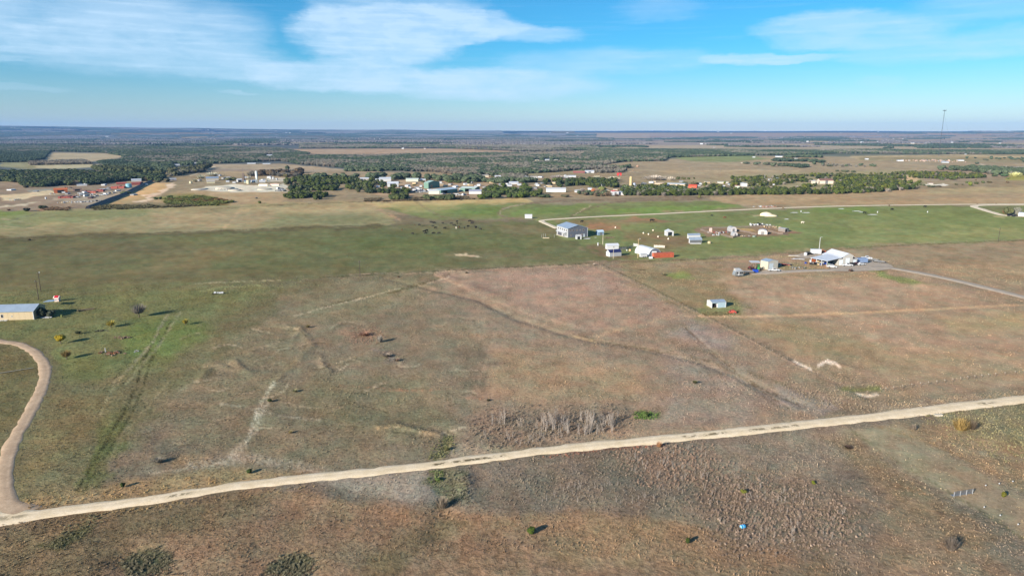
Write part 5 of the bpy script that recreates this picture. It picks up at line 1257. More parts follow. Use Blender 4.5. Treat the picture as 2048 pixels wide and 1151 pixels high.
def vehicle(name, label, cat, u, v, rz, m, kind='car', group=None):
    t = thing(name, label, cat, at(u, v) + Vector((0, 0, .15)), rz, group); L = 5.6 if kind == 'pickup' else 4.7
    h = L / 2
    if kind == 'pickup': body = [(-h, .45), (-h, 1.1), (-.6, 1.1), (1.0, 1.1), (h - .1, 1.0), (h, .75), (h, .45)]; cab = [(-.65, 1.08), (-.5, 1.85), (.75, 1.85), (1.35, 1.08)]
    elif kind == 'van': body = [(-h, .4), (-h, 1.1), (h - .1, 1.0), (h, .7), (h, .4)]; cab = [(-h + .02, 1.08), (-h + .1, 2.1), (h - 1.4, 2.1), (h - .6, 1.05)]
    else: body = [(-h, .35), (-h, .95), (-h + .5, 1.02), (h - .9, .92), (h, .7), (h, .35)]; cab = [(-h + .5, 1.0), (-h + 1.0, 1.5), (.6, 1.5), (1.4, .94)]
    b = MB(); b.prism(body, -.93, .93, m); b.build('body', t); b = MB(); b.prism(cab, -.8, .8, m); b.build('cab', t)
    g = MB(); n0, n1, n2, n3 = cab; z0, z1 = n0[1] + .08, n1[1] - .12
    g.prism([(n0[0] + .2, z0), (n1[0] + .12, z1), (n2[0] - .05, z1), (n3[0] - .35, z0)], -.815, .815, DARK); g.build('window', t)
    wheels(t, (-h + 1.0, h - 1.0), -.85, .85, .37)
    for y in (-.6, .6): q = MB(); q.box(h - .02, h + .02, y - .18, y + .18, .62, .8, WHITE); q.build('headlight', t)
    return t
vehicle('pickup_truck', 'silver pickup parked before the roller door of the beige workshop', 'pickup', 1547, 542.5, -.1, mat('silver_paint', (186, 190, 194), .3, .2), 'pickup')
scrap('scrap_heap', 'red and grey scrap heap behind the beige workshop on the right', 1572, 530, 4.5, 26, [TERRA, STEEL, WOOD, BLACK], 11, .8)
scrap('brush_pile', 'grey green heap of cut brush right of the beige workshop', 1592, 535.5, 5.5, 40, [mat('cut_brush', (116, 118, 98), .9), WOOD, STEEL], 12, .6, 'brush pile')
b = MB(); b.box(-3.4, 3.4, -.7, .7, .05, .3, TAN); b.box(-3, 2.4, -.5, .5, .3, .45, WHITE); tag(b.build('board_stack', None, at(1588, 511)), 'stack of pale boards lying in the grass left of the big white barn', 'boards')
b = MB(); b.box(-3.0, 3.2, -.5, .5, .05, .25, WHITE, -.5); b.box(-4.2, 0, -.9, .1, .05, .2, LGREY, .2); tag(b.build('sheet_stack', None, at(1597, 517.5)), 'loose white metal sheets lying left of the big white barn', 'sheets')

# ---- big white barn
t, w, d = building('main_barn', 'large white metal barn with pale roller doors and a long white roof', 'barn', (1686.8, 529.5), (1704.4, 528.9), None, 15, H=5.0, rise=1.3, wall=mat('barn_wall', (160, 160, 156), .5, var=.05), side_wall=WHITE, roof=ROOFW, over=.2, openings=[('roller', 1.0, 3.4, 0, 3.9, 'f', WHITE, mat('pale_shutter', (190, 202, 208), .5))])
b = MB(); b.box(-3.1, 0, .05, 14.8, -.3, 3.5, mat('barn_wall', (160, 160, 156), .5)); b.build('side_bay', t)
b = MB(); b.prism([(-3.3, 3.5), (-.01, 4.7), (-.01, 4.85), (-3.3, 3.65)], -.15, 15.2, ROOFW); b.build('side_bay_roof', t)
b = MB(); b.box(-2.6, -.5, .0, .045, 0, 2.9, mat('pale_shutter', (190, 202, 208), .5)); b.build('roller_door', t)
b = MB(); b.box(w, w + 2.7, .05, 14.8, -.3, 3.2, LGREY); b.build('side_bay', t); b = MB(); b.prism([(w + 2.9, 3.2), (w + .01, 4.6), (w + .01, 4.75), (w + 2.9, 3.35)], -.15, 15.2, ROOFW); b.build('side_bay_roof', t)
b = MB(); b.box(w + .5, w + 2.2, .0, .045, 0, 2.6, mat('pale_shutter', (190, 202, 208), .5)); b.build('roller_door', t)
ct = thing('carport', 'white roofed open carport joined to the left of the big white barn', 'carport', at(1621.8, 526), math.atan2((P(1653.5, 532.5) - P(1621.8, 526)).y, (P(1653.5, 532.5) - P(1621.8, 526)).x)); cwid = (P(1653.5, 532.5) - P(1621.8, 526)).length; cdep = 12.5
b = MB(); b.prism([(-.4, 3.1), (cdep, 4.2), (cdep, 4.35), (-.4, 3.25)], -.4, cwid + .4, ROOFW, 'x'); b.build('roof', ct)
for i in range(4): b = MB(); b.box(-.12, .12, -.12, .12, -.5, 3.15, WHITE); b.build('post', ct, (cwid * i / 3, 0, 0))
b = MB(); b.box(-.08, .08, .2, cdep, -.3, 3.1, mat('orange_board', (184, 104, 60), .8)); b.build('side_wall', ct)
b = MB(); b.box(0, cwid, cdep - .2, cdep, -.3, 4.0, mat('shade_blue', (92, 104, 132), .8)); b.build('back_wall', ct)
scrap('stored_goods', 'jumble of stored goods and machines under the carport roof', 1640, 526.5, 8.5, 34, [WHITE, STEEL, BLUEP, TAN, TEAL, BLACK], 14, 1.2, 'stored goods', .5)
vehicle('utility_vehicle', 'small white utility vehicle at the near corner of the carport', 'utility vehicle', 1664, 535, -.4, WHITE, 'car')
vehicle('pickup_truck', 'white pickup parked before the tall roller door of the big white barn', 'pickup', 1694, 532, -.05, WHITE, 'pickup')
vehicle('parked_car', 'dark car parked at the right corner post of the big white barn', 'car', 1705.5, 530.2, .2, BLACK)
vehicle('parked_car', 'white and red small car right of the big white barn', 'car', 1722, 529.8, .3, WHITE)
vehicle('pickup_truck', 'white pickup parked behind the blue trailer right of the big barn', 'pickup', 1733, 517.5, -.3, WHITE, 'pickup')
vehicle('parked_car', 'dark red car in the shade between the big barn and the blue trailer', 'car', 1715, 529.5, .1, mat('maroon_paint', (70, 30, 34), .4))
b = MB(); b.box(-2.9, 2.9, -1.25, 1.25, .6, 2.9, mat('blue_grey_panel', (104, 124, 156), .5)); b.box(-2.95, -2.88, -1.2, 1.2, .65, 2.85, WHITE); t = thing('cargo_trailer', 'blue grey cargo trailer with a white front end right of the big barn', 'trailer', at(1722.5, 525.5), .05); b.build('body', t); wheels(t, (-.3, .8), -1.2, 1.2)
flatbed('black flatbed trailer, first of the dark row right of the white pickup', 1746.5, 521, 6, -.5); flatbed('black flatbed trailer at the far end of the dark row by the drive', 1759, 524.5, 6, -.5)
for u, v, lab in [(1611, 510, 'white upright tank left of the white cargo trailer'),]: tank('propane_tank', lab, u, v, 7, 3.2, WHITE)
b = MB(); b.box(-2.9, 2.9, -1.2, 1.2, .5, 3.0, WHITE); b.box(-2.95, 2.95, -1.25, 1.25, 3.0, 3.08, ROOFW); t = thing('cargo_trailer', 'white cargo trailer behind the carport next to the white tank', 'trailer', at(1631, 507.5), -.2); b.build('body', t); wheels(t, (-.4, .5), -1.2, 1.2)
vehicle('parked_car', 'dark car between the white tank and the white cargo trailer', 'car', 1618, 508.5, .1, BLACK)
tractor('orange_tractor', 'small orange tractor behind the carport near the tall white pole', 1646.5, 505.8, .4, mat('orange_paint', (200, 92, 40), .5), .9)
tractor('dark_mower', 'small dark ride-on machine standing on the ranch drive', 1701.5, 542.5, 2.0, mat('mower_brown', (84, 52, 42), .6), .6)
# ---- open-front shed
t, w, d = building('open_shed', 'small white open-fronted shed with a pale blue panel standing alone in the field', 'shed', (1423.3, 616.2), (1451, 615.0), 1414, H=2.35, rise=.55, ridge='x', wall=mat('pale_blue_metal', (146, 168, 180), .5), side_wall=mat('cream_white', (184, 182, 176), .5), roof=GALV, front=(.15, 2.6, 2.0), over=.12, trim=WHITE)
b = MB(); b.box(2.58, 2.66, .05, 1.8, 0, 2.0, WHITE, .35); b.build('door', t)
tractor('stored_tractor', 'dark old tractor parked inside the small open-fronted shed', 1429.5, 613.5, 2.0, mat('rust_dark', (74, 44, 40), .8), .8)
b = MB(); b.prism([(-1.4, .3), (1.4, .3), (1.3, .8), (.5, 1.35), (-.9, 1.1), (-1.4, .7)], -.7, .7, mat('faded_red', (158, 70, 60), .7, var=.2)); b.tube((-1.3, -.3, .4), (-2.1, -.2, .2), .06, .06, REDM, 5)
t = thing('red_implement', 'faded red farm implement lying in the grass below the open-fronted shed', 'implement', at(1465, 626.5), -.15); b.build('hopper', t); wheels(t, (.6,), -.7, .7, .32); b = MB(); b.box(-1.2, -.9, -.72, -.5, .7, 1.2, BLACK); b.build('motor', t)

# ---- house at the left edge
hl = site((68.2, 638.6), (78.5, 634.2), None, 4)
c_, r_ = P(68.2, 638.6), P(0, 640.6); ang = math.atan2(c_.y - r_.y, c_.x - r_.x); Lh = (c_ - r_).length + 9
org = c_ - Vector((math.cos(ang), math.sin(ang))) * Lh; t = thing('ranch_house', 'long cream metal house with a pale blue roof at the left edge', 'house', (org.x, org.y, gz(c_.x, c_.y)), ang)
cr = mat('cream_siding', (172, 158, 130), .6, var=.05); Hh, Dh, rs = 3.35, 8.6, 1.7
B = MB(); B.box(0, Lh, 0, .12, -.3, Hh, cr); B.box(0, Lh, Dh - .12, Dh, -.3, Hh, cr); B.box(0, .12, .12, Dh - .12, -.3, Hh, cr); B.box(Lh - .12, Lh, .12, Dh - .12, -.3, Hh, cr)
for x in (0, Lh - .12): B.prism([(0, Hh), (Dh / 2, Hh + rs), (Dh, Hh)], x, x + .12, cr, 'x')
B.build('wall', t); r = MB(); s = rs / (Dh / 2); r.prism([(-.4, Hh - .4 * s), (Dh / 2, Hh + rs), (Dh + .4, Hh - .4 * s), (Dh + .4, Hh - .4 * s + .15), (Dh / 2, Hh + rs + .15), (-.4, Hh - .4 * s + .15)], -.5, Lh + .35, GALV, 'x'); r.build('roof', t)
for x in range(0, int(Lh), 1):
    if x % 2 == 0: q = MB(); q.box(x, x + .05, -.02, .0, -.3, Hh - .1, cr); q.build('wall_seam', t)
opening(t, 'window', Lh - 11.6, Lh - 10.7, .95, 2.3, 'f', Lh, Dh); opening(t, 'window', Lh - 7.9, Lh - 7.4, 1.2, 1.7, 'f', Lh, Dh); opening(t, 'window', Lh - 17, Lh - 16, .9, 2.2, 'f', Lh, Dh)
q = MB(); q.box(Lh - .1, Lh + .12, -.12, .12, -.3, Hh, WHITE); q.build('corner_trim', t)
q = MB(); q.prism([(-.02 - .4, Hh - .4 * s - .05), (Dh / 2, Hh + rs - .05), (Dh / 2, Hh + rs + .16), (-.42, Hh - .4 * s + .16)], Lh + .351, Lh + .42, WHITE, 'x'); q.build('barge_board', t)
q = MB(); q.box(Lh - 11.8, Lh - 9.2, -.9, -.05, -.1, .18, WHITE); q.build('step', t)
def hut(label, u, v):
    s = mpp(u, v); t = thing('well_hut', label, 'hut', at(u, v), .15); b = MB(); b.box(-.85, .85, -.5, 1.2, -.2, 1.55, mat('pinkish_white', (206, 186, 178), .7)); b.build('wall', t)
    r = MB(); r.prism([(-.75, 1.5), (.35, 2.3), (1.45, 1.5), (1.45, 1.62), (.35, 2.42), (-.75, 1.62)], -1.1, 1.1, mat('white_edge', (220, 212, 206), .6), 'x'); r.build('roof', t)
    r = MB(); r.prism([(-.7, 1.68), (.3, 2.44), (.3, 2.5), (-.7, 1.74)], -.8, .8, mat('crimson_roof', (168, 30, 44), .6), 'x'); r.build('roof_panel', t)
hut('tiny white hut with a crimson roof right of the cream house', 114.5, 603.5)
b = MB(); b.box(-2.2, 2.2, -.25, .25, .35, .5, WHITE); b.box(-2.0, 1.6, -.8, -.5, .1, .2, WHITE)
for x in (-1.8, 1.8): b.box(x - .06, x + .06, -.2, .2, 0, .35, WHITE)
tag(b.build('white_bench', None, at(93, 635)), 'low white bench on the grass right of the cream house', 'bench')
b = MB(); b.prism([(-2.2, 2.0), (2.0, 2.3), (2.0, 2.38), (-2.2, 2.08)], -1.6, 1.6, GALV)
for x in (-2, 1.8):
    for y in (-1.4, 1.4): b.tube((x, y, 0), (x, y, 2.1), .05, .05, STEEL, 4)
tag(b.build('patio_cover', None, at(103, 612)), 'pale blue patio cover on thin posts between house and crimson roofed hut', 'patio cover')
b = MB(); b.box(-3.0, 3.0, -.35, .35, 0, .35, WOOD, .62); tag(b.build('timber_beam', None, at(172, 620)), 'long grey timber lying in the grass at the end of the house shadow', 'timber')
b = MB(); b.tube((-6, -3.4, .2), (5, 4.0, .25), .16, .12, mat('grey_pipe', (132, 130, 116), .8), 6); tag(b.build('fallen_pole', None, at(16, 746)), 'long grey pole lying in the grass left of the red gravel lane', 'pole')

# ---- left paddock bits
t = thing('round_bales', 'row of white wrapped bales with dark gaps on the brown slope', 'bales', at(438, 588), .12)
for i, (x, m, r) in enumerate([(-1.6, WHITE, .5), (-.4, LGREY, .42), (.5, WHITE, .38), (1.5, WHITE, .45)]): b = MB(); b.tube((x - .45, 0, r), (x + .4, .1, r), r, r, m, 10); b.build('bale', t)
b = MB(); b.box(-2.8, 2.6, -.3, .25, 0, .35, BLACK, .1); b.build('dark_gap_strip', t)  # low black strip that fills the dark gaps between the bales
b = MB(); b.tube((0, 0, 0), (0, 0, 1.5), .12, .12, WHITE, 6); b.tube((0, 0, .5), (.4, 0, .2), .06, .05, STEEL, 5); tag(b.build('white_standpipe', None, at(211.5, 706)), 'short white standpipe beside the reddish brush heap in the green paddock', 'standpipe')
scrap('brush_heap', 'rusty brown brush heap with a dark end beside the white standpipe', 222, 708, 4.2, 40, [mat('rust_brush', (122, 82, 56), .95, var=.3), WOOD], 21, .45, 'brush heap')
scrap('brush_heap', 'pinkish brown brush heap on the green paddock below the yellow tree', 245, 676, 3.2, 26, [mat('pinkish_brush', (118, 96, 84), .95), WOOD], 22, .4, 'brush heap')
scrap('brush_heap', 'small dark brush heap left of the pinkish one', 205, 662, 2.2, 16, [mat('dark_brush', (72, 72, 58), .95)], 23, .4, 'brush heap')
scrap('log_heap', 'two pale logs lying on the green paddock above the tyre tracks', 273, 704, 1.6, 5, [LGREY, WOOD], 24, .35, 'logs')
# ---- foreground bits
t = thing('plastic_drum', 'bright blue plastic drum lying in the dead brush', 'drum', at(1485.5, 1054), .3); b = MB(); b.tube((-.4, 0, .35), (.4, .05, .35), .36, .36, CYAN, 14); b.build('barrel', t)
b = MB(); b.tube((-.1, .0, .35), (0.02, .02, .35), .375, .375, mat('pale_blue_band', (150, 206, 232), .4), 14); b.build('band', t); b = MB(); b.tube((-.43, 0, .35), (-.4, 0, .35), .3, .3, mat('pale_blue_band', (150, 206, 232), .4), 12); b.build('lid', t)
p0, p1 = P(1908, 991.5), P(1945, 985.5); ang = math.atan2(p1.y - p0.y, p1.x - p0.x); LL = (p1 - p0).length; t = thing('feed_rack', 'grey slatted feed rack with four white posts on the mown strip', 'feed rack', (p0.x, p0.y, gz(p0.x, p0.y)), ang)
for i in range(4): b = MB(); b.box(-.045, .045, -.04, .04, -.2, 1.1, LGREY); b.build('post', t, (LL * i / 3, 0, 0))
for k in range(5): b = MB(); b.box(-.1, LL + .1, .06, .1, .18 + k * .2, .29 + k * .2, STEEL); b.build('slat', t)
b = MB(); b.box(-.1, LL + .1, .1, .8, .05, .12, STEEL); b.build('tray', t)
for i, (u, v) in enumerate([(1971, 972.5), (1998, 969.5), (2025, 965.5), (1968, 1015.5), (2000, 1032.5), (2035.5, 1051.5)]):
    t = thing('marker_stake', ('left', 'middle', 'right')[i % 3] + (' white marker stake of the row beyond the feed rack' if i < 3 else ' white marker stake of the row nearer than the feed rack'), 'stake', at(u, v), 0, 'white marker stakes on the mown strip'); b = MB(); b.tube((0, 0, -.1), (0, 0, .55), .03, .03, WOOD, 5); b.build('stick', t); b = MB(); b.box(-.11, .11, -.04, .04, .4, .62, WHITE); b.build('flag', t)
def field_fence(name, label, pxs, gap, h, post_m, cap_m, seed=1):
    w = resample(world_line(pxs), gap); base = Vector((w[0][0], w[0][1], gz(*w[0]))); t = thing(name, label, 'fence', base); b = MB(); b.tube((0, 0, -.3), (0, 0, h), .05, .05, post_m, 5); b.box(-.08, .08, -.08, .08, h - .16, h + .02, cap_m); me = b.mesh('post'); wr = MB(); prev = None
    for q in w:
        p = Vector((q[0], q[1], gz(*q))) - base; o = bpy.data.objects.new('post', me); o.location = p; link(o, t)
        if prev is not None:
            for z in (h * .4, h * .85): wr.tube(prev + Vector((0, 0, z)), p + Vector((0, 0, z)), .012, .012, STEEL, 3)
        prev = p
    o = wr.build('wire', t); return t
field_fence('wire_fence', 'wire fence with white capped posts above the gravel road at far right', [(1760, 783), (1840, 772), (1920, 761), (1990, 752), (2060, 745)], 2.6, 1.15, WOOD, mat('dull_white_cap', (168, 164, 154), .8))
field_fence('wire_fence', 'wire fence running down the right edge of the pinkish field to the gully', [(1197, 530), (1300, 582), (1402, 632), (1500, 682), (1590, 730), (1700, 778), (1752, 792)], 4.0, 1.15, WOOD, mat('faded_cap', (150, 140, 128), .8))
field_fence('wire_fence', 'wire fence along the far edge of the brown field below the green pasture', [(385, 569), (560, 559), (700, 552), (880, 543), (1040, 536), (1195, 529)], 5.0, 1.15, WOOD, WOOD)
field_fence('wire_fence', 'wire fence between the green pasture and the brown fields on the right', [(1240, 525), (1420, 518), (1560, 508), (1760, 493), (1900, 486), (2060, 481)], 6.0, 1.2, WOOD, WOOD)
field_fence('wire_fence', 'wire fence between the two left pastures', [(-20, 479), (200, 470), (400, 463), (600, 456), (770, 450)], 7.0, 1.2, WOOD, WOOD)
b = MB(); p = at(1876, 831); b.prism([(-1.1, 0), (1.1, 0), (1.0, .5), (-1.0, .5)], -.35, .35, CONC); b.tube((-.9, -.3, .2), (.2, -.42, .15), .2, .2, CONC, 10); tag(b.build('culvert', None, p), 'grey concrete culvert headwall below the gravel road at right', 'culvert')

# ---- poles and mast
NTH = 'leftmost|second|third|fourth|fifth|sixth|seventh|eighth|ninth|tenth|eleventh|twelfth|thirteenth|fourteenth|fifteenth'.split('|')
def pole(label, u, v, top_v, arm=1.2, m=None, r=.14, group=None, lamp=False, name='utility_pole', zoff=0):
    p = at(u, v); y = p.y; lo, hi = 0, 200
    for _ in range(40):
        mid = (lo + hi) / 2; vv = to_px(np.array([p.x]), np.array([y]), np.array([p.z + mid]))[1][0]
        if vv > top_v: lo = mid
        else: hi = mid
    h = lo; m = m or WOOD; t = thing(name, label, 'pole', p, .2, group); b = MB(); b.tube((0, 0, -.5), (0, 0, h), r * 1.25, r * .8, m, 7); b.build('shaft', t)
    if arm: b = MB(); b.box(-arm, arm, -.06, .06, h - .7, h - .56, m); b.build('crossarm', t); 
    if arm:
        for x in (-arm * .85, 0, arm * .85): b = MB(); b.tube((x, 0, h - .56), (x, 0, h - .3), .05, .05, LGREY, 5); b.build('insulator', t)
    if lamp: b = MB(); b.tube((.1, 0, h - .2), (.6, -.3, h), .05, .05, STEEL, 4); b.box(.5, .95, -.55, -.2, h - .1, h + .12, WHITE); b.build('lamp', t)
    return t
pole('dark utility pole rising from behind the cream house, the nearer of two', 77.8, 601, 560, .6, mat('dark_pole', (70, 62, 54), .9)); pole('dark utility pole behind the cream house, the farther of two', 82, 583.5, 544, .6, mat('dark_pole', (70, 62, 54), .9), lamp=True)
pole('lone wooden utility pole at the pasture edge left of centre', 720, 552.5, 521, .5, mat('dark_pole', (70, 62, 54), .9)); pole('pale pole beside the slim tank and the farmhouse', 1205.5, 489.5, 467, 0, mat('pale_pole', (190, 180, 162), .7), lamp=False)
pole('wooden pole at the left end of the arched shelter', 1275.6, 516.5, 477, .5, mat('yellow_pole', (170, 150, 116), .8), lamp=True); pole('thin pole in front of the navy roofed shed', 1226.4, 517.5, 497, 0, mat('pale_pole', (190, 180, 162), .7), .09)
pole('tall white lamp pole behind the carport of the big barn', 1637.5, 506.5, 474, 0, WHITE, .14, lamp=True); pole('dark utility pole at the far right pasture edge', 1996.3, 482, 455, .5, mat('dark_pole', (70, 62, 54), .9))
FARP = sorted([1378, 1440, 1502, 1563, 449, 487, 540, 628, 656, 714, 736, 797, 874, 885, 932])
for u, v, tv in [(1378, 354, 336), (1440, 349, 334), (1502, 345, 331), (1563, 344, 328), (449, 357, 340), (487, 357, 336), (540, 355, 336), (628, 352, 338), (656, 352, 338), (714, 353, 338), (736, 353, 337), (797, 356, 343), (874, 357, 343), (885, 357, 344), (932, 360, 346)]:
    pole(NTH[FARP.index(u)] + ' distant power line pole from the left in the tan fields', u, v, tv, 1.6, mat('grey_pole', (112, 104, 98), .9), .22, 'far power line poles')
for u, v, tv, lr in [(1529, 360, 349, 'right'), (1472, 359, 353, 'left')]: pole('pale short pole among the long belt junipers, ' + lr + ' one of two', u, v, tv, 0, LGREY, .25, 'pale poles in the juniper belt', name='pale_pole')
def mast():
    p = at(1877, 312); lo, hi = 0, 300
    for _ in range(40):
        mid = (lo + hi) / 2
        if to_px(np.array([p.x]), np.array([p.y]), np.array([p.z + mid]))[1][0] > 221: lo = mid
        else: hi = mid
    h = lo; t = thing('radio_mast', 'tall thin lattice radio mast on the horizon at right', 'mast', p); m = mat('mast_grey', (58, 64, 72), .8)
    b = MB(); s = .8; n = 34
    for k in range(3):
        a = k * 2.094; b.tube((s * math.cos(a), s * math.sin(a), 0), (s * math.cos(a), s * math.sin(a), h), .16, .16, m, 4)
    b.build('leg', t); b = MB()
    for i in range(n):
        for k in range(3):
            a, c = k * 2.094, (k + 1) * 2.094; b.tube((s * math.cos(a), s * math.sin(a), h * i / n), (s * math.cos(c), s * math.sin(c), h * (i + 1) / n), .08, .08, m, 3)
    b.build('bracing', t)
    for k in range(3):
        a = .5 + k * 2.094
        for f in (.5, .92): b = MB(); b.tube((0, 0, h * f), (math.cos(a) * 75, math.sin(a) * 75, 0), .05, .05, m, 3); b.build('guy_wire', t)
    b = MB(); b.tube((0, 0, h - 1), (0, 0, h + .8), 3.4, 3.4, m, 9); b.build('platform', t)
    for k in range(6): b = MB(); a = k * 1.047; b.box(-.25, .25, -.15, .15, -1.8, 1.8, m); b.build('antenna', t, (math.cos(a) * 4.6, math.sin(a) * 4.6, h)); 
mast()

# ---- cattle
def cow_mesh():
    me = bpy.data.meshes.new('cow'); J = [(-.75, 0, 1.05, .30), (-.35, 0, 1.08, .34), (.15, 0, 1.05, .36), (.6, 0, 1.08, .31), (.92, 0, 1.12, .2), (1.2, 0, 1.0, .15), (1.45, 0, .8, .11), (1.6, 0, .66, .08),
        (-.98, 0, 1.15, .06), (-1.08, 0, .75, .035)]
    E = [(0, 1), (1, 2), (2, 3), (3, 4), (4, 5), (5, 6), (6, 7), (0, 8), (8, 9)]
    def leg(root, x, y, back):
        k = len(J); J.extend([(x, y, .85, .16), (x + (.06 if back else -.02), y, .52, .085), (x + (-.04 if back else 0), y, .25, .06), (x, y, .04, .07)]); E.extend([(root, k), (k, k + 1), (k + 1, k + 2), (k + 2, k + 3)])
    leg(0, -.72, .2, True); leg(0, -.66, -.2, True); leg(3, .58, .19, False); leg(3, .64, -.19, False)
    k = len(J); J.extend([(1.22, .17, 1.06, .035), (1.22, -.17, 1.06, .035)]); E.extend([(5, k), (5, k + 1)])
    me.from_pydata([j[:3] for j in J], E, []); o = bpy.data.objects.new('cow', me); COL.objects.link(o); o.modifiers.new('s', 'SKIN'); me.skin_vertices[0].data[0].use_root = True
    for i, j in enumerate(J): me.skin_vertices[0].data[i].radius = (j[3], j[3] * (1.15 if i < 4 else 1))
    for i in range(1, len(J)): me.skin_vertices[0].data[i].use_root = False
    o.modifiers.new('d', 'SUBSURF').levels = 1; dg = bpy.context.evaluated_depsgraph_get(); r = bpy.data.meshes.new_from_object(o.evaluated_get(dg)); bpy.data.objects.remove(o); return r
cm = cow_mesh(); cm.name = 'cow'
HIDE = {k: mat('hide_' + k, c, .8, var=.05) for k, c in dict(black=(24, 22, 22), brown=(104, 62, 44), tan=(150, 110, 80), white=(206, 196, 182)).items()}
cms = {}
for k in HIDE: c2 = cm.copy(); c2.materials.clear(); c2.materials.append(HIDE[k]); c2.name = 'cow'; cms[k] = c2
herd = [(425, 452), (548, 298), (640, 412), (684, 400), (665, 445), (763, 245), (822, 256), (800, 312), (845, 350), (805, 447), (910, 442), (985, 258), (1020, 354), (1145, 270), (1200, 300), (1245, 226), (1253, 262), (1390, 348), (1452, 320), (1480, 218), (1535, 230), (1525, 266), (1600, 330), (1597, 348), (1690, 370)]
rc = random.Random(4); HERD = []
for i, (a, b_) in enumerate(herd):
    o = bpy.data.objects.new('cow', cms['black']); link(o); o.location = at(780 + a / 9.31, 420 + b_ / 9.31); o.rotation_euler = (0, 0, rc.uniform(-.7, .7) + (math.pi if rc.random() < .4 else 0) + (1.2 if rc.random() < .35 else 0)); o.scale = [rc.uniform(1.05, 1.25)] * 3
    HERD.append((a, o))
HERD.sort(key=lambda q: q[0]); NTH = 'leftmost|second|third|fourth|fifth|sixth|seventh|eighth|ninth|tenth|eleventh|twelfth|thirteenth|fourteenth|fifteenth|sixteenth|seventeenth|eighteenth|nineteenth|twentieth|twenty-first|twenty-second|twenty-third|twenty-fourth|twenty-fifth|twenty-sixth'.split('|')
for i, (a, o) in enumerate(HERD): tag(o, ('leftmost black cow of the herd left of the farmhouse' if i == 0 else 'black cow, rightmost of the herd left of the farmhouse' if i == len(HERD) - 1 else NTH[i] + ' black cow from the left in the herd by the farmhouse'), 'cow', 'black cattle herd')
def cow1(lab, u, v, k, s=1.1, rz=0.): o = bpy.data.objects.new('cow', cms[k]); link(o); o.location = at(u, v); o.rotation_euler = (0, 0, rz); o.scale = (s, s, s); tag(o, lab, 'cow')
cow1('brown cow beside the white one in the middle of the black herd', 918.6, 456, 'brown', 1.1, 1.2); cow1('white cow in the middle of the black herd', 912.5, 457.3, 'white', 1.2, 1.7); cow1('reddish calf at the left end of the black herd', 829.8, 451, 'brown', .7, 1.5)
cow1('brown cow alone in the pasture left of the herd', 804, 460.5, 'brown', .8, 1.4); cow1('black bull standing alone on bare red soil right of the farmhouse', 1303.5, 443.3, 'black', 1.75, .1); cow1('black cow with its head down directly behind the farmhouse', 1163.5, 445.5, 'black', 1.35, .5)
cow1('black cow lying near the white scrap by the far road', 1728.8, 428, 'black', 1.5, -.3); cow1('black cow grazing right of the white scrap by the far road', 1783.4, 421, 'black', 1.5, .2); cow1('small black cow close to the far road at right', 1849.5, 415.3, 'black', 1.5, .1)
cow1('dark cow grazing in the pasture above the corral', 1423.5, 432.3, 'black', 1.1, .2); cow1('reddish brown cow in the pasture above the corral', 1449, 436.5, 'brown', 1.3, .3); cow1('white animal grazing behind the corral at right', 1604.8, 447, 'white', 1.3, .2)
for i, (u, v) in enumerate([(1230.9, 455.3), (1286.8, 467), (1297, 469.2), (1306.2, 460.5), (1316.2, 474), (1336.6, 479)]):
    t = thing('feed_tub', NTH[i] + ' small white feed tub, counted from the left, on the trampled paddock', 'tub', at(u, v), 0, 'white feed tubs'); b = MB(); b.tube((0, 0, 0), (0, 0, .75), .55, .45, mat('tub_white', (222, 206, 184), .5), 10); b.build('barrel', t); b = MB(); b.tube((0, 0, .75), (0, 0, 1.0), .45, .12, WHITE, 10); b.build('lid', t)
tank('feed_tub', 'small white tub between the navy roofed shed and the arched shelter', 1253.7, 501.5, 3, 1.1, WHITE, 'tub'); tank('mineral_feeder', 'peach coloured tub between the sheds and the arched shelter', 1260, 501.5, 3.4, 2.2, mat('peach', (214, 168, 130), .6), 'tub')
for u, v, w_, lab in [(1588.5, 425.5, 3.2, 'flat white scrap at the left of the row in the right pasture'), (1612, 425.8, 3.4, 'flat white sheet in the right pasture above the corral'), (1573, 438.5, 1.8, 'small white scrap right of the caliche heap'), (1682.5, 417.6, 2.6, 'white scrap below the far road at right'), (1713, 422.5, 3.8, 'pale trampled sheets beside the lying black cow'), (1723.5, 424.5, 2.6, 'pale sheet just left of the lying black cow'), (1745, 429.5, 4.0, 'pale bedding on the ground right of the lying black cow')]:
    b = MB(); b.box(-w_, w_, -.6, .6, .02, .22, LGREY); b.box(-w_ * .5, w_ * .7, -.3, .5, .22, .4, WHITE); tag(b.build('white_scrap', None, at(u, v)), lab, 'scrap')
for u, v, lab in [(1755, 425.5, 'white upright tub in the right pasture by the far road'), (1855, 425, 'small white tub in the far right pasture'), (1602, 424, 'thin white marker near the far road')]: tank('white_tub', lab, u, v, 3, .9, WHITE, 'tub')
small_box('white_shed', 'plain white box shed alone in the green pasture above the farmhouse', 'shed', 1057, 437, 14.5, 7.6, 3.4, WHITE, .0)
scrap('brush_heap', 'reddish grey heap of brush on the field edge beyond the far road', 1531, 414, 11, 40, [mat('reddish_brush', (150, 118, 104), .95), WOOD, LGREY], 31, 1.1, 'brush heap')
small_box('white_cabin', 'white low house under grey trees at the far right edge', 'house', 2052, 433, 26, 7, 6, WHITE, -.7, ROOFW)
vehicle('parked_car', 'black car left of the white house at the far right edge', 'car', 2020, 432.3, .1, BLACK, 'van'); vehicle('parked_car', 'dark pickup between the black car and the white house at far right', 'pickup', 2029, 433, .3, mat('charcoal', (44, 46, 52), .4), 'pickup')

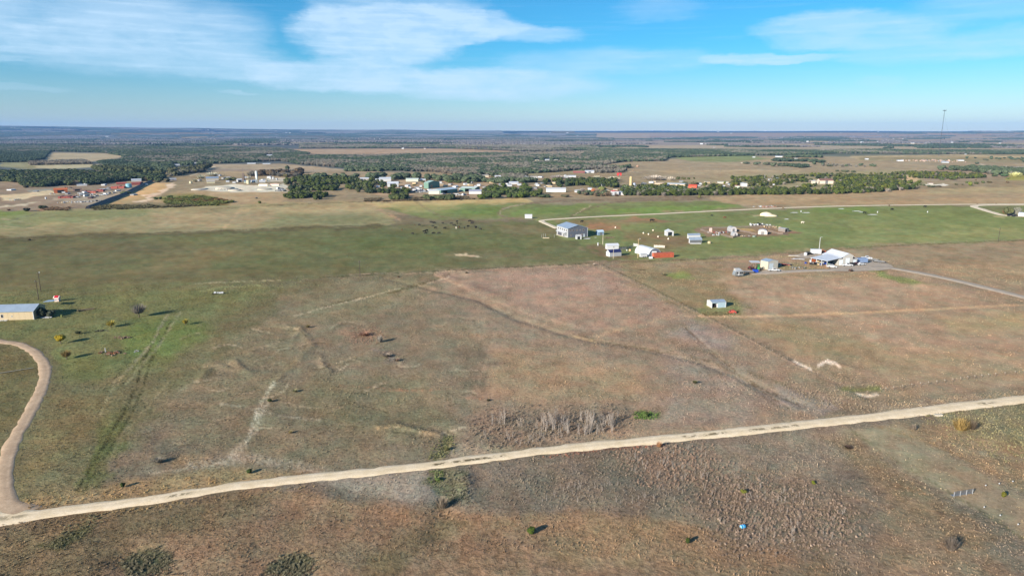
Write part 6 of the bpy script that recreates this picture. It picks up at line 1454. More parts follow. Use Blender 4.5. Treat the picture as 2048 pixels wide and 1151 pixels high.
# ---- the far yards: one row per building
# (name, label, category, u centre, v base, width px, height px, depth m, wall, roof, turn, open door?)
PALEG = mat('pale_green_metal', (176, 186, 172), .6); DUSTY = mat('dusty_white', (168, 164, 156), .7)
FAR = [
 ('orange_shed', 'orange open shed at the left of the salvage yard', 'shed', 122, 386, 26, 9.5, 8, mat('orange_wall', (172, 98, 62), .7), mat('orange_wall', (172, 98, 62), .7), .1, .5),
 ('white_building', 'low white building at the far left edge below the oaks', 'building', 36, 362, 22, 3.4, 10, WHITE, ROOFW, 0, 0),
 ('white_building', 'white building among the oaks above the salvage yard', 'building', 177, 356, 10, 4, 8, DUSTY, GALV, .2, 0),
 ('white_trailer', 'long white trailer under the oaks above the salvage yard', 'trailer', 164, 371.5, 20, 3, 4, WHITE, ROOFW, 0, 0),
 ('white_building', 'long white roofed building at the top right corner of the salvage yard', 'building', 273, 363, 20, 5, 10, WHITE, ROOFW, .1, 0),
 ('red_building', 'red walled building right of the teal tank in the salvage yard', 'building', 272, 370, 17, 5.5, 8, TERRA, TERRA, .1, 0),
 ('red_building', 'red walled building left of the teal tank in the salvage yard', 'building', 243, 369, 20, 4, 8, TERRA, mat('red_dusty', (170, 96, 84), .8), .1, 0),
 ('brown_building', 'flat brown open building in the middle of the salvage yard', 'building', 155, 382, 17, 6, 8, mat('mauve_board', (150, 124, 116), .8), WOOD, .1, .6),
 ('blue_building', 'blue roofed hut at the end of the pale dirt track', 'building', 346, 361, 14, 4.6, 8, mat('mauve_grey', (130, 128, 140), .7), LGREY, .1, .3),
 ('plant_building', 'large white open building left of the concrete plant', 'building', 425, 361, 26, 7, 14, DUSTY, GALV, .1, 0),
 ('plant_building', 'pale yellow low building below the white one at the concrete plant', 'building', 422, 366.5, 17, 5, 8, mat('pale_yellow', (182, 176, 148), .7), DUSTY, .1, 0),
 ('plant_building', 'white office with a dark porch in the middle of the concrete plant', 'building', 480, 364, 10, 6.5, 6, WHITE, WHITE, .3, .7),
 ('plant_shed', 'pale grey shed behind the yellow tank of the concrete plant', 'shed', 495, 366, 14, 5, 8, PALEG, GALV, .1, 0),
 ('plant_shed', 'white cab building right of the yellow tank of the concrete plant', 'shed', 509, 365, 10, 5, 6, WHITE, GALV, .3, .3),
 ('plant_shed', 'bright white shed at the right of the concrete plant silo', 'shed', 525, 365, 13, 4.5, 6, WHITE, ROOFW, .1, 0),
 ('barrier_wall', 'long pale block wall in the concrete plant yard, left part', 'wall', 526, 372, 20, 4, 3, mat('block_wall', (218, 208, 186), .8), mat('block_wall', (218, 208, 186), .8), 0, 0),
 ('barrier_wall', 'long pinkish block wall in the concrete plant yard, right part', 'wall', 549, 371.5, 20, 3.6, 3, mat('pink_block', (216, 190, 176), .8), mat('pink_block', (216, 190, 176), .8), 0, 0),
 ('long_warehouse', 'dusty white building half hidden behind the junipers left of the green barns', 'building', 729, 360.5, 19, 5, 10, DUSTY, ROOFW, .05, 0),
 ('long_warehouse', 'white warehouse with a dark doorway behind the juniper clump', 'building', 770.5, 362.5, 26, 7.5, 14, WHITE, ROOFW, .05, 0),
 ('long_warehouse', 'white flat roofed hall with an open dark base above the vehicle yard', 'building', 786, 373.5, 25, 9.5, 12, WHITE, ROOFW, .05, .5),
 ('long_warehouse', 'long pale green warehouse above the green barns', 'building', 824, 363, 28, 6, 14, PALEG, mat('pale_grn_roof', (192, 202, 192), .5), -.1, 0),
 ('small_white_house', 'small white house right of the long pale green warehouse', 'house', 846, 362, 12, 4, 8, WHITE, ROOFW, .1, 0),
 ('white_kiosk', 'white square kiosk in the vehicle yard left of the green barns', 'hut', 835, 379, 6, 4, 3, WHITE, WHITE, 0, 0),
 ('long_white_shed', 'long low white shed in front of the middle juniper row', 'shed', 1112, 384, 39, 8, 9, mat('white_green', (196, 208, 204), .6), WHITE, .02, 0),
 ('small_white_house', 'small white hut right of the long white shed', 'hut', 1154, 384.6, 11, 4.4, 5, WHITE, LGREY, .0, 0),
 ('white_barn', 'white roofed shed behind the oak clump right of the green barns', 'barn', 1028, 368.5, 20, 5, 10, WHITE, ROOFW, .1, 0),
 ('white_barn', 'small white lean-to below the white roofed shed behind the oaks', 'barn', 1039, 371, 8, 3.5, 6, WHITE, ROOFW, .1, 0),
 ('dark_shed', 'white roofed open shed with a dark front in the upper yards', 'shed', 996, 356.5, 13, 5.5, 8, WHITE, ROOFW, .1, .8),
 ('far_house', 'cream house at the left of the upper yards behind the oak clump', 'house', 970, 354, 17, 4, 10, mat('cream_wall', (190, 180, 156), .7), DUSTY, .1, 0),
 ('far_house', 'white gabled house in the upper yards right of centre', 'house', 1054, 357, 8, 5, 8, WHITE, WHITE, .3, 0),
 ('far_house', 'long white house in the upper yards right of centre', 'house', 1068, 356.5, 15, 4, 8, WHITE, DUSTY, .1, 0),
 ('far_house', 'white house with a tall gable left of the red roofed barn', 'house', 1133.5, 356, 7, 6, 8, WHITE, WHITE, .3, 0),
 ('far_house', 'low white wing left of the red roofed barn', 'house', 1145, 354.5, 16, 3.6, 8, WHITE, ROOFW, .1, 0),
 ('red_roof_barn', 'long barn with a faded red roof in the upper yards', 'barn', 1158, 346.5, 26, 3.4, 14, mat('dull_maroon', (112, 78, 74), .8), mat('faded_roof_red', (196, 110, 104), .7), .0, 0),
 ('white_hall', 'white hall at the right end of the red roofed barn', 'hall', 1179.5, 346, 20, 5, 12, WHITE, ROOFW, .1, .3),
 ('red_stall', 'bright red stall with a white front behind the tan silo', 'stall', 1239, 351, 9, 5, 5, mat('bright_red', (200, 62, 60), .6), mat('bright_red', (200, 62, 60), .6), .2, .3),
 ('red_roof_house', 'white house with a pinkish red roof at the pasture edge left of the belt', 'house', 1231, 390.5, 15, 9, 9, WHITE, mat('pink_red_roof', (206, 104, 104), .7), .2, .3),
 ('white_annex', 'white arched annex right of the pinkish red roofed house', 'annex', 1243, 390, 10, 6.5, 8, WHITE, ROOFW, .1, 0),
 ('long_grey_barn', 'long building with a pale grey roof hidden behind the long belt', 'barn', 1352, 371, 38, 4.2, 14, mat('pale_peach', (172, 156, 134), .7), mat('pale_grey_roof', (178, 188, 192), .5), -.25, 0),
 ('long_grey_barn', 'peach coloured low building left of the long pale grey roof', 'building', 1318, 369, 20, 3.6, 8, mat('pale_peach', (172, 156, 134), .7), mat('pale_peach', (172, 156, 134), .7), -.1, 0),
 ('orange_roof_building', 'bright orange red roofed building behind the long belt', 'building', 1385, 375.5, 18, 6, 9, mat('bright_orange_red', (190, 80, 56), .6), mat('bright_orange_red', (190, 80, 56), .6), -.2, 0),
 ('grey_roof_house', 'pale grey roofed house behind the belt right of the orange roof', 'house', 1446, 367, 24, 3.4, 10, DUSTY, mat('pale_olive_roof', (180, 180, 160), .7), 0, 0),
 ('white_tank_building', 'big rounded white building inside the long juniper belt', 'building', 1489, 373, 12, 7.5, 8, WHITE, WHITE, .2, 0),
 ('teal_house', 'small pale green house with a pink roof inside the long belt', 'house', 1475.5, 376, 8, 5, 6, PALEG, PINK, .2, 0),
 ('belt_hut', 'little white hut in the middle of the long juniper belt', 'hut', 1539.5, 361, 6, 3, 4, WHITE, WHITE, .1, 0),
 ('belt_hut', 'tiny white tank hut just below the little white hut in the belt', 'hut', 1547.5, 370.5, 3, 2.6, 3, WHITE, WHITE, .1, 0),
 ('gabled_villa', 'villa with white gables and a brown roof inside the long belt, left wing', 'house', 1632, 367.5, 11, 6.5, 9, mat('villa_wall', (190, 180, 166), .7), WHITE, .3, .3),
 ('gabled_villa', 'villa with white gables and a brown roof inside the long belt, main wing', 'house', 1653, 367.5, 30, 9.5, 12, mat('villa_wall', (190, 180, 166), .7), BROWNR, .3, .2),
 ('far_house', 'white house by the caliche pad right of the long belt', 'house', 1862, 368.5, 9, 3, 6, DUSTY, mat('brownish_roof', (150, 120, 110), .7), .2, 0),
 ('far_white_house', 'white house in the upper right fields left of the rubble yard', 'house', 1922.5 - 0, 322, 14, 3.4, 14, WHITE, WHITE, .2, 0),
 ('far_white_house', 'long white house at the foot of the radio mast fields', 'house', 1801, 322.5, 15, 3.4, 12, WHITE, ROOFW, .1, 0),
 ('far_white_house', 'grey roofed farm in the upper right rubble yard', 'house', 1891, 326, 17, 4, 12, LGREY, GALV, .1, 0),
 ('far_white_house', 'white house among small trees in the upper right fields', 'house', 1734, 319, 8, 3, 10, WHITE, ROOFW, .1, 0),
 ('far_white_house', 'white house at the end of the woods in the upper right', 'house', 1558, 314.5, 18, 3.4, 12, WHITE, ROOFW, .1, 0),
 ('far_white_house', 'small white house beside round trees in the upper right', 'house', 1592, 318.5, 8, 3.6, 8, WHITE, DUSTY, .1, 0),
 ('far_white_house', 'low farmhouse above the grey field in the upper middle right', 'house', 1508, 315, 7, 2.6, 8, WHITE, WHITE, .1, 0),
 ('far_white_house', 'low tan roofed farm beside trees in the upper middle right', 'house', 1487, 326.5, 10, 2.6, 10, DUSTY, TAN, .1, 0),
 ('far_white_house', 'cream house in the clearing beyond the grey woods', 'house', 1075, 322.5, 10, 4.4, 10, mat('cream_wall', (190, 180, 156), .7), DUSTY, .3, 0),
 ('far_white_house', 'white house in the clearing beyond the grey woods', 'house', 1095, 321.5, 12, 4.2, 10, WHITE, ROOFW, .1, 0),
 ('far_white_house', 'low white shed at the right of the clearing beyond the grey woods', 'house', 1112.5, 321, 11, 2.4, 10, mat('cream_wall', (190, 180, 156), .7), WHITE, .1, 0),
 ('far_white_house', 'long white shed at the wood edge above the juniper clump', 'house', 539, 311.5, 14, 3.2, 12, WHITE, ROOFW, .1, 0),
 ('far_white_house', 'row of white units at the wood edge above the tan field, left', 'house', 503, 328, 22, 3.2, 10, WHITE, ROOFW, .05, 0),
 ('far_white_house', 'row of white units at the wood edge above the tan field, right', 'house', 533, 328.5, 20, 2.6, 10, WHITE, ROOFW, .05, 0),
 ('far_white_house', 'white building among the left woods above the dirt track', 'house', 354, 331, 15, 3.6, 12, WHITE, ROOFW, .1, 0),
 ('far_white_house', 'grey blue roofed building left of the white one in the left woods', 'house', 299, 333, 10, 2.4, 10, LGREY, GALV, .1, 0),
 ('far_white_house', 'small white house at the right of the left woods', 'house', 391, 327, 6, 3.2, 8, WHITE, WHITE, .1, 0),
 ('far_white_house', 'wide white hall far away in the left woods', 'house', 215, 275.5, 9, 2.2, 30, WHITE, WHITE, 0, 0),
]
for nm, lab, cat, u, v, wpx, hpx, dm, wm, rm, rz, dr in FAR:
    if v < 336: wpx *= .72; hpx *= .7
    elif v < 400 and wpx < 34: wpx *= .88
    if cat == 'wall': small_box(nm, lab, cat, u, v, wpx, hpx, dm, wm, rz, rm, lean=1); continue
    small_box(nm, lab, cat, u, v, wpx, hpx, dm, wm, -math.atan2(P(u, v).x, P(u, v).y) * .8 + rz, rm, over=.3, door=dr or None, lean=1 if hpx < 4 else 0)
# the green barns
building('green_barn', 'tall green barn with a dark doorway and pale green roof', 'barn', (857, 377), (879.5, 374.5), 848, H=7.2, rise=2.2, wall=TEAL, roof=TEALR, over=.3, openings=[('door', 4.2, 8.6, 0, 4.4, 'f', TEAL, DARK)])
building('green_barn', 'low wide green barn with a pale blue roof and open dark bays', 'barn', (882, 388), (915, 384), None, 16, H=4.2, rise=1.3, ridge='x', wall=TEAL, roof=mat('pale_blue_sheet', (168, 186, 198), .45), front=(4, 12, 3.6), over=.5)
building('green_barn', 'right hand green barn with a pale green roof and open front', 'barn', (921, 383), (950, 384), None, 14, H=4.4, rise=1.4, ridge='x', wall=TEAL, roof=mat('grey_green_sheet', (170, 184, 180), .45), front=(6, 15, 3.8), over=.5)
building('white_garage', 'long white garage with a grey roof right of the green barns', 'garage', (938, 388), (963, 388), None, 10, H=3.2, rise=1.6, ridge='x', wall=WHITE, roof=mat('mid_grey_roof', (142, 146, 164), .5), over=.3)
small_box('white_workshop', 'white workshop with a rounded top left of the low green barn', 'workshop', 868, 388, 22, 8.5, 9, mat('creamy_white', (184, 186, 176), .6), .0, WHITE, over=.2)
tank('white_tank', 'white upright tank between the two green barns', 920, 382.5, 5.5, 2.2, WHITE)
# silos and tanks
def silo(label, u, v, hpx, wpx, m, legs=0, name='silo', cone=True):
    s = mpp(u, v); h = hpx * s; r = wpx * s / 2; t = thing(name, label, 'silo', at(u, v)); z0 = h * legs; b = MB(); b.tube((0, 0, z0), (0, 0, h * .93), r, r, m, 14); b.build('drum', t)
    b = MB(); b.tube((0, 0, h * .93), (0, 0, h), r, r * .3, m, 14); b.build('dome', t)
    if legs:
        b = MB(); b.tube((0, 0, z0 * .55), (0, 0, z0), r * .3, r, m, 12); b.build('hopper', t)
        for k in range(4): a = k * 1.57 + .7; b = MB(); b.tube((r * math.cos(a), r * math.sin(a), 0), (r * math.cos(a), r * math.sin(a), z0 + .3), .16, .16, m, 4); b.build('leg', t)
silo('white silo on legs above the concrete plant', 514, 366, 24, 4.4, mat('silo_white', (214, 226, 226), .5), .5); silo('pale yellow round tank in the concrete plant', 497, 367.5, 8, 7, mat('pale_yellow', (182, 176, 148), .7))
silo('tall tan silo left of the long juniper belt', 1261.5, 370.5, 18, 6, mat('silo_tan', (176, 160, 120), .6), 0)
silo('small silver bin right of the tall tan silo', 1268.5, 374.5, 9, 5, mat('silver_bin', (170, 180, 196), .4, .3), .2, 'grain_bin')
for u, v, lr in [(541.5, 360, 'left'), (547, 360, 'right')]: silo(lr + ' one of the twin white hoppers in the concrete plant yard', u, v, 6.5, 3.4, WHITE, .3, 'hopper')
silo('grey hopper right of the two white hoppers in the concrete plant', 554, 360.5, 4.5, 3.6, LGREY, .2, 'hopper'); silo('pale yellow ball tank left of the concrete plant', 382, 368, 6, 6, mat('pale_yellow', (182, 176, 148), .7), .2, 'ball_tank')
silo('white ball tank on the ground of the salvage yard', 92, 398, 4.2, 3.4, WHITE, 0, 'ball_tank'); silo('round teal water tank in the salvage yard', 258, 375.5, 8.5, 11, mat('teal_tank', (118, 168, 184), .5), 0, 'water_tank')
small_box('plant_tower', 'dark open batching tower left of the concrete plant office', 'tower', 486.5, 362, 4, 15, 3, mat('dark_tower', (92, 82, 74), .8), 0)
# salvage yard stacks
def stack(label, u, v, wpx, hpx, m, ang, dm, seed):
    s = mpp(u, v); w, h = wpx * s, hpx * s; t = thing('pallet_stack', label, 'stack', at(u, v), ang); rg_ = random.Random(seed); n = max(3, int(w / 2.2))
    for i in range(n): b = MB(); x = -w / 2 + w * i / n; b.box(x + .08, x + w / n - .08, rg_.uniform(-.3, .3), dm, -.1, h * rg_.uniform(.75, 1.1), m); b.build('bundle', t)
for a in [('red stacked tiles at the front of the salvage yard', 131, 396.5, 26, 3.6, TERRA, .3, 14, 1), ('long red stack behind the dark vehicles of the salvage yard', 178, 386, 24, 3.4, mat('red_dusty', (170, 96, 84), .8), .25, 10, 2),
          ('red stack at the centre right of the salvage yard', 200, 383.5, 12, 5, TERRA, .2, 6, 3), ('wide red stack left of the teal tank', 235, 377, 24, 4.5, mat('red_dusty', (170, 96, 84), .8), .35, 14, 4),
          ('red stack with a dark end beside the tarped wall', 276, 369.5, 12, 5, REDM, .1, 8, 5)]: stack(*a)
for i, (u, v, sp, n, ms, lab) in enumerate([(172, 390.5, 16, 60, [BLACK, STEEL, WHITE, BLACK], 'dark jumble of vehicles in the middle of the salvage yard'), (165, 404, 16, 60, [LGREY, STEEL, CONC, WHITE], 'pale grey rubble heap at the front of the salvage yard'), (193, 402, 8, 24, [STEEL, BLACK, LGREY], 'dark scrap beside the tarped wall'),
        (212, 379, 9, 30, [LGREY, WHITE, STEEL], 'white and grey scrap left of the teal tank'), (222, 386, 10, 34, [LGREY, TAN, BLACK], 'grey scrap below the teal tank'), (140, 376, 9, 26, [BLACK, STEEL, WOOD], 'dark scrap right of the orange shed'),
        (150, 366, 10, 30, [STEEL, WHITE, WOOD, BLACK], 'scrap and trailers under the oaks behind the salvage yard'), (104, 388, 6, 18, [WOOD, LGREY], 'brown scrap left of the orange shed'),
        (30, 400, 14, 26, [LGREY, TAN], 'pale rubble on the bare ground left of the salvage yard'), (130, 405, 12, 24, [WHITE, LGREY, TAN], 'white rubble in front of the salvage yard'),
        (250, 361, 14, 24, [TAN, CREAM, WOOD], 'tan timber stacks under the oaks above the teal tank'), (450, 379, 18, 30, [CONC, LGREY], 'grey gravel heaps of the concrete plant'), (560, 382, 7, 16, [WHITE, STEEL, BLACK], 'white truck and scrap at the right of the concrete plant'),
        (812, 384, 22, 90, [WHITE, STEEL, BLACK, LGREY, WHITE], 'crowded rows of parked vehicles left of the green barns'), (845, 384, 12, 40, [WHITE, STEEL, BLACK], 'parked machines close to the low green barn'), (925, 390, 14, 30, [TERRA, STEEL, WHITE], 'red and white equipment before the green barns'),
        (815, 373, 6, 14, [TERRA, WOOD], 'rust red machine behind the vehicle yard'), (948, 378, 7, 18, [WHITE, BLACK, STEEL], 'white bales inside the right hand green barn'),
        (1187, 382, 6, 14, [mat('orange_brush', (176, 104, 70), .9), TERRA], 'orange shrubs and scrap right of the small white hut'), (1860, 322, 60, 90, [mat('pinkish_rubble', (166, 144, 132), .9), mat('pinkish_rubble', (166, 144, 132), .9), WOOD, STEEL], 'wide pinkish rubble yard in the upper right fields'),
        (1560, 366, 8, 14, [LGREY, WHITE], 'pale oddments among the trees of the long belt')]):
    s_ = 1.1 if v < 392 else .9
    scrap('scrap_yard_heap', lab, u, v, sp * mpp(u, v) * 1.0, n, ms, 200 + i, s_ if v > 330 else 2.4, 'scrap', .9)
for u, v, w_, lab in [(395, 384, 1, 0)]: pass
for u, v, rx, ry, h, lab in [(400, 379, 10, 14, 1.6, 'pale grey flat heap at the left of the concrete plant'), (450, 378, 13, 12, 3.4, 'tallest grey gravel heap of the concrete plant'), (470, 381, 9, 8, 2.0, 'small grey gravel heap below the tallest one'), (530, 379, 10, 9, 1.8, 'pale gravel heap at the right of the concrete plant')]:
    heap('gravel_heap', lab, u, v, rx, ry, h, CONC, 'gravel heap', int(u))
# long tarped wall
def tarped_wall():
    pts = [(176, 417.5), (192, 411.5), (208, 405.5), (224, 399), (240, 393.5), (250, 389.5), (262, 383), (274, 376.5), (288, 370), (302, 364)]
    base = at(*pts[0]); t = thing('tarped_windrow', 'long black tarped windrow beside the salvage yard', 'windrow', base)
    for a, c in zip(pts[:-1], pts[1:]):
        pa, pc = at(*a) - base, at(*c) - base; L = (pc - pa).length; ang = math.atan2(pc.y - pa.y, pc.x - pa.x); b = MB()
        b.prism([(-2.6, -.2), (2.6, -.2), (1.7, 2.1), (.4, 2.9), (-1.2, 2.5)], 0, L * 1.02, TARP); me_o = b.build('tarp_section', t, pa); me_o.rotation_euler = (0, 0, ang - math.pi / 2)
    t2 = b
tarped_wall()

# ---- specks of houses out on the plain
specks = [(25, 256, 6), (31, 257, 5), (38, 256.5, 4), (152, 253.5, 3), (12, 261.5, 3), (49, 275, 7), (163, 274.5, 5), (70, 292.5, 10), (42, 292.5, 6), (22, 292, 7), (12, 256.5, 3), (282, 277.5, 5), (355, 266.5, 3), (417, 260.5, 5),
 (450, 261.5, 3), (475, 262.5, 4), (540, 260.5, 4), (553, 262.5, 5), (450, 266, 4), (515, 266, 5), (573, 266.5, 6), (580, 266.5, 5), (590, 266.5, 3), (604, 267, 3), (626, 267.5, 4), (634, 267, 5), (647, 267, 8), (612, 266.5, 3), (675, 278, 5), (693, 282.5, 6), (760, 278.5, 4), (749, 278, 3),
 (957, 266.5, 4), (1006, 278.5, 5), (1071, 278, 4), (1100, 266, 4), (1121, 267, 3), (1155, 273.5, 4), (1168, 273.5, 3), (1135, 266, 6), (862, 282, 4), (806, 297.5, 8), (850, 297.5, 7), (421, 300, 6), (449, 299, 7), (483, 303, 5),
 (1305, 270.5, 6), (1325, 271, 5), (1345, 270.5, 3), (1353, 267.5, 3), (1383, 269, 4), (1342, 276.5, 6), (1436, 271.5, 5), (1462, 272.5, 5), (1471, 274.5, 5), (1468, 270.5, 4), (1530, 270.5, 7), (1508, 270.5, 6), (1552, 275.5, 6), (1563, 276.5, 8), (1575, 275, 4), (1403, 288.5, 9), (1411, 288, 4), (1428, 295, 7), (1532, 286, 6), (1543, 286, 4), (1555, 279, 5), (1222, 288.5, 4), (1252, 299.5, 5),
 (1615, 283.5, 7), (1637, 281.5, 4), (1650, 281, 8), (1662, 281.5, 4), (1676, 281.8, 6), (1724, 285.5, 10), (1737, 285, 5), (1757, 285, 8), (1775, 289, 4), (1752, 282.5, 5), (1825, 287.5, 10), (1850, 287, 8), (1787, 277.5, 4), (1792, 277, 4), (1806, 278, 4), (1904, 285.5, 7), (1934, 290, 6), (1896, 293, 9), (1756, 264, 4), (1681, 266, 3), (1640, 300, 5), (1649, 299, 6), (2000, 287, 6), (2008, 288, 4), (2045, 275.5, 4), (1931, 309, 6), (1255, 270, 3), (1215, 271, 4), (1285, 271, 4)]
sm = []
for i in range(3):
    b = MB(); b.box(-.5, .5, -.4, .4, -.2, .28, [WHITE, DUSTY, LGREY][i]); b.prism([(-.43, .28), (0, .45), (.43, .28)], -.52, .52, [ROOFW, WHITE, BROWNR][i], 'x'); sm.append(b.mesh('distant_house'))
rs_ = random.Random(9)
for u, v, wpx in specks:
    s = mpp(u, max(v, 268.5)); p = P(u, max(v, 267.0))
    if v < 267:                             # on the rising ground: walk out along the sight line until it meets the land
        r = 5000.
        while r < 17500:
            q = p.normalized() * r; zz = gz(q.x, q.y); vv = to_px(np.array([q.x]), np.array([q.y]), np.array([zz]))[1][0]
            if vv <= v: break
            r += 120
        p = q; s = (p.y * CP + (CAM_H - gz(p.x, p.y)) * SP) / FPX
    w_ = wpx * s * .62
    o = bpy.data.objects.new('distant_house', sm[rs_.choice((0, 0, 0, 1, 2))]); o.location = (p.x, p.y, gz(p.x, p.y)); o.rotation_euler = (0, 0, rs_.uniform(-.5, .5)); o.scale = (w_, w_ * .6, min(w_ * .8, 26)); link(o)
    q_ = 'left' if u < 400 else 'centre left' if u < 800 else 'centre' if u < 1250 else 'centre right' if u < 1600 else 'right'; f_ = 'near the horizon' if v < 272 else 'before the horizon'; tag(o, 'tiny pale house on the plain %s, %s of view' % (f_, q_), 'house', 'distant houses %s, %s' % (f_, q_))

# rows of parked vehicles and little sheds in the yards
def car_mesh(m, van):
    b = MB(); b.prism([(-2.4, .35), (-2.4, 1.0), (-.6, 1.1), (2.2, .95), (2.4, .6), (2.4, .35)], -.9, .9, m)
    b.prism([(-2.3, 1.0), (-2.2, 2.1), (.8, 2.1), (1.5, 1.0)] if van else [(-1.7, 1.0), (-1.2, 1.55), (.6, 1.55), (1.3, 1.0)], -.78, .78, m if van else DARK)
    for x in (-1.5, 1.5):
        for y in (-.85, .85): b.tube((x, y - .1, .38), (x, y + .1, .38), .38, .38, RUBBER, 8)
    return b.mesh('parked_car')
CM = [(c, car_mesh(m, v)) for c, m, v in (('white', WHITE, False), ('silver', LGREY, False), ('black', BLACK, False), ('white', WHITE, True), ('maroon', mat('maroon_paint', (70, 30, 34), .4), False))]
ry = random.Random(44)
def yard_cars(n, u0, u1, v0, v1, where, grp):
    for i in range(n):
        c, me = CM[ry.choice((0, 0, 1, 2, 3, 4))]; u, v = ry.uniform(u0, u1), ry.uniform(v0, v1)
        o = bpy.data.objects.new('parked_car', me); o.location = at(u, v); o.rotation_euler = (0, 0, ry.choice((0, 1.5)) + ry.uniform(-.3, .3)); o.scale = (1.15,) * 3; link(o)
        tag(o, '%s %s parked %s' % (c, 'van' if me is CM[3][1] else 'car', where), 'car', '%s vehicles %s' % (c if me is not CM[3][1] else c + ' van', grp))
yard_cars(34, 792, 866, 379, 386, 'in the crowded yard left of the green barns', 'left of the green barns'); yard_cars(9, 880, 930, 388.5, 391, 'in front of the low green barn', 'before the green barns')
yard_cars(12, 150, 215, 384, 398, 'among the stacks of the salvage yard', 'in the salvage yard'); yard_cars(8, 60, 190, 366, 371, 'under the oaks behind the salvage yard', 'under the oaks'); yard_cars(8, 555, 572, 377, 383, 'at the right end of the concrete plant yard', 'by the concrete plant')
yard_cars(6, 1050, 1090, 366, 376, 'in the upper yards right of the oak clump', 'in the upper yards'); yard_cars(6, 1200, 1290, 365, 372, 'near the tall tan silo', 'near the silo')
NTH = 'leftmost|second|third|fourth|fifth|sixth|seventh|eighth|ninth|tenth|eleventh|twelfth|thirteenth|fourteenth|fifteenth|sixteenth|seventeenth|eighteenth|nineteenth|twentieth|twenty-first|twenty-second|twenty-third|twenty-fourth|twenty-fifth|twenty-sixth'.split('|')
EXTRA = [(ry.uniform(a, b), ry.uniform(c, d), ry.uniform(4, 9), ry.uniform(2.2, 3.6), ry.choice((0, 0, 1, 2))) for n, a, b, c, d in ((9, 752, 850, 366, 377), (7, 880, 960, 364, 378), (12, 970, 1090, 354, 380), (10, 1095, 1245, 366, 384), (9, 1270, 1470, 362, 376), (12, 100, 290, 364, 392), (6, 405, 540, 356, 368)) for _ in range(n)]
YH = []
for i, (u, v, w_, h_, c_) in enumerate(sorted(EXTRA + [(754, 361, 9, 3.4, 0), (742, 374, 7, 3, 1), (765, 380, 6, 3, 2), (880, 366, 7, 3, 0), (899, 370, 6, 2.6, 1), (942, 371, 8, 3.4, 2), (957, 372, 7, 3.6, 0), (968, 376, 6, 3, 1), (983, 366, 7, 3, 2), (1012, 360, 8, 2.6, 0), (1022, 352, 6, 2.6, 1), (1040, 362, 7, 2.4, 2), (1075, 372, 7, 3, 0), (1088, 368, 8, 3, 1), (1120, 372, 6, 2.6, 0), (1140, 366, 8, 2.6, 2), (1172, 364, 7, 2.6, 0), (1196, 364, 7, 3.4, 1), (1208, 372, 6, 3, 0), (1216, 384, 7, 4, 2), (1290, 369, 7, 3, 1), (1302, 366, 9, 3, 0), (1400, 369, 7, 3, 0), (1416, 366, 9, 2.6, 2), (1428, 372, 7, 2.6, 1), (1462, 371, 8, 3, 0), (1505, 366, 6, 2.6, 1), (1556, 358, 8, 2.4, 0), (1580, 361, 7, 2.4, 2), (1612, 362, 5, 2.6, 0), (1700, 363, 8, 2.4, 1), (1738, 366, 6, 2.2, 0), (436, 352, 8, 3, 0), (455, 357, 9, 3, 1), (468, 366, 6, 2.6, 0), (530, 362, 6, 2.6, 2), (396, 362, 6, 3, 1), (206, 371, 7, 3, 0), (225, 364, 9, 2.6, 2), (70, 384, 8, 2.2, 1), (18, 381, 12, 2.6, 0), (190, 355, 8, 2.6, 1), (243, 356, 7, 2.4, 0)])):
    st = ('white roofed', 'dull grey', 'tan walled')[c_]; side = 'left yards' if u < 600 else 'yards left of the green barns' if u < 850 else 'yards before the silo' if u < 1240 else 'clearings of the long belt'
    k_ = sum(1 for q in YH if q == (st, side))
    YH.append((st, side)); small_box('yard_shed', '%s %s little shed from the left, %s' % (NTH[k_], st, side), 'shed', u, v, w_, h_, 6, (WHITE, STEEL, TAN)[c_], ry.uniform(-.5, .5), (ROOFW, LGREY, DUSTY)[c_], lean=k_ % 2)

# ------------------------------------------------------------------ trees of the middle belt
rb = np.random.RandomState(5); ALLT = []
foot = [(u, v, w_ / 2 + 1, h_) for u, v, w_, h_, _ in EXTRA] + [(u, v, wpx / 2 + 1.5, hpx) for _, _, _, u, v, wpx, hpx, *_ in FAR] + [(865, 385, 20, 12), (900, 388, 18, 10), (935, 386, 18, 8), (950, 389, 14, 8), (1261, 371, 4, 12), (1268, 375, 4, 8), (1385, 377, 11, 6), (1352, 372, 18, 5), (1489, 375, 7, 6), (1650, 369, 19, 4)]
for bi, (poly, sp, rr, cols, kd, nm, lab, grp) in enumerate(BELT):
    pts = spaced(poly, sp, rb)
    thin = fbm(pts[:, 0] / 45, pts[:, 1] / 45, 71 + bi, 3) if len(pts) else np.zeros(0)
    for (x, y), q in zip(pts, thin):
        if bi in (8,) and q < .50: continue
        if bi in (1, 4) and q < .42: continue
        if bi == 2 and q < .38: continue
        u, v = to_px(np.array([x]), np.array([y]), np.array([0.])); u, v = u[0], v[0]; s = mpp(u, v)
        rad = rb.uniform(*rr)
        # leave the roofs in view: nothing standing on or just before a building
        if any(abs(u - fu) < fw + rad / s * .6 and -2 < v - fv + 1 < 7.5 for fu, fv, fw, fh in foot if bi not in (0, 5, 6)): 
            if rb.rand() < .85: continue
        if any(abs(u - fu) < fw and fv - fh < v <= fv + .5 for fu, fv, fw, fh in foot): continue
        if (bi in (7, 8)) and rb.rand() < .10: col, k2 = GY, 'B'
        elif bi == 0 and rb.rand() < .06: col, k2 = (110, 100, 84), 'B'
        else: col, k2 = cols[rb.randint(len(cols))], kd
        ALLT.append((math.hypot(x, y), x, y, rad, rad * rb.uniform(1.25, 1.6) if k2 != 'O' else rad * rb.uniform(1.3, 1.75), col, k2, nm, lab, grp))
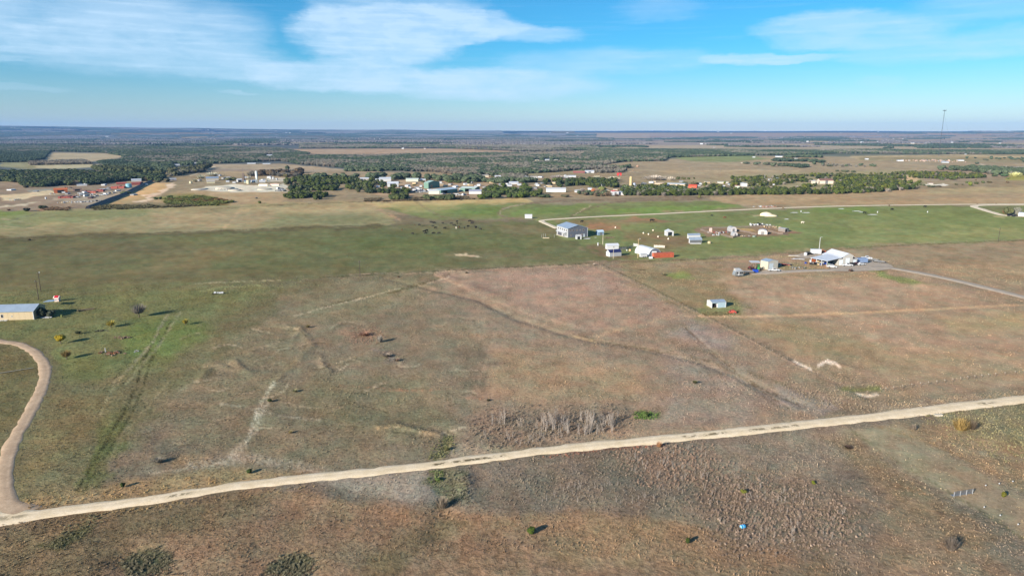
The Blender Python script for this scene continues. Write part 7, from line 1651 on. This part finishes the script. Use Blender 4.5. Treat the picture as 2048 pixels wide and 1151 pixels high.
# lone trees and shrubs read off one by one: (u, v base, crown width px, height px, colour, kind, name, label)
LONE = [(575.5, 340, 9, 12.5, (62, 72, 52), 'O', 'lone_tree', 'dark lone tree at the wood edge above the concrete plant'), (572, 354.5, 12, 9.5, (88, 84, 54), 'O', 'lone_tree', 'olive brown tree right above the concrete plant yard'),
 (317, 364.5, 17, 12, (62, 72, 50), 'O', 'lone_tree', 'large dark tree at the top of the golden strip'), (334, 363, 14, 9, (92, 88, 66), 'O', 'lone_tree', 'olive brown tree right of the large dark one by the pale track'), (290, 361, 14, 9, (90, 84, 74), 'B', 'lone_tree', 'grey brown bare tree above the end of the tarped wall'),
 (252, 388, 20, 8, (84, 92, 62), 'O', 'lone_tree', 'spreading olive tree below the teal tank beside the tarped wall'), (54, 422.5, 14, 9, (40, 46, 34), 'O', 'dark_bush', 'round dark bush at the pasture edge, left of the pair'), (87, 417.5, 16, 9, (50, 60, 36), 'O', 'dark_bush', 'round dark bush at the pasture edge, right of the pair'),
 (18, 421, 9, 5, (92, 74, 58), 'B', 'bare_bush', 'small brown bush at the far left pasture edge'), (52, 375.5, 12, 6, (60, 58, 44), 'O', 'dark_bush', 'dark shrub at the near corner of the left oak wood'), (312, 399, 9, 6, (62, 78, 44), 'J', 'juniper_tree', 'small round juniper left of the pair below the pale track'), (321, 398, 8, 5.5, (62, 78, 44), 'J', 'juniper_tree', 'small round juniper right of the pair below the pale track'),
 (341, 396.5, 16, 6, (66, 84, 42), 'J', 'juniper_tree', 'green juniper at the head of the green weeds'), (352, 398.5, 8, 4, (66, 84, 42), 'J', 'juniper_tree', 'low juniper right of the one at the head of the green weeds'), (519, 406.5, 9, 6, (84, 92, 52), 'J', 'juniper_tree', 'small green bush alone by the pasture edge below the concrete plant'), (402, 357, 22, 9, (112, 112, 98), 'B', 'grey_tree', 'wide grey green tree left of the plant buildings'),
 (425, 352, 30, 9, (118, 118, 106), 'B', 'grey_tree', 'wide pale grey tree behind the white plant building'), (462, 361, 22, 9, (96, 98, 66), 'O', 'grey_tree', 'olive tree between the plant building and the plant office'), (390, 364, 14, 8, (108, 104, 86), 'B', 'grey_tree', 'brown grey tree right of the yellow ball tank'), (498, 357, 12, 6, (116, 116, 108), 'B', 'grey_tree', 'small grey tree behind the concrete plant tanks'),
 (513, 397, 8, 4, (94, 98, 96), 'B', 'bare_bush', 'grey shrub patch in the tan field below the concrete plant'), (828, 356, 10, 7, (132, 86, 66), 'B', 'rust_tree', 'rust coloured bare tree above the long pale green warehouse'), (815, 355, 10, 5, (112, 88, 78), 'B', 'rust_tree', 'brown bare tree left of the rust coloured one'), (846, 365, 8, 6, (84, 84, 58), 'O', 'lone_tree', 'small olive tree above the tall green barn'), (828, 371, 9, 4.6, (84, 88, 60), 'O', 'lone_tree', 'small olive tree between the vehicle yard and the tall green barn'),
 (870, 358.5, 8, 4, (84, 88, 56), 'J', 'juniper_tree', 'left of two junipers in the tan field behind the tall green barn'), (878, 358.5, 6, 4, (84, 88, 56), 'J', 'juniper_tree', 'right of two junipers in the tan field behind the tall green barn'), (900, 365.5, 22, 8, (74, 86, 50), 'J', 'juniper_tree', 'wide juniper behind the green barns, left of its row'), (915, 366, 18, 7, (74, 86, 50), 'J', 'juniper_tree', 'wide juniper behind the green barns, middle of its row'), (938, 367.5, 15, 9, (66, 78, 48), 'J', 'juniper_tree', 'rounder juniper behind the green barns, right of its row'),
 (1248, 336.5, 16, 9, (66, 80, 62), 'O', 'lone_tree', 'big dark tree on the tan rise beyond the silo'), (1275, 334.5, 6, 5.5, (132, 110, 96), 'B', 'bare_tree', 'small brown bare tree on the tan rise beyond the silo'), (1266.5, 342.5, 3, 3.6, (104, 90, 76), 'B', 'bare_tree', 'tiny dark tree on the tan rise beyond the silo'),
 (1356, 359, 11, 6.5, (74, 80, 52), 'J', 'juniper_tree', 'dark round juniper, left of three behind the long belt'), (1367, 359.2, 10, 6, (84, 84, 52), 'J', 'juniper_tree', 'olive round juniper, middle of three behind the long belt'), (1377, 359, 9, 5, (78, 84, 52), 'J', 'juniper_tree', 'small round juniper, right of three behind the long belt'), (1388, 358, 6, 4, (78, 84, 52), 'J', 'juniper_tree', 'smallest juniper right of the three behind the long belt'),
 (1369, 368, 14, 5.5, (78, 86, 56), 'J', 'juniper_tree', 'juniper left of the orange red roof'), (1388, 370, 18, 9, (86, 82, 62), 'O', 'lone_tree', 'brownish oak right behind the orange red roof'), (1398.8, 395.3, 7, 6, (96, 96, 56), 'J', 'juniper_tree', 'lone little juniper in front of the belt at the pasture edge'),
 (1310, 360, 56, 11, (118, 112, 104), 'B', 'bare_grove', 'pale grey bare grove behind the belt right of the silo'), (1340, 361, 24, 9, (124, 118, 108), 'B', 'bare_grove', 'right end of the pale grey bare grove'), (1225, 361, 40, 9, (120, 118, 106), 'B', 'bare_grove', 'grey bare grove behind the silo left side'), (1115, 357, 40, 8, (112, 106, 102), 'B', 'bare_grove', 'grey bare grove left of the red roofed barn'), (1195, 358, 26, 8, (114, 112, 98), 'B', 'bare_grove', 'grey bare grove right of the red roofed barn'),
 (1205, 381, 16, 12, (112, 118, 70), 'O', 'yellow_tree', 'yellow green round tree behind the pinkish red roofed house'), (1164, 384, 18, 9, (118, 112, 108), 'B', 'grey_tree', 'round grey bare tree right of the small white hut'), (1186, 383.5, 12, 8, (150, 96, 70), 'B', 'orange_tree', 'orange brown bare shrub right of the round grey tree'), (1130, 394, 16, 7, (84, 84, 64), 'O', 'lone_tree', 'brown green oak below the long white shed'), (1088, 395, 26, 9, (70, 80, 54), 'O', 'lone_tree', 'dark oak left of the long white shed near the pasture'), (1196, 392, 18, 8, (74, 84, 60), 'O', 'lone_tree', 'dark oak left of the pinkish red roofed house'), (1233.5, 392.3, 11, 6, (70, 56, 44), 'B', 'dark_bush', 'dark arching shrub in front of the pinkish red roofed house'),
 (1492, 328, 14, 6.5, (82, 92, 72), 'O', 'lone_tree', 'left of the round trees on the upper right fields'), (1512, 329.5, 16, 8, (82, 92, 72), 'O', 'lone_tree', 'second round tree on the upper right fields'), (1532, 330, 16, 8, (84, 90, 72), 'O', 'lone_tree', 'third round tree on the upper right fields'), (1546, 333, 12, 12, (80, 88, 68), 'O', 'lone_tree', 'tall tree in the row on the upper right fields'), (1564, 333, 10, 6, (86, 92, 74), 'O', 'lone_tree', 'small round tree right of the tall one on the upper fields'),
 (1832, 377, 16, 7, (92, 88, 78), 'B', 'bare_bush', 'grey brown shrub at the right tip of the long belt'), (1839, 370.5, 9, 4.5, (86, 92, 66), 'J', 'juniper_tree', 'small juniper left of the caliche pad'), (1847, 371.5, 8, 4, (86, 92, 66), 'J', 'juniper_tree', 'low juniper at the left edge of the caliche pad'), (1862, 374.5, 15, 6, (82, 86, 62), 'O', 'dark_bush', 'wide dark bush in front of the caliche pad'), (1878, 374, 12, 4.5, (82, 76, 60), 'O', 'dark_bush', 'low brown bush right of the wide dark one'),
 (1904, 359.5, 18, 8, (78, 88, 50), 'J', 'juniper_tree', 'green juniper above the caliche pad, tallest there'), (1883, 360, 14, 5, (80, 90, 54), 'J', 'juniper_tree', 'low juniper left of the tallest one above the caliche pad'), (1912, 370, 7, 4, (84, 84, 54), 'J', 'juniper_tree', 'little bush alone right of the caliche pad'), (1924.5, 370.5, 5, 3.6, (86, 80, 56), 'J', 'juniper_tree', 'second little bush right of the caliche pad'), (1933, 366, 7, 4, (80, 90, 50), 'J', 'juniper_tree', 'small bush left of the yellow green one at right'),
 (1941, 371.5, 11, 9.5, (98, 108, 50), 'J', 'juniper_tree', 'yellow green taller bush in the right hand row'), (1953, 368, 12, 5, (84, 90, 60), 'J', 'juniper_tree', 'low bush right of the yellow green taller one'), (1966, 366, 9, 5, (82, 92, 56), 'J', 'juniper_tree', 'bush near the right end of the right hand row'), (1979, 365.5, 13, 4, (90, 82, 56), 'J', 'juniper_tree', 'flat brown bush at the right end of the row'), (1951, 361, 5, 2.6, (90, 80, 60), 'J', 'juniper_tree', 'tiny bush above the right hand row'),
 (1989, 353, 13, 6, (80, 90, 62), 'O', 'lone_tree', 'round dark tree in the far right field, left of the pair'), (2008, 353, 14, 8, (74, 94, 66), 'O', 'lone_tree', 'round dark tree in the far right field, right of the pair'), (2015, 366, 6, 5, (98, 82, 60), 'J', 'juniper_tree', 'small brown bush under the far right pair of trees'), (2016, 358, 7, 4, (92, 100, 56), 'J', 'juniper_tree', 'small olive bush under the far right pair of trees'), (2030, 353, 30, 10, (128, 128, 88), 'B', 'bare_grove', 'yellow grey grove at the far right edge'),
 (1658, 333, 14, 6, (88, 92, 74), 'O', 'lone_tree', 'grey green round tree, left of the far row above the belt'), (1674, 343, 9, 5, (86, 90, 68), 'O', 'lone_tree', 'small grey green tree above the belt, left one'), (1690, 344, 14, 6, (82, 88, 66), 'O', 'lone_tree', 'small grey green tree above the belt, middle one'), (1706, 345, 10, 6, (82, 88, 66), 'O', 'lone_tree', 'small grey green tree above the belt, right one'),
 (1954, 328, 9, 6, (80, 88, 70), 'O', 'lone_tree', 'round tree right of the upper rubble yard'), (1969, 320, 7, 4, (84, 88, 70), 'O', 'lone_tree', 'small round tree, left of two above the right rubble yard'), (1974, 321, 7, 4, (84, 88, 70), 'O', 'lone_tree', 'small round tree, right of two above the right rubble yard'), (1945, 333, 12, 6.5, (78, 88, 66), 'O', 'lone_tree', 'wide round tree by the pale far road at right'),
 (2016, 429, 18, 20, (96, 100, 68), 'O', 'house_tree', 'olive tree with a brown side left of the white house at far right'), (2034, 429, 22, 17, (122, 122, 112), 'B', 'house_tree', 'pale grey bare tree over the white house at far right'), (2009, 427, 12, 10, (106, 86, 60), 'B', 'house_tree', 'brown bare tree at the left of the far right house'),
 (1566, 417.5, 5, 5, (112, 100, 80), 'B', 'bare_bush', 'small brown bush on the far road at centre right'), (1778, 411.5, 4, 3.6, (98, 88, 74), 'B', 'bare_bush', 'tiny dark bush standing on the far road'), (1954, 408.5, 4, 3.6, (98, 88, 74), 'B', 'bare_bush', 'tiny dark bush on the far road before the ring drive'), (1992, 408, 4, 3.6, (98, 88, 74), 'B', 'bare_bush', 'tiny bush on the far road above the ring drive'),
 (59, 480, 9, 5, (72, 64, 50), 'B', 'bare_bush', 'small dark shrub on the fence between the left pastures'), (933, 547, 8, 4.4, (66, 62, 48), 'B', 'dark_bush', 'small dark bush on the fence at the top of the pinkish field'), (797, 554, 7, 4.5, (84, 72, 56), 'B', 'bare_bush', 'small twiggy bush on the fence left of centre'), (1188, 531, 9, 5.5, (128, 118, 108), 'B', 'bare_bush', 'pale grey bush at the fence corner below the farmhouse'), (1327, 550, 13, 5, (122, 116, 92), 'B', 'bare_bush', 'pale shrub patch beside the green patch right of the pinkish field'),
 (1062.5, 1066, 21, 16, (66, 82, 34), 'J', 'juniper_bush', 'bright green small juniper alone in the brown foreground grass'), (1375, 1085, 13, 13, (60, 72, 32), 'J', 'juniper_bush', 'dark green small juniper near the bottom right of centre'), (1487, 987, 14, 10, (102, 104, 44), 'J', 'juniper_bush', 'yellow green small bush inside the dead brush'), (1627, 964, 11, 7, (96, 102, 36), 'J', 'juniper_bush', 'flat yellow green bush right of the dead brush'), (2006, 993, 12, 13, (96, 96, 36), 'J', 'juniper_bush', 'yellow green bush among the marker stakes at right'),
 (246, 974, 12, 10, (54, 68, 32), 'J', 'juniper_bush', 'dark green small juniper left above the gravel road'), (500, 946, 15, 8, (56, 70, 34), 'J', 'juniper_bush', 'low dark green juniper above the gravel road'), (1318.5, 894, 14, 13, (146, 108, 78), 'B', 'orange_shrub', 'orange leaved shrub at the near edge of the gravel road'), (1920, 861, 40, 26, (128, 108, 66), 'B', 'brown_shrub', 'large golden brown shrub below the gravel road at right'), (1944, 860, 22, 20, (84, 74, 62), 'B', 'brown_shrub', 'darker twiggy shrub right behind the golden brown one'),
 (1826, 860, 16, 12, (116, 106, 94), 'B', 'grey_shrub', 'grey twiggy shrub left of the golden brown one'), (1901, 1100, 36, 28, (96, 88, 80), 'B', 'grey_shrub', 'large dark grey twiggy shrub at the bottom right'), (884, 1012, 34, 26, (118, 108, 94), 'B', 'grey_shrub', 'large pale grey shrub casting a dark shadow on the gully bank'), (318, 926, 24, 11, (122, 117, 106), 'B', 'grey_shrub', 'pale lilac grey twiggy shrub above the left end of the gravel road'),
 (581, 866, 12, 6, (136, 124, 86), 'B', 'straw_shrub', 'straw coloured shrub on the olive slope, right side'), (590, 785, 14, 6, (124, 122, 92), 'B', 'straw_shrub', 'straw coloured shrub high on the olive slope'), (540, 804, 12, 6, (70, 78, 48), 'J', 'juniper_bush', 'dark green low bush by the white caliche trail'), (616, 655, 12, 7, (100, 92, 62), 'B', 'straw_shrub', 'brown shrub on the terrace below the far fence'), (730, 670, 30, 8, (128, 98, 82), 'B', 'red_shrub', 'reddish thicket shrub on the middle slope'), (760, 684, 16, 16, (122, 118, 110), 'B', 'grey_shrub', 'grey bare shrub at the right of the reddish thicket'), (774, 714, 24, 7, (122, 112, 100), 'B', 'grey_shrub', 'lilac grey shrub below the reddish thicket'), (794, 722, 16, 5, (122, 104, 90), 'B', 'red_shrub', 'low brownish red shrub below the lilac grey one'),
 (1292, 832, 16, 7, (88, 106, 58), 'J', 'green_shrub', 'bright green low shrub right of the pale sapling thicket'), (875, 960, 13, 7, (86, 104, 56), 'J', 'green_shrub', 'bright green bush below the gravel road at the gully'), (893, 900, 16, 9, (98, 98, 64), 'B', 'green_shrub', 'olive green bush above the gravel road at the gully'), (1390, 766, 14, 6, (78, 80, 52), 'B', 'straw_shrub', 'dark olive low bush on the brown field above the gravel road'), (1696, 893, 22, 5, (70, 58, 50), 'B', 'dark_bush', 'flat dark brush clump below the gravel road at right'), (977, 800, 10, 6, (62, 60, 48), 'B', 'dark_bush', 'small dark shrub at the upper left of the sapling thicket'),
 (278.5, 634, 36, 29, (104, 99, 94), 'B', 'bare_tree', 'leafless grey tree with a round crown in the green paddock'), (222, 655, 26, 15, (136, 124, 58), 'B', 'yellow_tree', 'yellow leaved small tree below the leafless grey one'), (122, 688, 22, 22, (150, 132, 38), 'O', 'yellow_tree', 'bright yellow small tree nearest the red gravel lane'), (134, 718, 26, 20, (118, 100, 62), 'B', 'yellow_tree', 'thin brownish tree below the bright yellow one'), (371, 650, 16, 14, (130, 118, 50), 'B', 'yellow_tree', 'thin yellow tree at the right above the tyre tracks'), (157, 668, 16, 8, (70, 76, 56), 'B', 'bare_bush', 'small grey shrub beside the bright yellow tree'),
 (86, 634, 20, 26, (58, 66, 52), 'O', 'house_tree', 'dark green tree against the shaded end of the cream house'), (101, 634, 18, 18, (74, 80, 66), 'O', 'house_tree', 'grey green tree in the house shadow, right of the dark one'), (124, 634, 8, 7, (96, 104, 62), 'J', 'juniper_bush', 'small pale green bush at the edge of the house shadow'), (157, 623, 9, 7, (86, 84, 68), 'B', 'bare_bush', 'small brown shrub at the right of the house shadow')]
parts_n = 0
for u, v, wpx, hpx, col, kd, nm, lab in LONE:
    p = P(u, v); s = mpp(u, v); r_ = wpx * s / 2 * .95; h_ = hpx * s * .95
    tr = nm in ('bare_tree', 'yellow_tree', 'house_tree', 'lone_tree') 
    t = plant(nm, lab, 'shrub' if ('bush' in nm or 'shrub' in nm) else 'grove' if 'grove' in nm else 'tree', p.x, p.y, r_, h_ * (.72 if nm in ('bare_tree', 'yellow_tree') and v > 600 else .95), tuple(min(235, q * ((1.5 if 330 < v < 372 else 1.2) if kd == 'B' else 1.0)) for q in col), kd, rb, parts=(v > 395 and wpx >= 12), trunk=(h_ * .28 if nm in ('bare_tree', 'yellow_tree') and v > 600 else .15))
ALLT.sort(key=lambda a: a[0]); NT_ = 295; groups = {}
for dd, x, y, rad, hh, col, k2, nm, lab, grp in ALLT[:NT_]:
    l2 = lab if k2 != 'B' else 'grey leafless tree standing among the ' + grp.replace('front ', '').replace('inner ', '')
    plant(nm if k2 != 'B' else 'bare_tree', l2, 'tree', x, y, rad, hh, col, k2, rb, group=grp if k2 != 'B' else 'leafless trees among the ' + grp)
rest = ALLT[NT_:]
def mass(name, rows, label=None):
    n = len(rows)
    if not n: return
    pts = np.array([(r[0], r[1], 0) for r in rows]); pts[:, 2] = height(pts[:, 0], pts[:, 1])
    cols = np.array([srgb(r[4]) for r in rows]); kinds = []
    pr = JUN_I + OAK_I + BARE_I
    for r in rows: kinds.append({'J': 0, 'O': 3, 'B': 6}[r[5]] + rb.randint(3))
    instancer(name, pts, cols * (.8 + .4 * rb.rand(n, 1)), np.array([(r[2], r[2], r[3] / 1.45) for r in rows]), rb.rand(n) * 6.28, pr, kinds)
mass('juniper_belt', [(x, y, rad, hh, 0, 0) [:4] + (col, k2) for dd, x, y, rad, hh, col, k2, *_ in rest])

# far woods: (polygon, spacing, keep threshold, [(colour, kind, share)])
DG, MG, BG, BR = (64, 78, 62), (78, 90, 68), (108, 106, 98), (116, 108, 96)
WOODS = [
 ([(-40, 308), (60, 304), (100, 303), (88, 318), (60, 324), (-40, 326)], 8.5, .2, [(DG, 'O', .8), (MG, 'O', 1)]),
 ([(-40, 292), (240, 292), (560, 297), (620, 308), (560, 322), (430, 328), (330, 334), (260, 330), (240, 318), (255, 314), (200, 305), (110, 303), (-40, 306)], 9.5, .30, [(MG, 'O', .4), (DG, 'O', .6), (BG, 'B', 1)]),
 ([(60, 325), (170, 322), (182, 328), (60, 331)], 10, .3, [(BG, 'B', .6), (BR, 'B', 1)]),
 ([(195, 325), (260, 320), (350, 334), (330, 345), (290, 344), (215, 334)], 9, .3, [(DG, 'O', .6), (MG, 'O', 1)]),
 ([(600, 312), (760, 311), (1040, 306), (1180, 304), (1335, 312), (1330, 322), (1240, 324), (1200, 332), (1180, 336), (1120, 344), (1000, 350), (930, 352), (860, 343), (690, 343), (690, 336), (600, 329), (560, 322)], 8.8, .22, [(MG, 'O', .26), (DG, 'O', .42), (BG, 'B', .82), (BR, 'B', 1)]),
 ([(1180, 335), (1260, 334), (1245, 346), (1190, 346), (1160, 342)], 8.8, .25, [(MG, 'O', .5), (BG, 'B', 1)]),
 ([(600, 289), (1190, 292), (1200, 300), (1040, 303), (880, 296), (600, 297)], 13, .35, [(MG, 'O', .25), (BG, 'B', 1)]),
 ([(1180, 298), (1340, 300), (1600, 302), (1760, 300), (1830, 302), (2100, 302), (2100, 309), (1880, 308), (1680, 307), (1560, 310), (1335, 315), (1330, 322), (1200, 324), (1160, 314)], 9.5, .25, [(DG, 'O', .45), (MG, 'O', .75), (BG, 'B', 1)]),
 ([(1560, 312), (1640, 312), (1650, 330), (1600, 336), (1540, 330)], 14, .56, [(DG, 'O', .6), (MG, 'O', 1)]),
 ([(1600, 318), (2100, 316), (2100, 334), (1640, 334)], 30, .56, [(DG, 'O', .5), (MG, 'O', .8), (BG, 'B', 1)]),
 ([(370, 352), (600, 344), (600, 354), (400, 358)], 14, .5, [(BG, 'B', .4), ((84, 72, 56), 'J', 1)]), ([(340, 345), (420, 335), (400, 350), (340, 358)], 11, .45, [(BG, 'B', .3), ((76, 78, 56), 'J', 1)]),
 ([(180, 336), (330, 345), (330, 352), (210, 346)], 11, .42, [((70, 76, 50), 'J', 1)]),
 ([(560, 352), (780, 356), (960, 358), (960, 366), (800, 360), (600, 358)], 16, .5, [(MG, 'J', .6), (BG, 'B', 1)]), ([(970, 352), (1060, 352), (1080, 365), (1000, 368), (940, 362)], 11, .45, [(MG, 'O', .5), (BG, 'B', 1)]),
 ([(730, 398), (850, 395), (960, 394), (960, 399), (800, 402), (730, 404)], 4.2, .42, [((96, 88, 70), 'B', 1)]), ([(1060, 390), (1230, 386), (1230, 392), (1060, 397)], 6, .45, [((104, 92, 76), 'B', .8), (MG, 'O', 1)]), ([(180, 413), (400, 407), (430, 411), (300, 417), (190, 420)], 4.5, .45, [((96, 92, 66), 'B', 1)]), ([(330, 398), (400, 392), (470, 404), (430, 412), (330, 410)], 5, .45, [((98, 104, 58), 'B', .8), ((110, 84, 54), 'B', 1)]), ([(60, 415), (140, 416), (130, 424), (60, 424)], 4, .5, [((120, 100, 78), 'B', 1)]),
 ([(1240, 380), (1460, 378), (1460, 384), (1260, 388)], 6, .5, [(BG, 'B', .5), (MG, 'J', 1)]), ([(1850, 340), (2060, 338), (2060, 352), (1960, 350), (1860, 352)], 14, .5, [(MG, 'J', .6), (BG, 'B', 1)]),
]
rows = []
for wi, (poly, sp, th, mixc) in enumerate(WOODS):
    pts = spaced(poly, sp, rb, 40000, .6)
    if not len(pts): continue
    dens = fbm(pts[:, 0] / (sp * 9), pts[:, 1] / (sp * 9), 300 + wi, 3); sp_ = fbm(pts[:, 0] / (sp * 12) + 40, pts[:, 1] / (sp * 12), 340 + wi, 3)
    us_, vs_ = to_px(pts[:, 0], pts[:, 1], np.zeros(len(pts)))
    for (x, y), q, w_, uu_, vv_ in zip(pts, dens, sp_, us_, vs_):
        if q < th or any(abs(uu_ - fu) < fw + 1 and fv - .8 * fh < vv_ < fv + 3.5 for fu, fv, fw, fh in foot): continue
        pick = min(.999, max(0, (w_ - .5) * 1.7 + .5 + rb.uniform(-.22, .22)))
        for c, k2, sh in mixc:
            if pick <= sh: break
        rad = sp * rb.uniform(.42, .68) if sp < 20 else rb.uniform(3, 5.5); hh = min(rad * rb.uniform(1.2, 1.7), 8.5) if sp > 5 else rad * .9
        rows.append((x, y, rad, hh, c, k2))
mass('far_woodland', rows)
# woods beyond about three kilometres, as stands
FARW = [([(-80, 271), (1190, 272), (1190, 290), (600, 290), (-80, 293)], .46), ([(600, 271), (1000, 270), (1010, 275), (700, 274)], .30), ([(1190, 276), (2130, 271), (2130, 276), (1190, 284)], .60), ([(1190, 284), (2130, 276), (2130, 296), (1190, 298)], .62)]
X = []; Y = []; CC = []
for poly, th in FARW:
    pts = spaced(poly, 52, rb, 30000, .6)
    if len(pts):
        q = fbm(pts[:, 0] / 420, pts[:, 1] / 420, 400, 4); k = q > th; pts = pts[k]; X += list(pts[:, 0]); Y += list(pts[:, 1]); m_ = fbm(pts[:, 0] / 600, pts[:, 1] / 600, 420, 3)
        CC += [srgb(DG) * .8 if w_ < .5 else srgb((100, 98, 98)) for w_ in m_]
X, Y = np.array(X), np.array(Y); n = len(X)
instancer('distant_woodland', np.c_[X, Y, height(X, Y)], np.array(CC), np.c_[1 + .4 * rb.rand(n), 1 + .4 * rb.rand(n), .8 + .4 * rb.rand(n)], rb.rand(n) * 6.28, STAND_I, rb.randint(0, 3, n))

# ------------------------------------------------------------------ pale dead saplings
SAPM = mat('bleached_bark', (150, 142, 134), .9, var=.2, scale=3)
def sapling_mesh(seed):
    rg_ = random.Random(seed); b = MB()
    for s in range(rg_.choice((2, 3, 3))):
        x, y = rg_.uniform(-.3, .3), rg_.uniform(-.3, .3); h = rg_.uniform(2.2, 3.3); p = Vector((x, y, -.1)); d = Vector((rg_.uniform(-.1, .1), rg_.uniform(-.1, .1), 1)); q = p
        for k in range(4):
            n_ = q + d * (h / 4); b.tube(q, n_, .06 - .011 * k, .049 - .011 * k, SAPM, 4); q = n_; d = (d + Vector((rg_.uniform(-.15, .15), rg_.uniform(-.15, .15), 0))).normalized()
            for j in range(2): a = rg_.uniform(0, 6.28); b.tube(q, q + Vector((math.cos(a) * .4, math.sin(a) * .4, .65)), .03, .01, SAPM, 3)
    return b.mesh('dead_sapling')
SAPS = [sapling_mesh(i) for i in range(6)]; rs2 = random.Random(12)
def sapling_zone(poly, n, lab, grp, smin, smax, bottom=0):
    us = [p[0] for p in poly]; vs = [p[1] for p in poly]; c = 0
    while c < n:
        u, v = rs2.uniform(min(us), max(us)), rs2.uniform(min(vs), max(vs))
        if poly_sd(np.array([u]), np.array([v]), poly)[0] < 0: continue
        if fbm(np.array([u / 22.]), np.array([v / 22.]), 501, 2)[0] < .42: continue
        o = bpy.data.objects.new('dead_sapling', SAPS[rs2.randrange(6)]); o.location = at(u, v); s = rs2.uniform(smin, smax); o.scale = (s, s, s); o.rotation_euler = (rs2.uniform(-.12, .12), rs2.uniform(-.12, .12), rs2.uniform(0, 6.28)); link(o)
        tag(o, lab, 'sapling', grp); c += 1
sapling_zone([(965, 842), (990, 836), (1080, 828), (1140, 828), (1200, 838), (1240, 845), (1235, 865), (1160, 872), (1080, 862), (1000, 858)], 95, 'pale dead sapling in the thicket just above the gravel road', 'pale dead saplings above the road', .62, .95)
sapling_zone([(950, 858), (1100, 870), (1180, 878), (1080, 892), (960, 890)], 36, 'short pale dead sapling at the near fringe of the upper thicket', 'short dead saplings near the road', .3, .5)
sapling_zone([(1240, 905), (1400, 895), (1440, 950), (1320, 975), (1230, 940)], 40, 'small dead sapling just below the gravel road right of centre', 'dead saplings below the road', .3, .55)
sapling_zone([(1050, 975), (1240, 965), (1380, 985), (1340, 1015), (1080, 1005)], 34, 'thin pale dead stem in the grey grass below the road', 'dead stems in the grey grass', .28, .45)
sapling_zone([(1400, 950), (1520, 955), (1690, 1010), (1700, 1070), (1560, 1095), (1430, 1060)], 80, 'short dead stem in the dark brush around the blue drum', 'dead stems around the blue drum', .25, .4)
# ------------------------------------------------------------------ air
hz = MB(); hm = bpy.data.materials.new('air'); hm.use_nodes = True
HT = NT(hm.node_tree); HT.n.remove(HT.n['Principled BSDF']); pvn = HT.new('ShaderNodeVolumePrincipled')
pvn.inputs['Color'].default_value = (.27, .54, 1.0, 1); pvn.inputs['Density'].default_value = HAZE_D; pvn.inputs['Anisotropy'].default_value = .0
HT.l.new(pvn.outputs[0], HT.n['Material Output'].inputs['Volume'])
hz.box(-20500, 20500, -20500, 20500, -4, 330, hm)
ho = hz.build('haze'); tag(ho, kind='stuff')
